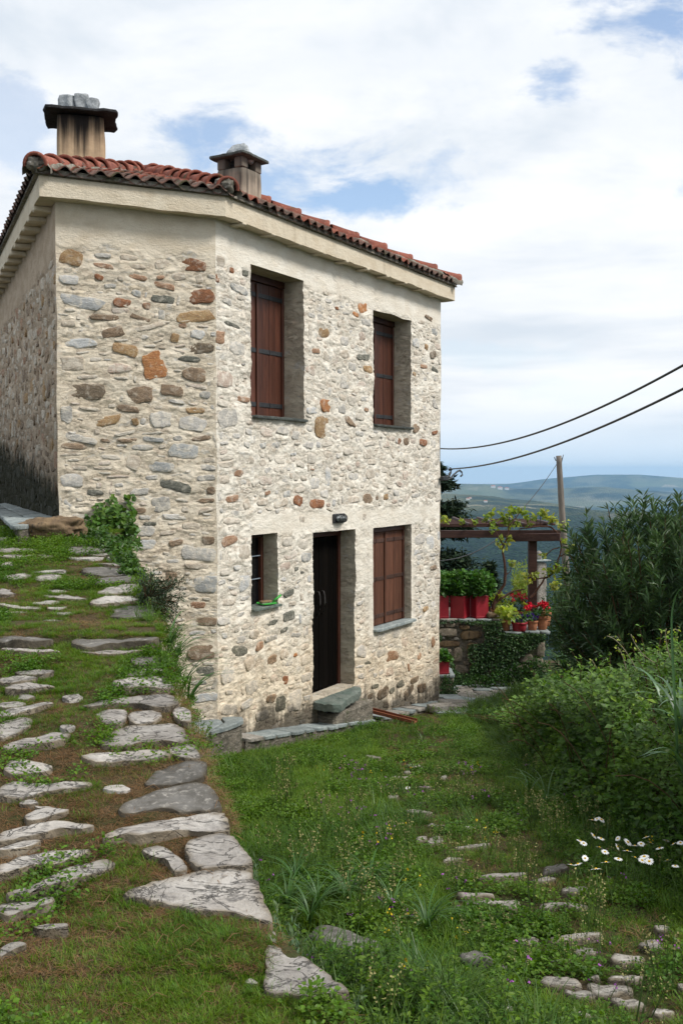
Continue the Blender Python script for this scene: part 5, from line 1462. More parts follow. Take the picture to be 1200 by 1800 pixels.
mk('rubble_face', np.array(R_).reshape(-1, 3), gridF(14, 60), M_RUBBLE, lw)

# stone bench beside the left wall
bz = 2.72-.435
bench = empty('stone_bench', (-2.8, 8.8, bz-.15), 'low bench of thin grey slate slabs along the dark mossy wall', 'bench')
bp0 = np.array([zat(22, 925, bz)[:2], zat(98, 917, bz)[:2]])
fl0 = zat(0, 906, bz)[:2]; dirb = (fl0-bp0[0])/np.linalg.norm(fl0-bp0[0]); 
rs = np.random.default_rng(33)
Wl = lambda s: (Lc+dL*s)[:2]
def fe(s): return bp0[0] + dirb*s
cuts = [0, .55, 1.0, 1.6, 2.2, 2.9, 3.6, 4.4, 5.4]
for k in range(len(cuts)-1):
    a_, b_ = cuts[k], cuts[k+1]
    f0, f1 = fe(a_+.005), fe(b_-.005); w0, w1 = Wl(max(a_-.3, -.02))+nL[:2]*-.02, Wl(b_-.3)+nL[:2]*-.02
    if k == 0: w0 = Wl(0)+nM[:2]*.0; ps = [f0, bp0[1], w0+dM[:2]*.10, w0, w1, f1]
    else: ps = [f0, w0, w1, f1]
    if k == 0:
        slab('bench_slab', ps, bz+.002*k, .035, M_SLATE, bench, 80+k, n=34, jit=.004, amp=.006)
    else:
        m_a = (ps[0]*.55+ps[1]*.45); m_b = (ps[3]*.55+ps[2]*.45); e_ = (m_b-m_a)*0+ (ps[0]-ps[1])/np.linalg.norm(ps[0]-ps[1])*.005
        slab('bench_slab', [ps[0], m_a+e_, m_b+e_, ps[3]], bz+.001*k, .03, M_SLATE, bench, 80+k, n=24, jit=.004, amp=.006)
        slab('bench_slab', [m_a-e_, ps[1], ps[2], m_b-e_], bz-.002+.001*k, .03, M_SLATE, bench, 95+k, n=24, jit=.004, amp=.006)
mb = MB(); n = 50
F1 = np.array([np.append(fe(s)+(-dirb[::-1]*np.array([-1, 1]))*0, 0) for s in np.linspace(.05, 5.2, n)])
end = np.array([np.append(bp0[0]*(1-f)+bp0[1]*f+np.array([0, .05]), 0) for f in np.linspace(.05, 1.0, 14)])
Ln = np.concatenate([F1[::-1]+np.array([.05, .03, 0]), end])
R_ = []
for k in range(9):
    q = Ln.copy(); q[:, 2] = bz-.03-k*.05; q += np.array([.0, 1, 0])*(.03*fbm(q*np.array([1, 1, 2]), 9, 3, 45))[:, None]; R_.append(q)
mk('bench_base', np.array(R_).reshape(-1, 3), gridF(9, len(Ln)), M_RUBBLE, bench)
bo = atd(97, 940, 8.42); bo[2] = float(z_path(bo[0], bo[1]))+.075
V, F = lump(bo, .25, 51, 5, (1.02, .55, .44), .26, 3.2)
mk('boulder', V, F, M_BOULD, label='ochre brown boulder under the end of the slate bench', cat='boulder')

# loose stones on the lane
p = hit_surf(837, 1697, False); V, F = lump(p+EZ*.012, .078, 61, 4, (1.0, .6, .5), .2, 2.5)
mk('rock', V, F, M_PATHDK, label='dark loose rock half sunk in the grass beside the worn stones', cat='rock')
p = hit_surf(596, 1676, False)+EZ*.01
V, F = rough_box(p, np.array([.72, -.68, .10]), np.array([.69, .72, .0]), .36, .15, .13, 9, .02, 7, 12, .5)
mk('fallen_stone', V, F, M_PATHDK, label='dark squared stone lying tilted in the hollow below the path edge', cat='stone')

# ================================================================ TERRACE with pots, behind the house corner
TD = 16.4
def T_(px, py, d=TD): return atd(px, py, d)
terr = empty('terrace_wall', tuple(T_(870, 1200)), 'ivy-covered stone terrace wall carrying the flower pots', 'terrace wall')
zt1 = float(T_(820, 1088)[2]); zt2_ = float(T_(920, 1110)[2]); zb_ = float(T_(870, 1215)[2])-.3
xl = float(T_(700, 1150)[0]); xs = float(T_(880, 1150)[0]); xr = float(T_(961, 1150)[0])
rs = np.random.default_rng(41)
def rubble_face(x0, x1, z0, z1, mapf, seed):
    """irregular stones set on a face, each a part, dark joints between"""
    S = place_filler([], x0, x1, z0, z1, [], seed, [((.20, .36), (.10, .17), 500), ((.12, .22), (.06, .12), 1500), ((.06, .13), (.035, .07), 1500)], ['t'], .004)
    r_ = np.random.default_rng(seed)
    for k, (t, z, w, h, _) in enumerate(S):
        if z-h/2 < z0-.05: continue
        nc = int(r_.integers(5, 8)); an = (np.arange(nc)+r_.uniform(-.3, .3, nc))/nc*2*pi+r_.uniform(0, 2)
        pl = np.stack([t+np.sign(np.cos(an))*np.abs(np.cos(an))**.4*w*.52, z+np.sign(np.sin(an))*np.abs(np.sin(an))**.4*h*.52], -1)
        pl[:, 0] = np.clip(pl[:, 0], x0, x1); hg = r_.uniform(.01, .05)
        V, F = stone_vf(pl, mapf, hg, .10, n=14, jit=.03, rs=r_, prof=[(1.02, -.10), (1.0, hg*.6), (.90, hg), (.55, hg*1.05)], rough=.5, seed=k, cut=.12)
        mk('stone', V, F, [M_TERRST, M_TERRST, M_LANEST, M_BOULD][int(r_.choice([0, 0, 0, 1, 2, 3]))], terr, smooth=True)
mpy = lambda u, v, hh: np.stack([u, TD+.05-hh, v], -1)
mpx = lambda u, v, hh: np.stack([xr-.05+hh, u, v], -1)
rubble_face(xl+.6, xs, zb_+.2, zt1-.035, mpy, 501); rubble_face(xs, xr, zb_+.2, zt2_-.035, mpy, 502)
rubble_face(TD+.05, TD+1.7, zb_+.2, zt2_-.035, mpx, 503)
mbk = MB()
V, F = box_vf(((xl+xs)/2, TD+.96, (zb_+zt1-.06)/2), EX, EY, EZ, xs-xl-.02, 1.8, zt1-.06-zb_, 0); mbk.add(V, F)
V, F = box_vf(((xs+xr)/2-.03, TD+.96, (zb_+zt2_-.06)/2), EX, EY, EZ, xr-xs-.09, 1.8, zt2_-.06-zb_, 0); mbk.add(V, F)
mbk.obj('core', M_RUBBLE, terr, smooth=False)
x = xl
while x < xs:
    w = min(rs.uniform(.22, .36), xs+.03-x)
    if w < .08: break
    slab('coping_slab', [(x+.004, TD-.05), (x+w-.004, TD-.05+rs.uniform(-.02, .02)), (x+w-.004, TD+.50), (x+.004, TD+.50)], zt1, .035, M_LANEST if rs.random() < .5 else M_SLATE, terr, int(x*90)+200, n=16, jit=.008); x += w
x = xs+.04
while x < xr+.02:
    w = min(rs.uniform(.25, .36), xr+.05-x)
    if w < .08: break
    slab('coping_slab', [(x+.004, TD-.06), (x+w-.004, TD-.06+rs.uniform(-.02, .02)), (x+w-.004, TD+.6), (x+.004, TD+.6)], zt2_, .035, M_SLATE, terr, int(x*90)+300, n=16, jit=.008); x += w
for y in (TD+.62, TD+.95, TD+1.3):
    slab('coping_slab', [(xs+.04, y), (xr+.04, y), (xr+.04, y+.32), (xs+.04, y+.32)], zt2_, .035, M_SLATE, terr, int(y*10), n=20, jit=.006)
# small plinth for the low pot, at the house corner
PD = 15.35
pz = float(atd(785, 1186, PD)[2])
pl_ = empty('plinth', tuple(atd(785, 1235, PD)), 'small stone plinth at the house corner under the low red pot', 'plinth')
px0, px1 = float(atd(762, 1200, PD)[0]), float(atd(799, 1200, PD)[0])
V, F = rough_box(((px0+px1)/2, PD+.3, pz-.04-.30), EX, EY, px1-px0-.04, .6, .60, 10, .02, 9, 4, .2); mk('plinth_body', V, F, M_TERRST, pl_)
slab('plinth_slab', [(px0, PD-.03), (px1, PD-.05), (px1, PD+.6), (px0, PD+.6)], pz, .04, M_SLATE, pl_, 5, n=20)
# paved corner: flat slabs in front of the terrace
pave = empty('paving', tuple(hit_surf(830, 1230, False)), kind='structure')
rs = np.random.default_rng(52)
poly = [hit_surf(*p, False)[:2] for p in ((772, 1262), (800, 1252), (850, 1240), (905, 1222), (905, 1206), (780, 1206))]
cells = []
for _ in range(400):
    a = hit_surf(rs.uniform(765, 910), rs.uniform(1205, 1262), False)[:2]
    if _ and min(np.linalg.norm((a-c)*np.array([1, .8])) for c in cells) < .21 if cells else False: continue
    # keep inside the paved outline
    py_e = np.interp((a[0]), [0.9, 1.5, 1.9, 2.6], [0, 0, 0, 0])
    cells.append(a)
    if len(cells) > 70: break
def inside(pt, poly):
    c = False; n = len(poly)
    for i in range(n):
        x1, y1 = poly[i]; x2, y2 = poly[(i+1) % n]
        if (y1 > pt[1]) != (y2 > pt[1]) and pt[0] < (x2-x1)*(pt[1]-y1)/(y2-y1)+x1: c = not c
    return c
cells = [c for c in cells if inside(c, poly)]
def clip_half(pl, m, d):       # keep side where (p-m).d < 0
    out = []
    for i in range(len(pl)):
        a_, b_ = pl[i], pl[(i+1) % len(pl)]; fa_, fb_ = (a_-m) @ d, (b_-m) @ d
        if fa_ <= 0: out.append(a_)
        if (fa_ < 0) != (fb_ < 0) and fa_ != fb_: out.append(a_+(b_-a_)*fa_/(fa_-fb_))
    return out
for i, c in enumerate(cells):
    pl = [c+np.array(v)*.26 for v in ((-1, -1), (1, -1), (1, 1), (-1, 1))]
    for j, c2_ in enumerate(cells):
        if i == j or np.linalg.norm(c2_-c) > .8: continue
        m_ = (c+c2_)/2; d_ = (c2_-c)/np.linalg.norm(c2_-c); pl = clip_half(pl, m_-d_*.012, d_)
        if len(pl) < 3: break
    if len(pl) < 3: continue
    z = float(ground_z(np.array([c[0]]), np.array([c[1]]))[0])
    slab('paving_slab', pl, z+.045, .05, M_SLATE if rs.random() < .6 else M_LANEST, pave, 400+i, n=14, jit=.01, slope=(0, -.09))
q = hit_surf(776, 1252, False); V, F = rough_box(q+EZ*.06, np.array([.93, .36, 0]), np.array([-.36, .93, 0]), .36, .22, .10, 8, .015, 9, 6, .4)
mk('step_stone', V, F, M_LANEST, label='pale block of stone lying at the right foot of the house', cat='stone')

# pots --------------------------------------------------------------
M_REDPOT = simple('red_tin', (.28, .012, .022), .5, .5, .12)
M_TERRA = simple('terracotta', (.40, .165, .085), .8, .2, .2)
M_SOILD = simple('pot_soil', (.03, .022, .015), 1, .1)
L_GER = leafmat('geranium_leaf', (.028, .085, .012), (.060, .155, .022), .3, .5, inst=False)
L_LIME = leafmat('lime_leaf', (.24, .34, .05), (.36, .42, .09), .4, .5, inst=False)
L_DARKIVY = leafmat('small_ivy_leaf', (.025, .058, .016), (.045, .10, .024), .15, .5, inst=False)
L_IVY = leafmat('ivy_leaf', (.035, .085, .014), (.075, .155, .022), .3, .4, inst=False)
L_VINE = leafmat('vine_leaf', (.20, .27, .045), (.34, .36, .10), .45, .5, inst=False)
L_OLE = leafmat('oleander_leaf', (.032, .068, .026), (.075, .135, .046), .15, .42, .5, inst=False)
L_BRAM = leafmat('bramble_leaf', (.042, .105, .010), (.105, .195, .018), .3, .5, inst=False)
L_CON = leafmat('conifer_needles', (.012, .026, .014), (.022, .042, .018), .05, .7, .2, inst=False)
L_BROWNF = simple('brown_stem', (.09, .055, .03), .9, .1)
L_VTRUNK = simple('vine_bark', (.085, .045, .032), .9, .1, .4, 60)
M_STEM = simple('green_stem', (.07, .12, .03), .8, .2)
def tintn(n, per, lo=.75, hi=1.25, r=rng, warm=.1):
    v = r.uniform(lo, hi, (n, 1)); w = r.normal(0, warm, (n, 1))
    c = np.concatenate([v*(1+w), v, v*(1-w)], 1); return np.repeat(c, per, 0)
def cloud_leaves(name, mat, pts, L, W, parent, six=False, up=.5, out_c=None, lo=.7, hi=1.3, curl=.15, fold=.2, r=rng, **tg):
    n = len(pts); ax = rand_dirs(n, r)
    if out_c is not None: ax = unit(ax*.9 + unit(pts-out_c)*.8)
    nr = unit(rand_dirs(n, r)*.8+EZ*up + (0 if out_c is None else unit(pts-out_c)*.7))
    LL_ = L*r.uniform(.6, 1.2, n); WW = W*r.uniform(.7, 1.2, n)
    V, F = (leaves6_vf if six else leaves_vf)(pts, ax, nr, LL_, WW, fold, curl)
    return mk(name, V, F, mat, parent, tint=tintn(n, 7 if six else 4, lo, hi, r), smooth=False, **tg)
def ball_pts(c, rad, n, r=rng, shell=.55):
    d = rand_dirs(n, r); q = r.uniform(shell, 1, (n, 1))**.6
    return np.array(c)+d*q*np.array(rad)
def red_tin(px0, px1, pyt, pyb, d, label, rot, parent_terr=True):
    a, b_ = atd(px0, pyb, d), atd(px1, pyb, d); w = b_[0]-a[0]; h = float(atd(px0, pyt, d)[2]-a[2])
    c = np.array([(a[0]+b_[0])/2, d, 0]); zb2 = float(a[2])
    o = empty('flower_pot', (c[0], c[1], zb2), label, 'flower pot', 'red square tin pots')
    ca, sa = cos(rot), sin(rot); U = np.array([ca, sa, 0]); V2 = np.array([-sa, ca, 0]); s = w/(abs(ca)+abs(sa))
    mb = MB()
    for (dx, dy, sx, sy) in ((s/2-.006, 0, .012, s), (-s/2+.006, 0, .012, s), (0, s/2-.006, s-.025, .012), (0, -s/2+.006, s-.025, .012)):
        V, F = box_vf(c+U*dx+V2*dy+EZ*(zb2+h/2), U, V2, EZ, sx, sy, h, .003); mb.add(V, F)
    mb.obj('tin', M_REDPOT, o, smooth=False)
    V, F = box_vf(c+EZ*(zb2+h-.04), U, V2, EZ, s-.03, s-.03, .02, 0); mk('soil', V, F, M_SOILD, o, smooth=False)
    for zz in (.04, h-.012):
        rmb = MB()
        for (dx, dy, sx, sy) in ((s/2+.002, 0, .008, s+.012), (-s/2-.002, 0, .008, s+.012), (0, s/2+.002, s-.006, .008), (0, -s/2-.002, s-.006, .008)):
            V, F = box_vf(c+U*dx+V2*dy+EZ*(zb2+zz), U, V2, EZ, sx, sy, .014, .003); rmb.add(V, F)
        rmb.obj('rim', M_REDPOT, o, smooth=False)
    return c, zb2+h, s
def geranium(c, zt, rad, hgt, seed, label, n=700, group='leafy green geraniums in the red tins'):
    r = np.random.default_rng(seed)
    o = empty('geranium', (c[0], c[1], zt), label, 'plant', group)
    pts = ball_pts((c[0], c[1], zt+hgt*.45), (rad, rad*.9, hgt*.58), n, r, .3); pts = pts[pts[:, 2] > zt-.06]
    pts += .03*np.stack([vnoise(pts, 6, 1), vnoise(pts, 6, 2), vnoise(pts, 6, 3)], -1)
    cloud_leaves('foliage', L_GER, pts, .065, .075, o, True, .6, np.array([c[0], c[1], zt]), .6, 1.35, .1, .15, r)
    mb = MB()
    for k in range(7):
        e = pts[r.integers(len(pts))]; s0 = np.array([c[0]+r.uniform(-.05, .05), c[1]+r.uniform(-.05, .05), zt-.05])
        V, F = tube_vf([s0, (s0+e)/2+EZ*.03, e], .006, 5); mb.add(V, F)
    mb.obj('stem', M_STEM, o)
for k, (a_, b_, lab) in enumerate(((757, 787, 'leftmost'), (790, 826, 'middle'), (826, 857, 'right'))):
    c, zt, s = red_tin(a_, b_, 1046, 1087, TD+.18, ['square red tin pot half hidden behind the house corner on the terrace wall', 'middle square red tin pot of the row on the terrace wall', 'square red tin pot beside the small stone on the terrace wall'][k], [.1, -.5, .35][k])
    geranium(c, zt, [.23, .24, .27][k], .40, 60+k, ['leafy green geranium nearest the house in the red tin row', 'leafy green geranium in the middle red tin', 'leafy green geranium spilling to the right from its red tin'][k], [600, 700, 800][k])
c, zt, s = red_tin(768, 788, 1161, 1186, PD+.1, 'low red tin pot alone on the small plinth by the house corner', .1)
geranium(c, zt, .12, .16, 65, 'small dark green plant in the low red tin on the plinth', 200, None)
p = T_(864, 1079, TD+.1); p[2] = zt1+.045
V, F = lump(p, .085, 66, 3, (1.1, .9, .6), .1); mk('stone', V, F, M_BOULD, label='rounded brown stone beside the red tins on the terrace wall', cat='stone')
def round_pot(px0, px1, pyt, pyb, d, mat, label, bowl=False, zbase=None):
    a, b_ = atd(px0, pyb, d), atd(px1, pyb, d); r = (b_[0]-a[0])/2; zb2 = float(a[2]) if zbase is None else zbase; h = float(atd(px0, pyt, d)[2])-float(a[2])
    c = np.array([(a[0]+b_[0])/2, d, zb2])
    o = empty('flower_pot', tuple(c), label, 'flower pot')
    k = .72 if not bowl else .8
    prof = [(0, .002), (r*k*.92, .002), (r*k, .008), (r*.93, h*.72), (r*.93, h*.76), (r*1.02, h*.77), (r*1.02, h*.97), (r*.99, h), (r*.92, h), (r*.9, h*.8), (r*.88, h*.72)]
    V, F = lathe_vf(c, prof, 24); mk('pot', V, F, mat, o)
    V, F = lathe_vf(c, [(r*.9, h*.86), (r*.5, h*.9), (0.001, h*.91)], 18); mk('soil', V, F, M_SOILD, o)
    return c, zb2+h, r
zc_ = zt2_
def flowers(c, mat_name, colr, n, rad, size, parent, seed, hgt):
    r = np.random.default_rng(seed)
    m = MATS.get(mat_name) or simple(mat_name, colr, .6, .2, .25)
    heads = ball_pts((0, 0, 0), rad, n, r, .5); heads[:, 2] = np.abs(heads[:, 2])*.9
    for k in range(n):
        hc = np.array(c)+heads[k]+EZ*hgt; ng = 14
        pts = hc + rand_dirs(ng, r)*size*.55
        V, F = leaves_vf(pts, rand_dirs(ng, r)+EZ*.4, rand_dirs(ng, r), size*.8, size*.7, .2); mk('blossom', V, F, m, parent, smooth=False, tint=tintn(ng, 4, .7, 1.3, r))
def potplant(c, zt, rad, hgt, n, mat, L, W, seed, label, name='plant', up=.6):
    r = np.random.default_rng(seed)
    o = empty(name, (c[0], c[1], zt), label, 'plant')
    pts = ball_pts((c[0], c[1], zt+hgt*.4), (rad, rad, hgt*.6), n, r, .2); pts = pts[pts[:, 2] > zt-.03]
    cloud_leaves('foliage', mat, pts, L, W, o, True, up, np.array([c[0], c[1], zt-.1]), .6, 1.3, .2, .2, r)
    return o
c, zt, r_ = round_pot(880, 897, 1090, 1109, TD+.10, M_TERRA, 'small terracotta pot with a lime green plant, nearest the step in the wall', zbase=zc_)
potplant(c, zt, .20, .20, 90, L_LIME, .14, .09, 70, 'lime green broad-leaved plant in the small terracotta pot', up=.9)
c, zt, r_ = round_pot(898, 926, 1094, 1110, TD+.06, M_REDPOT, 'round red bowl pot with dark purple flowers on the terrace wall', True, zbase=zc_)
o = potplant(c, zt, .17, .14, 120, L_GER, .05, .03, 71, 'dark purple flowering plant in the round red bowl')
flowers((c[0], c[1], zt), 'purple_petal', (.035, .012, .12), 16, (.16, .14, .10), .035, o, 81, .03)
c, zt, r_ = round_pot(925, 945, 1090, 1107, TD+.16, M_TERRA, 'terracotta pot of violet flowers between the red bowl and the tall pot', zbase=zc_)
o = potplant(c, zt, .12, .13, 90, L_GER, .05, .03, 72, 'violet flowering plant in the middle terracotta pot')
flowers((c[0], c[1], zt), 'violet_petal', (.07, .02, .22), 12, (.12, .1, .09), .035, o, 82, .03)
c, zt, r_ = round_pot(942, 963, 1080, 1104, TD+.22, M_TERRA, 'tall terracotta pot at the right end of the terrace wall', zbase=zc_)
o = potplant(c, zt, .17, .20, 130, L_GER, .06, .05, 73, 'red flowering geranium in the tall terracotta pot')
flowers((c[0]-.06, c[1], zt), 'red_petal', (.62, .010, .035), 20, (.26, .12, .13), .05, o, 83, .12)
c, zt, r_ = round_pot(950, 968, 1073, 1097, TD+.62, M_TERRA, 'terracotta pot set back behind the tall pot', zbase=zc_)
c, zt, r_ = round_pot(862, 898, 1058, 1082, TD+.75, M_TERRA, 'wide terracotta pot with yellow-green plant behind the lime green one', zbase=zc_+.05)
potplant(c, zt, .26, .30, 200, L_LIME, .06, .045, 74, 'yellow-green shrub with small leaves behind the pots')
c, zt, r_ = round_pot(896, 922, 1068, 1090, TD+.65, M_REDPOT, 'red pot of pink and red flowers behind the round bowl', zbase=zc_+.03)
o = potplant(c, zt, .22, .24, 130, L_DARKIVY, .05, .04, 75, 'reddish flowering plant at the back of the terrace')
flowers((c[0], c[1], zt), 'pink_petal', (.55, .03, .06), 12, (.24, .12, .26), .045, o, 84, .10)

# pergola -------------------------------------------------------------
pg = empty('pergola', tuple(T_(934, 1060, TD+.7)), 'dark brown timber pergola with a vine growing over it', 'pergola')
PDp = TD+.5
def beam(a, b_, w, h, nm='beam', up=EZ):
    a = np.array(a); b_ = np.array(b_); L_ = np.linalg.norm(b_-a); D = (b_-a)/L_; S_ = np.cross(D, up); S_ /= np.linalg.norm(S_); U_ = np.cross(S_, D)
    V, F = box_vf((a+b_)/2, D, S_, U_, L_, w, h, .006); mk(nm, V, F, M_BEAM, pg, smooth=False)
beam(atd(740, 939, PDp), atd(984, 938, PDp), .10, .125)
beam(atd(890, 945, PDp+.05)+EZ*-.0, atd(984, 944, PDp-.25), .09, .13)
beam(atd(935, 1075, PDp+.12)-EZ*0, atd(935, 944, PDp+.12), .135, .135, 'post', EY)
for k, (y_, dz) in enumerate(((.55, .06), (.95, .06), (1.35, .06), (1.75, .06), (2.15, .06))):
    a_ = atd(740, 928, PDp); b_ = atd(975, 928, PDp)
    beam(np.array([a_[0], PDp+y_, a_[2]+.02]), np.array([b_[0]-.02, PDp+y_, a_[2]+.02]), .06, .07, 'rafter')
for xk in np.linspace(float(atd(775, 930, PDp)[0]), float(atd(970, 930, PDp)[0]), 5):
    z_ = float(atd(800, 929, PDp)[2])+.075
    beam((xk, PDp-.12, z_), (xk, PDp+2.4, z_), .05, .04, 'batten')
# grape vine
vn = empty('grape_vine', tuple(T_(868, 1078, TD+.35)), 'twisting brown grape vine with fresh yellow-green leaves over the pergola', 'vine')
def vstem(pts, r0, r1, d0=TD+.33, nm='trunk'):
    P = []
    for k, q in enumerate(pts): P.append(atd(q[0], q[1], d0 + (q[2] if len(q) > 2 else 0)))
    P = np.array(P); s = np.linspace(0, len(P)-1, len(P)*5); P2 = np.stack([np.interp(s, range(len(P)), P[:, k]) for k in range(3)], 1)
    for _ in range(2): P2[1:-1] = (P2[:-2]+P2[1:-1]*2+P2[2:])/4
    P2 += .010*np.stack([vnoise(P2, 14, 1), vnoise(P2, 14, 2), vnoise(P2, 14, 3)], -1)
    R = np.linspace(r0, r1, len(P2))*(1+.15*vnoise(P2, 20, 4))
    V, F = tube_vf(P2, R, 7); mk(nm, V, F, L_VTRUNK, vn); return P2
tips = []
st_ = [([(865, 1072), (870, 1055), (877, 1040), (885, 1028), (888, 1012), (886, 995), (884, 975), (883, 962)], .032, .018),
 ([(883, 962), (880, 952), (876, 944), (871, 936), (866, 928)], .012, .006), ([(883, 962), (888, 950), (892, 940), (893, 925), (905, 912), (912, 902)], .014, .006),
 ([(888, 1012), (894, 1006), (898, 998), (900, 992)], .008, .004),
 ([(869, 1062), (880, 1052), (892, 1045), (905, 1038), (918, 1036), (922, 1036)], .022, .010),
 ([(930, 1052), (938, 1045), (945, 1035), (952, 1025), (957, 1016), (945, 1017), (930, 1020)], .024, .008),
 ([(957, 1016), (966, 1012), (974, 1003), (978, 990), (984, 975), (986, 960), (983, 945), (978, 935)], .018, .012),
 ([(955, 982), (962, 973), (970, 966), (982, 962)], .007, .009), ([(984, 978), (992, 975), (1000, 970), (1008, 966)], .010, .005),
 ([(978, 935), (965, 925), (950, 925), (930, 927), (912, 930)], .016, .010), ([(974, 1003), (985, 1008), (996, 1010)], .008, .004)]
for pts, a_, b_ in st_: vstem(pts, a_, b_, TD+.33 if pts[0][1] > 940 else TD+.42)
for (x_, y0_, y1_) in ((863, 922, 904), (853, 922, 912), (925, 926, 906), (942, 924, 912), (949, 924, 904), (968, 924, 914), (985, 928, 922), (900, 926, 908), (893, 926, 900)):
    vstem([(x_, y0_), (x_+1, (y0_+y1_)/2), (x_, y1_)], .008, .004, TD+.5, 'shoot')
rv_ = np.random.default_rng(91)
clusters = [(863, 903, 5), (853, 910, 5), (880, 906, 8), (890, 912, 9), (898, 900, 8), (905, 898, 6), (915, 898, 7), (908, 920, 6), (893, 922, 8), (868, 922, 8), (866, 932, 5), (925, 908, 8), (929, 916, 6), (938, 911, 4), (949, 902, 6), (953, 900, 5), (958, 910, 4),
 (968, 914, 8), (973, 918, 6), (990, 924, 8), (881, 952, 8), (884, 960, 7), (896, 950, 6), (900, 990, 4), (925, 1012, 4), (930, 1022, 5), (939, 1012, 5), (954, 976, 5), (990, 951, 5), (1000, 968, 8), (1005, 962, 6), (976, 995, 8), (984, 998, 7), (970, 1010, 9), (965, 1006, 7), (990, 1013, 5),
 (925, 1070, 6), (921, 1078, 6), (978, 1030, 5), (776, 912, 8), (783, 915, 6), (835, 916, 4), (812, 915, 3), (972, 1030, 4), (880, 1048, 4)]
pl2 = []
for (x_, y_, rr) in clusters:
    c = atd(x_, y_, TD+.33+(0.15 if y_ < 930 else 0)); pl2.append(c + rv_.normal(0, rr/1750*TD*.55, (int(5+rr*1.6), 3)))
pl2 = np.concatenate(pl2)
cloud_leaves('vine_leaves', L_VINE, pl2, .075, .07, vn, True, .3, None, .65, 1.3, .25, .3, rv_, kind='stuff')

# background chimney of a house further down, pole
cg = atd(948, 1010, 24.0)
bc_ = empty('stone_chimney', tuple(cg), 'small grey stone chimney of a lower house behind the pergola post', 'chimney')
w_ = 24*.26/17.5*1.0
V, F = rough_box(cg+EZ*(-.6), np.array([.9, .43, 0]), np.array([-.43, .9, 0]), .27, .24, 2.25, 8, .015, 9, 3, .2); V[:, 2] += 0
V, F = rough_box((cg[0], cg[1], (float(atd(948, 988, 24)[2])+float(atd(948, 1075, 24)[2]))/2), np.array([.9, .43, 0]), np.array([-.43, .9, 0]), .25, .22, float(atd(948, 988, 24)[2]-atd(948, 1075, 24)[2]), 14, .015, 9, 3, .2)
mk('shaft', V, F, M_LANEST, bc_)
zt = float(atd(948, 986, 24)[2])
V, F = rough_box((cg[0], cg[1], zt+.02), np.array([.9, .43, 0]), np.array([-.43, .9, 0]), .40, .38, .03, 8, .008, 9, 3, .3); mk('cap_slab', V, F, M_SLATE, bc_)
V, F = lump((cg[0]-.03, cg[1], zt+.13), .09, 15, 3, (.8, .8, 1.2), .15); mk('cap_rock', V, F, M_LANEST, bc_)
PY = 21.0
up_ = empty('utility_pole', tuple(atd(994, 1010, PY)), 'weathered wooden utility pole behind the pergola', 'utility pole')
pp = np.linspace(0, 1, 24)[:, None]; A0 = atd(999, 1075, PY); A1 = atd(981, 801, PY); P = A0*(1-pp)+A1*pp; P += .012*np.stack([vnoise(P, 1.5, 1), vnoise(P, 1.5, 2), P[:, 0]*0], -1)
V, F = tube_vf(P, np.linspace(.083, .058, 24), 12); mk('pole', V, F, M_POLE, up_)
for s in (-1, 1):
    V, F = tube_vf([A1-EZ*.10, A1-EZ*.10+EX*.06*s, A1-EZ*.03+EX*.09*s], .010, 6); mk('insulator_hook', V, F, M_IRON, up_)
V, F = tube_vf([A1-EZ*.2+EX*.05, A1+EZ*.02+EX*.10], .008, 6); mk('insulator_hook', V, F, M_IRON, up_)
cable('overhead_cable', A1-EZ*.12, atd(905, 908, 17.4), .06, .007, 'thin wire slanting down from the pole top to the pergola')
cable('overhead_cable', atd(902, 924, 22), atd(740, 985, 19), .25, .010, 'thin pale wire hanging below the pergola beam')

# ================================================================ HILLS, far country, air
L2P = lambda px, y, r: (y-830)/1750.0          # not used for placing, only documents the slope scale
az = np.unique(np.concatenate([np.linspace(-80, -2, 24), np.linspace(-2, 26, 330), np.linspace(26, 80, 24)]))
rr_ = np.concatenate([np.geomspace(22, 600, 60), np.geomspace(620, 5200, 230), np.geomspace(5300, 14000, 120), np.geomspace(14200, 18300, 40)])
AZ, RR = np.meshgrid(np.radians(az), rr_, indexing='ij')
azp = 600 + 1750*np.tan(np.radians(np.clip(az, -60, 60)))       # picture column of each bearing
def elev(py): return -(np.asarray(py, float)-830)/1750.0
crB = elev(np.interp(azp, [600, 770, 850, 900, 950, 1040, 1120, 1200, 1400], [862, 866, 870, 876, 880, 893, 905, 918, 905]))
crC = elev(np.interp(azp, [600, 790, 850, 900, 960, 1000, 1060, 1100, 1200, 1400], [852, 849, 849, 856, 857, 855, 853, 857, 866, 860]))
crD = elev(np.interp(azp, [600, 900, 950, 1050, 1120, 1200, 1400], [850, 849, 843, 834, 834, 839, 834]))
ctrl_r = np.log([22, 30, 60, 250, 900, 1500, 2600, 3600, 4800, 6200, 8200, 9600, 11800, 13500, 15000, 17000, 18300])
HZ = np.zeros_like(RR)
g22 = float(z_lane(0, 22))-EYE
for i in range(len(az)):
    rB, rC, rD = 4800, 9600, 15000
    tb = elev(935)*2600; t2 = elev(900)*3600
    if az[i] > 9: pass
    zz = [g22-.5, g22-5, -24, -70, -140, -190, tb, t2, crB[i]*rB, crB[i]*rB-110, -330, crC[i]*rC, crC[i]*rC-160, -330, crD[i]*rD, -330, -420]
    # smooth interpolation
    x = np.log(rr_); k = np.clip(np.searchsorted(ctrl_r, x)-1, 0, len(zz)-2)
    t = np.clip((x-ctrl_r[k])/(ctrl_r[k+1]-ctrl_r[k]), 0, 1); t = t*t*(3-2*t)*.6 + t*.4
    HZ[i] = np.array(zz)[k]*(1-t)+np.array(zz)[k+1]*t
HX, HY = RR*np.sin(AZ), RR*np.cos(AZ)
P = np.stack([HX, HY, np.zeros_like(HX)], -1)
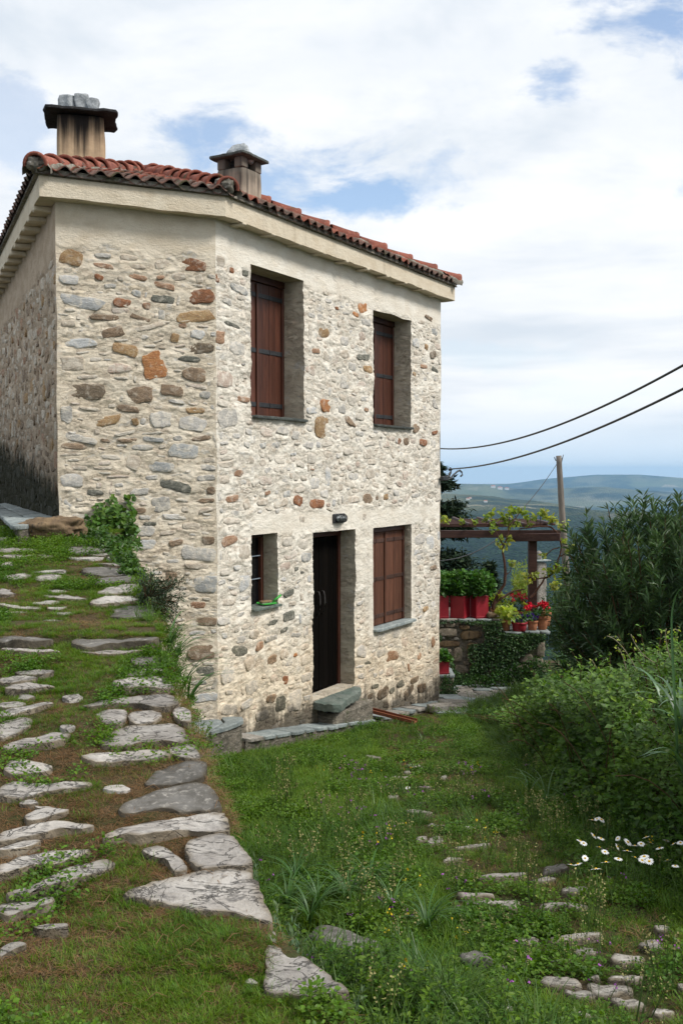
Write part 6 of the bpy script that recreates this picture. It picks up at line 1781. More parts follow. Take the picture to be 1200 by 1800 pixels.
env = ss(np.log(RR), np.log(60), np.log(1200))
lowm_ = 1-.82*np.exp(-((np.log(RR)-np.log(4800))/.16)**2) - .0
HZ += env*(22*fbm(P, 1/700., 4, 3)*ss(RR, 300, 2500)*lowm_*np.where(RR > 7000, .35, 1))
HZ += env*3.2*vnoise(P, 1/14., 8)*(RR < 4000) + env*2.6*vnoise(P, 1/33., 9)*(RR < 6000)
HZ += (RR > 7000)*(26*fbm(P, 1/1500., 3, 5))*.55
m, N, b, out = mat_base('hill_cover', .95, .05)
pos = geopos(N)
w1 = N.noise(pos, 1/420., 6, .6); w2 = N.noise(pos, 1/60., 5, .65); w3 = N.noise(pos, 1/9., 3, .6); w4 = N.noise(pos, 1/1500., 5, .6, .5)
vor = N.new('ShaderNodeTexVoronoi'); N.l.new(pos, vor.inputs['Vector']); vor.inputs['Scale'].default_value = 1/11.
vor2 = N.new('ShaderNodeTexVoronoi'); N.l.new(pos, vor2.inputs['Vector']); vor2.inputs['Scale'].default_value = 1/320.
wood = N.mix(N.smooth(w2, .35, .65), (.007, .020, .012), (.028, .055, .022))
wood = N.mix(N.smooth(vor.outputs['Distance'], .15, .75), wood, (.006, .014, .009))
field = N.mix(N.smooth(w1, .3, .7), (.10, .13, .05), (.17, .16, .08))
field = N.mix(N.smooth(vor2.outputs['Color'], .55, .75), field, (.30, .27, .18))
c = N.mix(N.smooth(w3, .5, .62, 0, .7), field, (.03, .05, .02))
lenp = N.vmath('LENGTH', pos, out=1)
farm = N.math('MULTIPLY', N.smooth(lenp, 2600, 3900), N.smooth(w1, .42, .60))
far2 = N.math('MULTIPLY', N.smooth(lenp, 6000, 9000), N.smooth(w4, .45, .55))
c = N.mix(N.math('MAXIMUM', N.math('MULTIPLY', farm, .75), far2), wood, c)
N.l.new(c, b.inputs['Base Color'])
bp2 = N.new('ShaderNodeBump'); bp2.inputs['Strength'].default_value = .9; bp2.inputs['Distance'].default_value = 12.0
N.l.new(vor.outputs['Distance'], bp2.inputs['Height']); bp2.invert = True; N.l.new(bp2.outputs[0], b.inputs['Normal'])
hills = mk('hills', np.stack([HX, HY, HZ+EYE], -1).reshape(-1, 3), gridF(len(az), len(rr_)), m, origin=(0, 0, 0), kind='structure')
def hill_z(x, y):
    a = math.degrees(atan2(x, y)); r = math.hypot(x, y); i = int(np.argmin(abs(az-a))); return float(np.interp(r, rr_, HZ[i]))+EYE
M_FARW = simple('far_white_wall', (.72, .70, .66), .9, .1, .05); M_FARR = simple('far_red_roof', (.36, .14, .08), .9, .1, .1)
for k, (px, d, s, lab) in enumerate([(822, 4300, 12, 'tiny pale house on the near wooded ridge, leftmost of two'), (853, 4150, 11, 'tiny pale house with orange roof on the near wooded ridge'), (826, 4420, 9, 'tiny house just above the leftmost one on the near ridge'),
     (866, 9300, 30, 'tiny white house on the far blue ridge, left end of the group'), (878, 9250, 32, 'tiny white house in the middle of the far ridge group'), (890, 9280, 28, 'tiny white house at the right end of the far ridge group')]):
    x = (px-600)/1750*d; z = hill_z(x, d)
    h = empty('far_house', (x, d, z), lab, 'house', 'far houses on the ridges')
    V, F = box_vf((x, d, z+s*.25), EX, EY, EZ, s*1.3, s, s*.7, 0); mk('wall', V, F, M_FARW, h, smooth=False)
    w, q, t0_ = s*.72, s*.56, z+s*.6
    V = np.array([(x-w, d-q, t0_), (x+w, d-q, t0_), (x+w, d+q, t0_), (x-w, d+q, t0_), (x-w*.6, d, t0_+s*.25), (x+w*.6, d, t0_+s*.25)])
    mk('roof', V, [np.array([[0, 1, 5, 4], [2, 3, 4, 5]]), np.array([[0, 4, 3], [1, 2, 5]])], M_FARR, h, smooth=False)
# air: one closed even volume
HAZE_D = 0.000054
hm = bpy.data.materials.new('haze'); hm.use_nodes = True; nt = hm.node_tree; nt.nodes.clear(); N = NT(nt)
pv = N.new('ShaderNodeVolumePrincipled'); pv.inputs['Color'].default_value = (.40, .69, 1.0, 1); pv.inputs['Density'].default_value = HAZE_D; pv.inputs['Anisotropy'].default_value = .1
mo = N.new('ShaderNodeOutputMaterial'); N.l.new(pv.outputs[0], mo.inputs['Volume'])
zlo = float(HZ.min())+EYE-2; zhi = 95.0
V, F = box_vf((0, 0, (zlo+zhi)/2), EX, EY, EZ, 37600, 37600, zhi-zlo, 0)
hz = mk('haze', V, F, hm, origin=(0, 0, 0), smooth=False, kind='stuff', label='thin blue air between the viewer and the hills')

# ================================================================ VEGETATION
G_MAT = leafmat('grass_blade', (.058, .136, .008), (.142, .226, .016), .35, .5, .3)
G_DARK = leafmat('grass_blade_deep', (.032, .090, .008), (.080, .155, .014), .35, .45, .4)
G_DRY = leafmat('dry_grass', (.15, .080, .038), (.27, .175, .095), .2, .8, .1)
G_WEED = leafmat('weed_leaf', (.046, .118, .008), (.112, .195, .013), .35, .5, .3)
G_GREY = leafmat('grey_weed_leaf', (.085, .135, .065), (.13, .19, .09), .25, .6, .2)
F_PUR = simple('purple_flower', (.32, .10, .36), .7, .1); F_YEL = simple('yellow_flower', (.70, .50, .03), .7, .1); F_WHI = simple('white_flower', (.75, .75, .72), .7, .1)
F_SEED = simple('seed_head', (.26, .24, .10), .8, .1)
def blades(n, L, spread, wid, droop, r, lean=.5, base=0.0):
    """curved tapered blades, 3 segments"""
    a = r.uniform(0, 2*pi, n); d = np.stack([np.cos(a), np.sin(a), np.zeros(n)], -1); s = np.stack([-np.sin(a), np.cos(a), np.zeros(n)], -1)
    b0 = d*(spread*np.sqrt(r.uniform(0, 1, n)))[:, None]; b0[:, 2] = base
    l = L*r.uniform(.45, 1.1, n); le = r.uniform(.1, lean, n); dr = droop*r.uniform(.4, 1.3, n)
    a2 = a + r.normal(0, .9, n); d2 = np.stack([np.cos(a2), np.sin(a2), np.zeros(n)], -1); s2 = np.stack([-np.sin(a2), np.cos(a2), np.zeros(n)], -1)
    rows = []
    for f, w in ((0, 1.0), (.4, .9), (.75, .6), (1.0, 0)):
        c = b0 + d2*(l*(le*f+dr*f*f*.8))[:, None] + EZ*(l*(f*(1-.25*le) - dr*f*f*.55))[:, None]
        if w > 0: rows += [c-s2*(wid*w/2), c+s2*(wid*w/2)]
        else: rows += [c]
    V = np.stack(rows, 1).reshape(-1, 3); k = np.arange(n)[:, None]*7
    Q = np.concatenate([k+np.array([[0, 1, 3, 2]]), k+np.array([[2, 3, 5, 4]])]); T = k+np.array([[4, 5, 6]])
    t = np.repeat(tintn(n, 1, .7, 1.3, r), 7, 0)
    return V, [Q, T], t
PROTO = {}
def proto(key, pieces):
    """pieces: list of (V, F, tint, material)"""
    V = []; Fq = {}; mi = {}; T = []; n = 0; mats = []
    for v, f, t, mt in pieces:
        if mt not in mats: mats.append(mt)
        for q in flist(f):
            q = np.asarray(q)
            if len(q): Fq.setdefault(q.shape[1], []).append(q+n); mi.setdefault(q.shape[1], []).append(np.full(len(q), mats.index(mt)))
        V.append(v); T.append(np.ones((len(v), 3)) if t is None else t); n += len(v)
    ks = list(Fq)
    me = npmesh('plant_tuft', np.concatenate(V), [np.concatenate(Fq[k]) for k in ks], mats, np.concatenate([np.concatenate(mi[k]) for k in ks]), False, np.concatenate(T))
    o = bpy.data.objects.new('tuft_'+key, me); PROTO[key] = o; return o
rp = np.random.default_rng(101)
def leafset(n, rad, h, L, W, r, up=1.0, six=True, z0=0.01):
    p = np.stack([r.normal(0, rad, n), r.normal(0, rad, n), r.uniform(z0, h, n)], -1)
    ax = unit(np.stack([p[:, 0], p[:, 1], r.uniform(0, rad, n)], -1)+r.normal(0, rad*.6, (n, 3))); nr = unit(rand_dirs(n, r)*.5+EZ*up)
    f = leaves6_vf if six else leaves_vf
    V, F = f(p, ax, nr, L*r.uniform(.6, 1.2, n), W*r.uniform(.7, 1.2, n), .15, .1); return V, F, tintn(n, 7 if six else 4, .7, 1.3, r)
for k in range(4):
    V, F, t = blades(26, .045+.012*k, .045, .0032, .5, rp, .8); proto('a%d' % k, [(V, F, t, G_MAT)])
for k in range(4):
    V, F, t = blades(22, .17+.045*k, .05, .0058, .75, rp, .55); proto('b%d' % k, [(V, F, t, G_DARK)])
for k in range(3):
    V, F, t = leafset(26, .035, .035+.02*k, .018, .016, rp); proto('c%d' % k, [(V, F, t, G_WEED)])
for k in range(3):      # upright weeds with leaves up the stem
    pcs = []
    for j in range(5):
        a = rp.uniform(0, 2*pi); h = rp.uniform(.10, .22)*(1+.25*k); b0 = np.array([cos(a)*.03, sin(a)*.03, 0]); b1 = b0+np.array([cos(a)*.05, sin(a)*.05, h])
        V, F = tube_vf([b0, (b0+b1)/2+EZ*.01, b1], .0018, 4, False); pcs.append((V, F, None, M_STEM))
        n = 16; s = rp.uniform(.15, 1, n)[:, None]; p = b0*(1-s)+b1*s; ax = unit(rand_dirs(n, rp)*np.array([1, 1, .3])+EZ*.35)
        V, F = leaves6_vf(p, ax, unit(EZ+rand_dirs(n, rp)*.4), rp.uniform(.02, .038, n), rp.uniform(.012, .018, n), .15, .2); pcs.append((V, F, tintn(n, 7, .7, 1.3, rp), G_WEED))
    proto('d%d' % k, pcs)
for k in range(3):      # low dry curls
    V, F, t = blades(34, .026+.008*k, .05, .0019, 1.1, rp, 1.6); proto('e%d' % k, [(V, F, t, G_DRY)])
for k, fm in enumerate((F_PUR, F_YEL, F_SEED, F_WHI)):   # flowering stalks
    pcs = []
    for j in range(4 if fm is not F_SEED else 9):
        a = rp.uniform(0, 2*pi); h = rp.uniform(.06, .16)+(.06 if fm is F_SEED else 0); b0 = np.array([cos(a)*.02, sin(a)*.02, 0]); b1 = b0+np.array([cos(a)*.03, sin(a)*.03, h])
        V, F = tube_vf([b0, b1], .0012, 3, False); pcs.append((V, F, None, M_STEM))
        n = 5 if fm is not F_SEED else 8; p = b1+rp.normal(0, .004, (n, 3)) + (0 if fm is not F_SEED else EZ*-1*rp.uniform(0, .06, (n, 1)))
        V, F = leaves_vf(p, rand_dirs(n, rp)+EZ*.4, rand_dirs(n, rp), .009, .008, .1); pcs.append((V, F, None, fm))
    proto('f%d' % k, pcs)
for k in range(2):      # soft grey-green ferny weed
    pcs = []
    for j in range(7):
        a = rp.uniform(0, 2*pi); h = rp.uniform(.12, .2); b0 = np.array([cos(a)*.02, sin(a)*.02, 0]); b1 = b0+np.array([cos(a)*.09, sin(a)*.09, h])
        n = 46; s = rp.uniform(.1, 1, n)[:, None]; p = b0*(1-s)+b1*s+rp.normal(0, .006, (n, 3)); ax = unit(rand_dirs(n, rp)+unit(b1-b0)*.8)
        V, F = leaves_vf(p, ax, unit(EZ+rand_dirs(n, rp)*.6), .028, .006, .1); pcs.append((V, F, tintn(n, 4, .8, 1.2, rp), G_GREY))
    proto('g%d' % k, pcs)
V = []; 
for k in range(2):      # pale straws
    a = rp.uniform(0, 2*pi, 1); pcs = []
    for q in a:
        d_ = np.array([cos(q), sin(q), 0]); l = rp.uniform(.06, .14); Vv_, Ff_ = tube_vf([d_*-l*.4+EZ*.012, EZ*.03, d_*l*.5+EZ*.014], .0010, 4, False); pcs.append((Vv_, Ff_, None, G_DRY))
    proto('h%d' % k, pcs)

def scatter(name, pts, keys, sc, r, label, normal_tilt=.12, tags=None):
    """one object: points with geometry nodes putting tufts on them"""
    col = bpy.data.collections.new('tufts_'+name)
    ks = sorted(set(keys))
    for k in ks: col.objects.link(PROTO[k])
    idx = np.array([ks.index(k) for k in keys], dtype=np.int32)
    o0 = pts.mean(0)
    me = bpy.data.meshes.new(name); me.vertices.add(len(pts)); me.vertices.foreach_set('co', (pts-o0).astype(np.float32).ravel())
    a = me.attributes.new('rot', 'FLOAT_VECTOR', 'POINT'); rot = np.stack([r.normal(0, normal_tilt, len(pts)), r.normal(0, normal_tilt, len(pts)), r.uniform(0, 6.283, len(pts))], -1)
    a.data.foreach_set('vector', rot.astype(np.float32).ravel())
    a = me.attributes.new('scl', 'FLOAT', 'POINT'); a.data.foreach_set('value', sc.astype(np.float32))
    a = me.attributes.new('idx', 'INT', 'POINT'); a.data.foreach_set('value', idx)
    o = bpy.data.objects.new(name, me); COL.objects.link(o); o.location = o0; ORIG[o.name] = Vector(o0)
    g = bpy.data.node_groups.new('scatter_'+name, 'GeometryNodeTree')
    g.interface.new_socket('Geometry', in_out='INPUT', socket_type='NodeSocketGeometry'); g.interface.new_socket('Geometry', in_out='OUTPUT', socket_type='NodeSocketGeometry')
    nd = g.nodes; ln = g.links
    gi = nd.new('NodeGroupInput'); go = nd.new('NodeGroupOutput'); ip = nd.new('GeometryNodeInstanceOnPoints'); ci = nd.new('GeometryNodeCollectionInfo')
    ci.inputs['Collection'].default_value = col; ci.inputs['Separate Children'].default_value = True; ci.inputs['Reset Children'].default_value = True
    ip.inputs['Pick Instance'].default_value = True
    def attr(nm, typ):
        n = nd.new('GeometryNodeInputNamedAttribute'); n.data_type = typ; n.inputs['Name'].default_value = nm; return n.outputs[0]
    ln.new(gi.outputs[0], ip.inputs['Points']); ln.new(ci.outputs[0], ip.inputs['Instance'])
    ln.new(attr('idx', 'INT'), ip.inputs['Instance Index']); ln.new(attr('scl', 'FLOAT'), ip.inputs['Scale'])
    er_ = nd.new('FunctionNodeEulerToRotation'); ln.new(attr('rot', 'FLOAT_VECTOR'), er_.inputs[0]); ln.new(er_.outputs[0], ip.inputs['Rotation'])
    ln.new(ip.outputs[0], go.inputs[0])
    md = o.modifiers.new('scatter', 'NODES'); md.node_group = g
    return tagp(o, label=label, cat='grass', kind='stuff')
def in_polys(xy, polys, grow=1.0):
    m = np.zeros(len(xy), bool)
    for P in polys:
        c = P.mean(0); Q = c+(P-c)*grow; lo, hi = Q.min(0), Q.max(0)
        s = np.where((xy[:, 0] > lo[0]) & (xy[:, 0] < hi[0]) & (xy[:, 1] > lo[1]) & (xy[:, 1] < hi[1]))[0]
        if not len(s): continue
        q = xy[s]; c_ = np.zeros(len(s), bool)
        for i in range(len(Q)):
            x1, y1 = Q[i]; x2, y2 = Q[(i+1) % len(Q)]
            cond = ((y1 > q[:, 1]) != (y2 > q[:, 1]))
            xx = (x2-x1)*(q[:, 1]-y1)/((y2-y1) if y2 != y1 else 1e-9)+x1
            c_ ^= cond & (q[:, 0] < xx)
        m[s] |= c_
    return m
rg = np.random.default_rng(202)
def sample(n, x0, x1, y0, y1, power=1.0):
    y = y0+(y1-y0)*rg.uniform(0, 1, n)**power; x = rg.uniform(x0, x1, n); return np.stack([x, y], -1)
def wall_side(xy):     # true for points outside the house
    p = np.concatenate([xy, np.zeros((len(xy), 1))], 1)
    ins = ((p-Cc) @ nR < .30) & ((p-Lc) @ nM < .02) & ((p-Lc) @ nL < .05)
    return ~ins
hedge_fr = np.array([hit_surf(*p, False)[:2] for p in ((1210, 1545), (1150, 1510), (1090, 1470), (1000, 1395), (930, 1335), (880, 1285), (850, 1262))])
hy = hedge_fr[:, 1]; hxf = hedge_fr[:, 0]; o_ = np.argsort(hy); hy = hy[o_]; hxf = hxf[o_]
def hedge_x(y): return np.interp(y, np.concatenate([[0], hy, [30]]), np.concatenate([[hxf[0]], hxf, [hxf[-1]]]))
print('hedge front', list(zip(hxf.round(2), hy.round(2))))
# ---- lane
def nz2(xy, f, s): return vnoise(np.concatenate([xy, np.zeros((len(xy), 1))], 1), f, s)
xy = np.concatenate([sample(15000, -.6, 2.9, 2.4, 5.5), sample(17000, -1.3, 3.2, 5.5, 10), sample(16000, -1.2, 3.8, 10, 16.5), sample(5000, 2.5, 7, 12, 24)])
xy = xy[(xy[:, 0] > edge_x(xy[:, 1])+.01) & wall_side(xy)]
xy = xy[~in_polys(xy, ST_MASK_L, 1.22)]; _nr = in_polys(xy, ST_MASK_L, 1.9)
lane_d = np.abs(xy[:, 0] - np.interp(xy[:, 1], [2.5, 4, 6, 9, 12], [1.55, 1.25, .95, .85, .9]))   # distance from the trodden line
keep = (~_nr | (rg.random(len(xy)) < .35)) & (rg.random(len(xy)) < np.where((lane_d < .35) & (nz2(xy, 2.2, 5) < .1), .5, 1.0))
pv_in = inside
polyA = np.array(poly)
keep &= ~in_polys(xy, [polyA], 1.0)
keep &= ~((((xy[:, 0]+.12)+(xy[:, 1]-4.4)*.2)/.16)**2 + ((xy[:, 1]-4.4)/.25)**2 < 1)
xy = xy[keep]; lane_d = lane_d[keep]
ed_d = xy[:, 0]-edge_x(xy[:, 1]); hd_d = hedge_x(xy[:, 1])-xy[:, 0]
_nr = _nr[keep]
tall = ss(-ed_d, -.62, -.12)*ss(-xy[:, 1], -9.2, -7.5) + ss(-hd_d, -.30, .05)*.8 + .10*(nz2(xy, 1.3, 9) > .25) + .55*(xy[:, 1] > 13)*(xy[:, 0] > 2.2)
tall += .75*ss(-ed_d, -1.25, -.7)*ss(-xy[:, 1], -4.2, -3.6)*(lane_d > .3)
u = rg.random(len(xy)); n9 = nz2(xy, 3.1, 12)
keys = []; scs = []
tall = np.where(_nr, 0, tall)
for i in range(len(xy)):
    if _nr[i]: keys.append(rg.choice(['a0', 'a1', 'e0', 'c0'])); scs.append(rg.uniform(.35, .7)); continue
    if u[i] < tall[i]*.42:
        keys.append('b%d' % rg.integers(4)); scs.append(rg.uniform(.55, 1.05))
    elif u[i] < tall[i]*.42+.06+.10*(tall[i] > .3): keys.append('d%d' % rg.integers(3)); scs.append(rg.uniform(.4, .9)*(.6+.5*min(1, tall[i]*2)))
    elif n9[i] > .15 and rg.random() < .5: keys.append('c%d' % rg.integers(3)); scs.append(rg.uniform(.7, 1.5))
    elif lane_d[i] < .4 and rg.random() < .25: keys.append('e%d' % rg.integers(3)); scs.append(rg.uniform(.7, 1.2))
    else: keys.append('a%d' % rg.integers(4)); scs.append(rg.uniform(.5, 1.1)*(.8 if lane_d[i] < .5 else 1.2))
pts = np.concatenate([xy, (ground_z(xy[:, 0], xy[:, 1])-.004)[:, None]], 1)
scatter('lane_grass', pts, keys, np.array(scs), rg, 'green grass and clover covering the lane below the house')
print('lane tufts', len(pts))
# flowers sprinkled in the grass
xy2 = sample(190, -.5, 2.3, 2.6, 9); xy2 = xy2[(xy2[:, 0] > edge_x(xy2[:, 1])+.03) & wall_side(xy2)]
k2 = ['f%d' % rg.choice([0, 0, 0, 0, 1, 2, 2, 2, 2, 2, 2]) for _ in xy2]
pts = np.concatenate([xy2, ground_z(xy2[:, 0], xy2[:, 1])[:, None]], 1)
scatter('wild_flowers', pts, k2, rg.uniform(.7, 1.4, len(pts)), rg, 'tiny purple and yellow wild flowers and seed heads in the lane grass')
# ferny weeds at the foot of the path edge
q = [(rg.uniform(.03, .35), rg.uniform(3.3, 5.2)) for _ in range(60)]
pts = np.array([[float(edge_x(y))+dx, y, 0] for dx, y in q]); pts[:, 2] = ground_z(pts[:, 0], pts[:, 1])
scatter('ferny_weeds', pts, ['g%d' % rg.integers(2) for _ in pts], rg.uniform(.8, 1.5, len(pts)), rg, 'grey-green feathery weeds at the foot of the path edge')
# ---- path
xy = np.concatenate([sample(20000, -1.7, .55, 1.9, 4.0), sample(25000, -2.7, .0, 4.0, 7.0), sample(12000, -3.6, -.9, 7.0, 9.4), sample(900, -4.6, -3.3, 8.2, 14)])
rim = []
for P_ in ST_MASK_P:
    c_ = P_.mean(0); per = np.linalg.norm(np.roll(P_, -1, 0)-P_, axis=1).sum(); m_ = int(per*85)
    for _ in range(m_):
        i = rg.integers(len(P_)); t_ = rg.random(); q_ = P_[i]*(1-t_)+P_[(i+1) % len(P_)]*t_; rim.append(c_+(q_-c_)*rg.normal(1.0, .05))
rim = np.array(rim); nbase = len(xy)
xy = np.concatenate([sample(9000, -1.5, .55, 1.9, 3.6), xy, rim])
d_e = edge_x(xy[:, 1])-xy[:, 0]
xy = xy[(d_e > np.where(xy[:, 1] < 3.3, .03, -.03)) & wall_side(xy)]
sm = in_polys(xy, ST_MASK_P, .92); sm2 = in_polys(xy, ST_MASK_P, 1.10)
g1 = nz2(xy, 1.6, 21)+.45*nz2(xy, 4.5, 22)
g2_ = nz2(xy, 2.4, 31)+.5*nz2(xy, 7, 32)
near = ss(-xy[:, 1], -3.0, -2.5)
edge_b = np.exp(-((edge_x(xy[:, 1])-xy[:, 0])/.10)**2)*(xy[:, 1] > 5)
prob_green = np.clip(.57+1.1*g1+.22*near+.5*sm2*(g1 > -.2), 0, 1)
keep = ~sm & (rg.random(len(xy)) < np.clip(.60+prob_green*.5+.3*near, 0, 1))
xy = xy[keep]; pg_ = prob_green[keep]; g2_ = g2_[keep]
keys = []; scs = []
for i in range(len(xy)):
    u = rg.random()
    if u < pg_[i]*.8:
        if g2_[i] > .15 and rg.random() < .6: keys.append('c%d' % rg.integers(3)); scs.append(rg.uniform(.45, .95))
        else: keys.append('a%d' % rg.integers(4)); scs.append(rg.uniform(.28, .62))
    elif u < .985: keys.append('e%d' % rg.integers(3)); scs.append(rg.uniform(.35, .75))
    else: keys.append('h%d' % rg.integers(2)); scs.append(rg.uniform(.5, 1.1))
pts = np.concatenate([xy, (path_surf(xy[:, 0], xy[:, 1])-.004)[:, None]], 1)
scatter('path_grass', pts, keys, np.array(scs), rg, 'short grass, clover and brown dry moss between the path stones')
print('path tufts', len(pts))
# weeds along the outer edge of the path and hanging over it
q = []
for _ in range(280):
    y = rg.uniform(4.2, 7.6); q.append((float(edge_x(y))+rg.normal(.05, .05), y, y))
q = np.array(q); zz = np.where(q[:, 0] > edge_x(q[:, 1]), path_surf(q[:, 0], q[:, 1])-.05-1.2*(q[:, 0]-edge_x(q[:, 1])), path_surf(q[:, 0], q[:, 1]))
kk = [('b%d' % rg.integers(4)) if (rg.random() < .28 and 5.0 < y < 6.6) else rg.choice(['c0', 'c1', 'c2', 'd0', 'd1', 'a2', 'a3']) for y in q[:, 1]]
sc = np.array([rg.uniform(.4, .8) if k[0] == 'b' else (rg.uniform(.3, .6) if k[0] == 'd' else rg.uniform(.5, .9)) for k in kk])
scatter('edge_weeds', np.stack([q[:, 0], q[:, 1], zz], -1), kk, sc, rg, 'mixed weeds and long grass growing along the outer edge of the path', .35)

# ---- ivy at the wall, dark shrub on the edge
iv = empty('ivy', tuple(zat(190, 948, float(z_path(0, 8.6)))), 'bright green ivy bush climbing the house wall beside the path', 'ivy')
r = np.random.default_rng(301); pts = []
for _ in range(1500):
    px, py = r.normal(190, 21), 953-abs(r.normal(0, 1))*30
    top = np.interp(px, [145, 160, 180, 195, 205, 218, 230, 240], [915, 890, 880, 862, 872, 905, 868, 930])
    if py < top or px < 145 or px > 238: continue
    h = hitp(px, py, Lc, nM); pts.append(h + nM*r.uniform(.02, .26)*min(1, (py-top)/25+.15))
for _ in range(70):
    px = r.normal(226, 5); py = r.uniform(868, 940); pts.append(hitp(px, py, Lc, nM)+nM*r.uniform(.01, .06))
pts = np.array(pts); n = len(pts)
V, F = leaves6_vf(pts, unit(rand_dirs(n, r)*.7+nM*.6-EZ*.5), unit(nM+rand_dirs(n, r)*.5+EZ*.4), r.uniform(.035, .065, n), r.uniform(.035, .06, n), .15, .15)
mk('foliage', V, F, L_IVY, iv, smooth=False, tint=tintn(n, 7, .55, 1.4, r))
P = [hitp(x, y, Lc, nM)+nM*.02 for x, y in ((190, 955), (192, 930), (195, 900), (196, 872))]; V, F = tube_vf(P, .006, 5); mk('stem', V, F, L_BROWNF, iv)
cr = empty('creeping_ivy', (-1.9, 7.9, 2.0), 'small-leaved ivy creeping down from the bush along the edge of the path', 'ivy')
pts = []
for _ in range(2600):
    y = r.uniform(6.9, 8.9); ex = float(edge_x(y)); w_ = .10+.26*ss(y, 7.6, 8.9)
    x = ex + r.normal(0, .5)*w_ - .04
    if x > ex: z = float(z_path(x, y))-(x-ex)*1.6+r.uniform(0, .06)
    else: z = float(z_path(x, y))+r.uniform(.0, .06)
    pts.append((x, y, z))
for _ in range(500):
    x, y = r.uniform(0, 1), r.uniform(0, 1); a0 = zat(150, 952, 2.13); a1 = zat(240, 968, 2.1); p = a0*(1-x)+a1*x + np.array([0, -.25+y*.5, r.uniform(0, .06)]); pts.append(p)
pts = np.array(pts); n = len(pts)
V, F = leaves6_vf(pts, unit(rand_dirs(n, r)+EX*.4-EZ*.2), unit(EZ+rand_dirs(n, r)*.6+EX*.3), r.uniform(.02, .045, n), r.uniform(.018, .035, n), .15, .15)
mk('foliage', V, F, L_IVY, cr, smooth=False, tint=tintn(n, 7, .5, 1.25, r), kind='stuff')
sb = empty('shrub', tuple(zat(262, 1062, 1.9)), 'dark feathery shrub with reddish stems leaning out from the path edge', 'shrub')
base = zat(258, 1062, 1.90); mbs = MB(); pts = []; axs = []
for k in range(60):
    tpx, tpy = r.uniform(244, 332), r.uniform(1003, 1118)
    if tpx < 270 and tpy > 1075: continue
    tip = atd(tpx, tpy, base[1]+r.uniform(-.22, .22)); md_ = (base+tip)/2+EZ*.05+r.normal(0, .02, 3)
    s = np.linspace(0, 1, 8)[:, None]; P = base*(1-s)**2+2*md_*s*(1-s)+tip*s*s
    V, F = tube_vf(P, np.linspace(.006, .002, 8), 4, False); mbs.add(V, F)
    for i in range(2, 8):
        m_ = 12; pts.append(P[i]+r.normal(0, .016, (m_, 3))); axs.append(unit(rand_dirs(m_, r)+unit(tip-base)*1.0))
pts = np.concatenate(pts); axs = np.concatenate(axs); n = len(pts)
mbs.obj('stem', L_BROWNF, sb)
V, F = leaves_vf(pts, axs, unit(EZ+rand_dirs(n, r)*.8), r.uniform(.018, .036, n), .008, .1)
L_SHR = leafmat('shrub_leaf', (.030, .050, .028), (.060, .085, .040), .15, .6, .3, inst=False)
mk('foliage', V, F, L_SHR, sb, smooth=False, tint=tintn(n, 4, .6, 1.4, r))
# long arching blades at the house corner and on the right
def long_blades(name, label, base_list, L, wid, mat, seed, dirs=None, n=14, cat='grass'):
    r = np.random.default_rng(seed); o = empty(name, tuple(base_list[0]), label, cat); mb = MB()
    for b0 in base_list:
        for k in range(n):
            a = r.uniform(0, 2*pi) if dirs is None else r.normal(dirs, .7); l = L*r.uniform(.5, 1.15); d = np.array([cos(a), sin(a), 0]); s = np.array([-sin(a), cos(a), 0])
            f = np.linspace(0, 1, 9)[:, None]; C_ = np.array(b0)+d*l*(.25*f+.55*f**2.4)+EZ*l*(f*.95-.5*f**2.6); w = wid*(1-f**2.2)*(.6+.4*np.minimum(1, f*5))
            V = np.concatenate([C_-s*w/2+EZ*w*.15, C_, C_+s*w/2+EZ*w*.15]); i = np.arange(8); F = np.concatenate([np.stack([i, i+9, i+10, i+1], -1), np.stack([i+9, i+18, i+19, i+10], -1)])
            mb.add(V, F, np.ones(3)*r.uniform(.7, 1.3))
    return mb.obj('blades', mat, o)
G_BIG = leafmat('broad_blade', (.045, .115, .025), (.08, .16, .045), .3, .45, .4, inst=False)
long_blades('grass_clump', 'long arching grass hanging from the path edge in front of the house corner', [zat(300, 1185, 1.62), zat(318, 1225, 1.55), zat(295, 1150, 1.7), zat(330, 1250, 1.5)], .42, .012, G_BIG, 401, 0.2, 9)
long_blades('grass_clump', 'bright tall grass on the slope between the terrace wall and the oleander', [atd(x_, y_, 15.6) for x_, y_ in ((972, 1215), (985, 1205), (998, 1200), (965, 1225), (980, 1225), (1005, 1215), (990, 1180), (1012, 1190))], .62, .016, G_BIG, 405, None, 40)
# ---- moss and ivy clinging to the terrace wall
r = np.random.default_rng(302); pts = []; 
while len(pts) < 7500:
    x = r.uniform(xl+.5, xr); zt_x = zt1 if x < xs else zt2_; z = r.uniform(zb_+.2, zt_x-.02)
    v = vnoise(np.array([[x*2.2, 3.3, z*2.2]]), 1, 61)[0] + .45*vnoise(np.array([[x*7, 3.3, z*7]]), 1, 62)[0] + .35*(z < zb_+.62) + .25*(x > (xl+xs)/2)*(x < xs+.15)
    if v < .10: continue
    pts.append((x, TD-.03-r.uniform(0, .06), z))
pts = np.array(pts); n = len(pts)
V, F = leaves_vf(pts, unit(rand_dirs(n, r)-EY*.6-EZ*.5), unit(-EY+rand_dirs(n, r)*.5+EZ*.3), r.uniform(.025, .05, n), r.uniform(.02, .04, n), .15)
mk('climbing_ivy', V, F, L_DARKIVY, None, smooth=False, tint=tintn(n, 4, .6, 1.5, r), kind='stuff', label='dark small-leaved ivy covering the terrace wall', cat='ivy')
pts = ball_pts(atd(786, 1212, PD), (.16, .12, .26), 500, r, .2); pts[:, 1] = PD-.05-r.uniform(0, .08, 500)
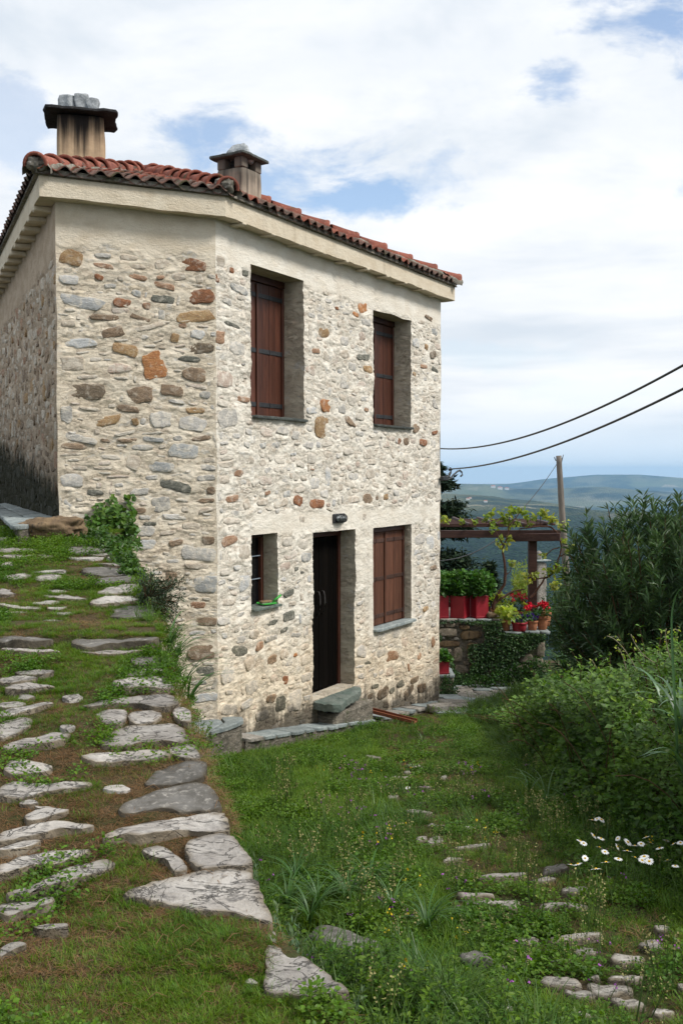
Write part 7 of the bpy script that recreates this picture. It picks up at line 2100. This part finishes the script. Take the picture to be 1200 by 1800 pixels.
V, F = leaves_vf(pts, rand_dirs(500, r), unit(-EY+rand_dirs(500, r)*.6+EZ*.3), .035, .028, .15); mk('plinth_ivy', V, F, L_DARKIVY, None, smooth=False, tint=tintn(500, 4, .6, 1.4, r), label='small dark ivy hanging over the plinth at the house corner', cat='ivy')
wb = empty('weed_bush', tuple(atd(900, 1200, TD-.4)), 'low green bushy weeds at the foot of the terrace wall', 'weeds')
pts = np.concatenate([ball_pts(atd(x, y, TD-.35), (.26, .2, .20), 420, r, .2) for x, y in ((845, 1205), (880, 1195), (915, 1185), (940, 1175), (950, 1200), (915, 1205))])
cloud_leaves('foliage', L_GER, pts, .05, .03, wb, True, .6, None, .35, .9, .2, .2, r)

# ---- bramble hedge
hb_ = empty('bramble_hedge', (2.2, 8.5, .3), 'sprawling bramble thicket on the bank to the right of the lane', 'hedge')
r = np.random.default_rng(303)
def hedgeH(x, y):
    xf = hedge_x(y)
    H = np.interp(y, [4.4, 5, 6, 8, 9.5, 11, 13, 15, 17], [.9, 1.2, 1.2, 1.02, .70, .40, .12, .05, .03])
    P = np.stack([x, y, np.zeros_like(x)], -1)
    return H*ss(x-xf+.12*vnoise(P, 1.1, 73), -.12, .50)**.7*(1+.24*vnoise(P, .9, 71)+.17*vnoise(P, 2.6, 72))
M_ = 52000
y = 4.5+(16.5-4.5)*r.random(M_)**1.15; x = hedge_x(y)-.16+(r.random(M_)**1.7)*np.interp(y, [4, 16], [2.6, 4.6])
gz_ = ground_z(x, y); H = hedgeH(x, y); dep = r.random(M_)**2.2
z = gz_ + H*(1-dep*.75) + r.normal(0, .045, M_)
ok = H > .08; pts = np.stack([x, y, z], -1)[ok]; dp_ = dep[ok]
pts += np.stack([vnoise(pts, 3.2, 1), vnoise(pts, 3.2, 2), vnoise(pts, 3.2, 3)], -1)*.05
# front face
M2 = 15000; y = 4.5+(13-4.5)*r.random(M2)**1.1; hh = r.random(M2); x = hedge_x(y)-.02+.10*np.sin(hh*3)-.06*hh + r.uniform(-.02, .3, M2)
Hf = hedgeH(hedge_x(y)+.4, y); z = ground_z(x, y)+Hf*hh*.92
p2 = np.stack([x, y, z], -1); p2 += np.stack([vnoise(p2, 2.4, 4), vnoise(p2, 2.4, 5), vnoise(p2, 2.4, 6)], -1)*.09
pts = np.concatenate([pts, p2])
# leaflets in threes
n = len(pts); base_ax = unit(rand_dirs(n, r)*np.array([1, 1, .5])+np.array([-.35, -.3, .1])); nr = unit(EZ*1.1+rand_dirs(n, r)*.7+np.array([-.2, -.35, 0]))
side = np.cross(base_ax, nr); PP, AX, NR = [], [], []
for a in (-1, 0, 1):
    sel = r.random(n) < (.62 if a else 1.0)
    PP.append(pts[sel]+base_ax[sel]*(.008 if a else .016)); AX.append(unit(base_ax[sel]+side[sel]*a*1.1)); NR.append(nr[sel])
PP, AX, NR = np.concatenate(PP), np.concatenate(AX), np.concatenate(NR); n = len(PP)
sz = r.uniform(.020, .046, n)*np.where(r.random(n) < .12, 1.6, 1)*np.interp(PP[:, 1], [4, 14], [.95, 1.25])
V, F = leaves_vf(PP, AX, NR, sz, sz*.66, .12)
tn = r.uniform(.55, 1.35, (n, 1)); fresh = (r.random((n, 1)) < .10)
col = np.concatenate([tn*np.where(fresh, 1.5, .88), tn*np.where(fresh, 1.25, .9), tn], 1)
mk('foliage', V, F, L_BRAM, hb_, smooth=False, tint=np.repeat(col, 4, 0), kind='stuff')
print('bramble leaflets', n)
# dark tangle inside: stems
mb = MB()
for k in range(420):
    y = r.uniform(4.6, 13); x = float(hedge_x(y))+r.uniform(.0, 1.5); g = float(ground_z(np.array([x]), np.array([y]))[0]); H = float(hedgeH(np.array([x+.3]), np.array([y]))[0])
    a = r.uniform(0, 2*pi); l = r.uniform(.3, .9); b0 = np.array([x, y, g-.02]); tip = b0+np.array([cos(a)*l*.7, sin(a)*l*.7, H*r.uniform(.5, .95)]); md_ = (b0+tip)/2+EZ*H*.35
    s = np.linspace(0, 1, 7)[:, None]; V, F = tube_vf(b0*(1-s)**2+2*md_*s*(1-s)+tip*s*s, .0035, 4, False); mb.add(V, F)
mb.obj('canes', L_BROWNF, hb_, kind='stuff')
# added soil-coloured hull inside the thicket, standing in for its dark depth
bx = np.linspace(0, 1, 24); by = np.linspace(4.2, 17, 60); BX, BY = np.meshgrid(bx, by, indexing='ij')
XX = hedge_x(BY)+.10+BX*np.interp(BY, [4, 16], [2.9, 4.8]); HH = hedgeH(XX-.05, BY)
ZZb = ground_z(XX, BY)+HH*.55-.05-.3*(BX < .01)
mk('thicket_hull', np.stack([XX, BY, ZZb], -1).reshape(-1, 3), gridF(24, 60), M_SOIL, hb_)
# upright shoots above the thicket
shm = MB(); lp, la = [], []
for k in range(170):
    y = r.uniform(5.2, 12); x = float(hedge_x(y))+r.uniform(.1, 1.9); g = float(ground_z(np.array([x]), np.array([y]))[0])+float(hedgeH(np.array([x]), np.array([y]))[0])*.8
    l = r.uniform(.15, .5); a = r.uniform(0, 2*pi); b0 = np.array([x, y, g-.1]); tip = b0+np.array([cos(a)*l*.35, sin(a)*l*.35, l+.1]); md_ = b0+EZ*l*.7
    s = np.linspace(0, 1, 8)[:, None]; P = b0*(1-s)**2+2*md_*s*(1-s)+tip*s*s; V, F = tube_vf(P, np.linspace(.0042, .002, 8), 5, False); shm.add(V, F)
    for i in range(2, 8):
        lp.append(P[i]+r.normal(0, .006, (3, 3))); la.append(unit(rand_dirs(3, r)*np.array([1, 1, .4])+EZ*.4))
shm.obj('shoots', L_BROWNF, hb_, kind='stuff')
lp, la = np.concatenate(lp), np.concatenate(la); n = len(lp)
V, F = leaves_vf(lp, la, unit(EZ+rand_dirs(n, r)*.5), r.uniform(.025, .045, n), r.uniform(.014, .024, n), .12); mk('shoot_leaves', V, F, L_BRAM, hb_, smooth=False, tint=tintn(n, 4, 1.0, 1.9, r), kind='stuff')
# pale dry tendrils arching above the thicket
dry = simple('dry_tendril', (.26, .23, .15), .9, .1); tm = MB(); lp = []
for pts_ in ([(985, 1170), (990, 1150), (975, 1130), (1065, 1120)], ):
    pass
for b_, t_, m_, d in (((1118, 1178), (1066, 1118), (1090, 1122), 7.2), ((1150, 1165), (1108, 1115), (1120, 1150), 6.6), ((1178, 1160), (1170, 1105), (1165, 1120), 6.2), ((1182, 1170), (1192, 1110), (1172, 1090), 6.1), ((1100, 1180), (1085, 1138), (1095, 1150), 7.0), ((1060, 1190), (1040, 1160), (1045, 1172), 7.6)):
    b0, tip, md_ = atd(*b_, d), atd(*t_, d), atd(*m_, d); s = np.linspace(0, 1, 12)[:, None]; P = b0*(1-s)**2+2*md_*s*(1-s)+tip*s*s
    V, F = tube_vf(P, .0032, 5); tm.add(V, F); lp.append(P[4:]+r.normal(0, .012, (8, 3)))
tn_ = empty('dry_stems', tuple(atd(1118, 1178, 7.2)), 'thin pale dry stems with a few tiny leaves arching above the brambles', 'stems')
tm.obj('stems', dry, tn_, kind='stuff'); lp = np.concatenate(lp); n = len(lp)
V, F = leaves_vf(lp, rand_dirs(n, r), unit(EZ+rand_dirs(n, r)*.7), .028, .016, .12); mk('tiny_leaves', V, F, L_LIME, tn_, smooth=False, tint=tintn(n, 4, .6, 1.1, r), kind='stuff')
# broad reed-like blades at the right border and in the thicket
G_REED = leafmat('reed_leaf', (.045, .10, .045), (.07, .14, .06), .2, .4, .5, inst=False)
long_blades('reed_clump', 'broad green reed leaves rising among the brambles at the right edge of the picture', [atd(1195, 1290, 5.6), atd(1170, 1270, 6.0), atd(1205, 1380, 5.3)], .52, .024, G_REED, 402, None, 8, 'reeds')
b0 = atd(1185, 1330, 5.5); o = empty('reed_leaf', tuple(b0), 'single tall broad reed blade bending over above the thicket', 'reed')
f = np.linspace(0, 1, 22); cx_ = np.interp(f, [0, .45, .7, .88, 1], [1190, 1181, 1179, 1187, 1206]); cy_ = np.interp(f, [0, .45, .7, .88, 1], [1330, 1150, 1080, 1042, 1026])
P = np.array([atd(a, b_, 5.5-.25*q) for a, b_, q in zip(cx_, cy_, f)]); P[1:-1] = (P[:-2]+2*P[1:-1]+P[2:])/4
w = .020*(1-f**3*.8); s = unit(np.cross(np.gradient(P, axis=0), -EY+EX*.5)); V = np.concatenate([P-s*w[:, None]/2, P+EY*.003, P+s*w[:, None]/2]); i = np.arange(21)
mk('blade', V, np.concatenate([np.stack([i, i+22, i+23, i+1], -1), np.stack([i+22, i+44, i+45, i+23], -1)]), G_REED, o)
long_blades('grass_clump', 'tuft of tall grass leaning out from the foot of the bramble thicket', [hit_surf(960, 1420, False), hit_surf(1010, 1440, False), hit_surf(930, 1400, False)], .45, .012, G_BIG, 403, None, 9)
long_blades('grass_clump', 'dark tall grass tuft in the lane grass below the squared fallen stone', [hit_surf(560, 1600, False), hit_surf(610, 1590, False), hit_surf(690, 1610, False), hit_surf(750, 1640, False), hit_surf(520, 1560, False), hit_surf(650, 1560, False), hit_surf(545, 1625, False), hit_surf(505, 1600, False)], .30, .009, G_BIG, 404, None, 30)

# ---- oleander
ol = empty('oleander', (4.25, 13.6, -.7), 'large dark green oleander bush standing to the right of the terrace', 'bush')
r = np.random.default_rng(304); lp, la = [], []; sm_ = MB()
c0 = np.array([4.50, 13.6, .62]); rad = np.array([1.58, 1.5, 1.80])
for k in range(1500):
    d = rand_dirs(1, r)[0]; d[2] = d[2]*.9+.08; d /= np.linalg.norm(d)
    tip = c0+d*rad*((.72+.33*r.random()**.7) if k % 3 else (.35+.4*r.random()))*(1+.16*vnoise(d[None]*1.0, 2.2, 5)[0]); b0 = np.array([4.3+d[0]*.35, 13.6+d[1]*.35, -.75])
    if tip[2] < -.75: continue
    up = EZ*(.45+.3*max(d[2], 0)); m1 = tip - unit(d*.55+up)*.55
    s = np.linspace(0, 1, 10)[:, None]; P = b0*(1-s)**2+2*m1*s*(1-s)+tip*s*s
    if k % 4 == 0: V, F = tube_vf(P, np.linspace(.014, .005, 10), 5, False); sm_.add(V, F)
    tg = unit(tip-m1)
    nl = 26; ss_ = r.random(nl)**.8*.42; p = tip - tg*ss_[:, None]; rd = rand_dirs(nl, r); rd -= (rd @ tg)[:, None]*tg; rd = unit(rd)
    lp.append(p); la.append(unit(tg*r.uniform(.45, 1.15, (nl, 1))+rd*.75))
lp, la = np.concatenate(lp), np.concatenate(la); n = len(lp)
V, F = leaves_vf(lp, la, unit(EZ+rand_dirs(n, r)*.5), r.uniform(.12, .19, n), r.uniform(.021, .031, n), .2, .12)
mk('foliage', V, F, L_OLE, ol, smooth=False, tint=tintn(n, 4, .55, 1.5, r, .08), kind='stuff')
sm_.obj('stems', L_BROWNF, ol, kind='stuff')
# ---- conifer beyond the terrace, willow shrub
def pad_tree(name, label, bx_, by_, z0, z1, R0, npad, mat, seed, leafL, leafW, per, droop=.1, cat='tree', topshape=1.0, gap=.0):
    r = np.random.default_rng(seed); o = empty(name, (bx_, by_, z0), label, cat)
    V, F = tube_vf([(bx_, by_, z0-1), (bx_+.05, by_, (z0+z1)/2), (bx_, by_, z1)], [.22, .14, .03], 8); mk('trunk', V, F, L_BROWNF, o)
    lp, la = [], []; mb = MB()
    for k in range(npad):
        f = r.random()**.9; z = z0+(z1-z0)*f; a = r.uniform(0, 2*pi); l = R0*(1-f**1.3*.85)*r.uniform(.55, 1.05)
        b0 = np.array([bx_, by_, z]); tip = b0+np.array([cos(a)*l, sin(a)*l, l*(.12-droop)])
        V, F = tube_vf([b0, (b0+tip)/2+EZ*.05*l, tip], [.04, .025, .01], 5, False); mb.add(V, F)
        s = r.random(per)**.6; p = b0*(1-s[:, None])+tip*s[:, None]; p += r.normal(0, 1, (per, 3))*np.array([.22, .22, .09])*(.4+.6*s[:, None])*min(1, l)
        lp.append(p); la.append(unit(rand_dirs(per, r)*np.array([1, 1, .5])+unit(tip-b0)*.6))
    mb.obj('limbs', L_BROWNF, o, kind='stuff')
    lp, la = np.concatenate(lp), np.concatenate(la); n = len(lp)
    V, F = leaves_vf(lp, la, unit(EZ+rand_dirs(n, r)*.6), leafL*r.uniform(.6, 1.3, n), leafW, .2); mk('crown', V, F, mat, o, smooth=False, tint=tintn(n, 4, .55, 1.5, r))
pad_tree('conifer', 'dark flat-layered conifer behind the terrace beside the house corner', 2.5, 28, -4.2, 2.95, 2.25, 130, L_CON, 305, .20, .07, 420)
pad_tree('conifer', 'small rounded dark evergreen behind the pots, lower than the layered conifer', 4.25, 29, -4.6, .0, 1.1, 80, L_CON, 306, .18, .07, 300)
r = np.random.default_rng(307); ws = empty('shrub', (4.3, 23, -2.2), 'loose yellow-green shrub behind the pergola post', 'shrub'); lp, la = [], []
for k in range(70):
    b0 = atd(917, 1060, 23); tip = atd(r.uniform(897, 934), r.uniform(985, 1045), 23+r.uniform(-.5, .5)); s = r.random(26)[:, None]; lp.append(b0*(1-s)+tip*s+r.normal(0, .03, (26, 3))); la.append(unit(rand_dirs(26, r)+EZ))
lp, la = np.concatenate(lp), np.concatenate(la); n = len(lp); V, F = leaves_vf(lp, la, rand_dirs(n, r), .09, .022, .1); mk('foliage', V, F, L_LIME, ws, smooth=False, tint=tintn(n, 4, .45, .9, r))
# greenery around the post and behind the pots
gb = empty('shrub', tuple(atd(975, 1075, 17.6)), 'loose grey-green shrub filling the gap between the pots and the oleander', 'shrub'); r = np.random.default_rng(308)
pts = np.concatenate([ball_pts(atd(x, y, 17.5), (.30, .25, .34), 500, r, .2) for x, y in ((980, 1060), (990, 1090), (978, 1115), (1000, 1040), (992, 1130))])
cloud_leaves('foliage', L_OLE, pts, .09, .025, gb, False, .4, None, .8, 1.9, .1, .2, r)
# ---- daisies
M_PET = simple('daisy_petal', (.80, .80, .78), .6, .2, .03); M_YDISC = simple('daisy_disc', (.65, .38, .02), .8, .1, .2)
def daisy_parts():
    n = 15; a = np.linspace(0, 2*pi, n, endpoint=False)+rp.normal(0, .06, n); ax = np.stack([np.cos(a), np.sin(a), np.full(n, .12)], -1)
    V, F = leaves6_vf(ax*.004, ax, np.tile(EZ, (n, 1)), rp.uniform(.017, .021, n), np.full(n, .0085), .08, .2)
    pet = npmesh('petals', V, F, [M_PET], smooth=False)
    V, F = lathe_vf((0, 0, 0), [(.0065, .0), (.0062, .003), (.004, .0052), (.0005, .006)], 10); dsc = npmesh('disc', V, F, [M_YDISC])
    V, F = tube_vf([(0, 0, 0), (.004, 0, -.06), (-.003, .003, -.13), (0, 0, -.26)], [.0015, .0015, .0017, .002], 5); st = npmesh('stem', V, F, [M_STEM])
    return pet, dsc, st
dpt, dds, dst = daisy_parts()
DA = [(838,557),(850,565),(885,538),(910,548),(905,580),(925,595),(970,548),(968,577),(1003,592),(1030,573),(1052,567),(1070,543),(1085,563),(1117,582),(1165,567),(1190,563),(972,620),(928,632),(893,655),(805,640),(830,638),(1030,615),(1055,625),(1080,628),(1063,612),(1145,625),(1172,645),(855,617),(897,479),(912,482),(880,483),(1005,561),(1140,555),(200,372),(232,370)]
r = np.random.default_rng(309); first = None
for k, (u_, v_) in enumerate(DA):
    px, py = 600+u_/2, 1200+v_/2; hgt = .24 if k < 33 else .05
    rr2 = ray(px, py); t = (1.17+hgt-EYE)/(rr2[2]+.131*rr2[1]); p = CO+rr2*t
    if first is None:
        root = empty('daisy', tuple(p)); first = root
        kids = []
        for nm, me in (('petals', dpt), ('disc', dds), ('stem', dst)):
            o = bpy.data.objects.new(nm, me); COL.objects.link(o); o.parent = root; kids.append(o)
    else:
        root = first.copy(); COL.objects.link(root); root.location = tuple(p)
        for o in kids:
            c_ = o.copy(); COL.objects.link(c_); c_.parent = root
    root.rotation_euler = (r.normal(.35, .3), r.normal(0, .3), r.uniform(0, 6.28)); s_ = r.uniform(.75, 1.2); root.scale = (s_, s_, s_)
    root['category'] = 'daisy'; root['group'] = 'daisies in the grass' ; root['label'] = 'white daisy with yellow centre in the daisy patch at the foot of the brambles' if k < 33 else 'small white daisy low in the lane grass far from the daisy patch'
    root['group'] = 'daisies at the foot of the brambles' if k < 33 else 'two low daisies beside the lane'
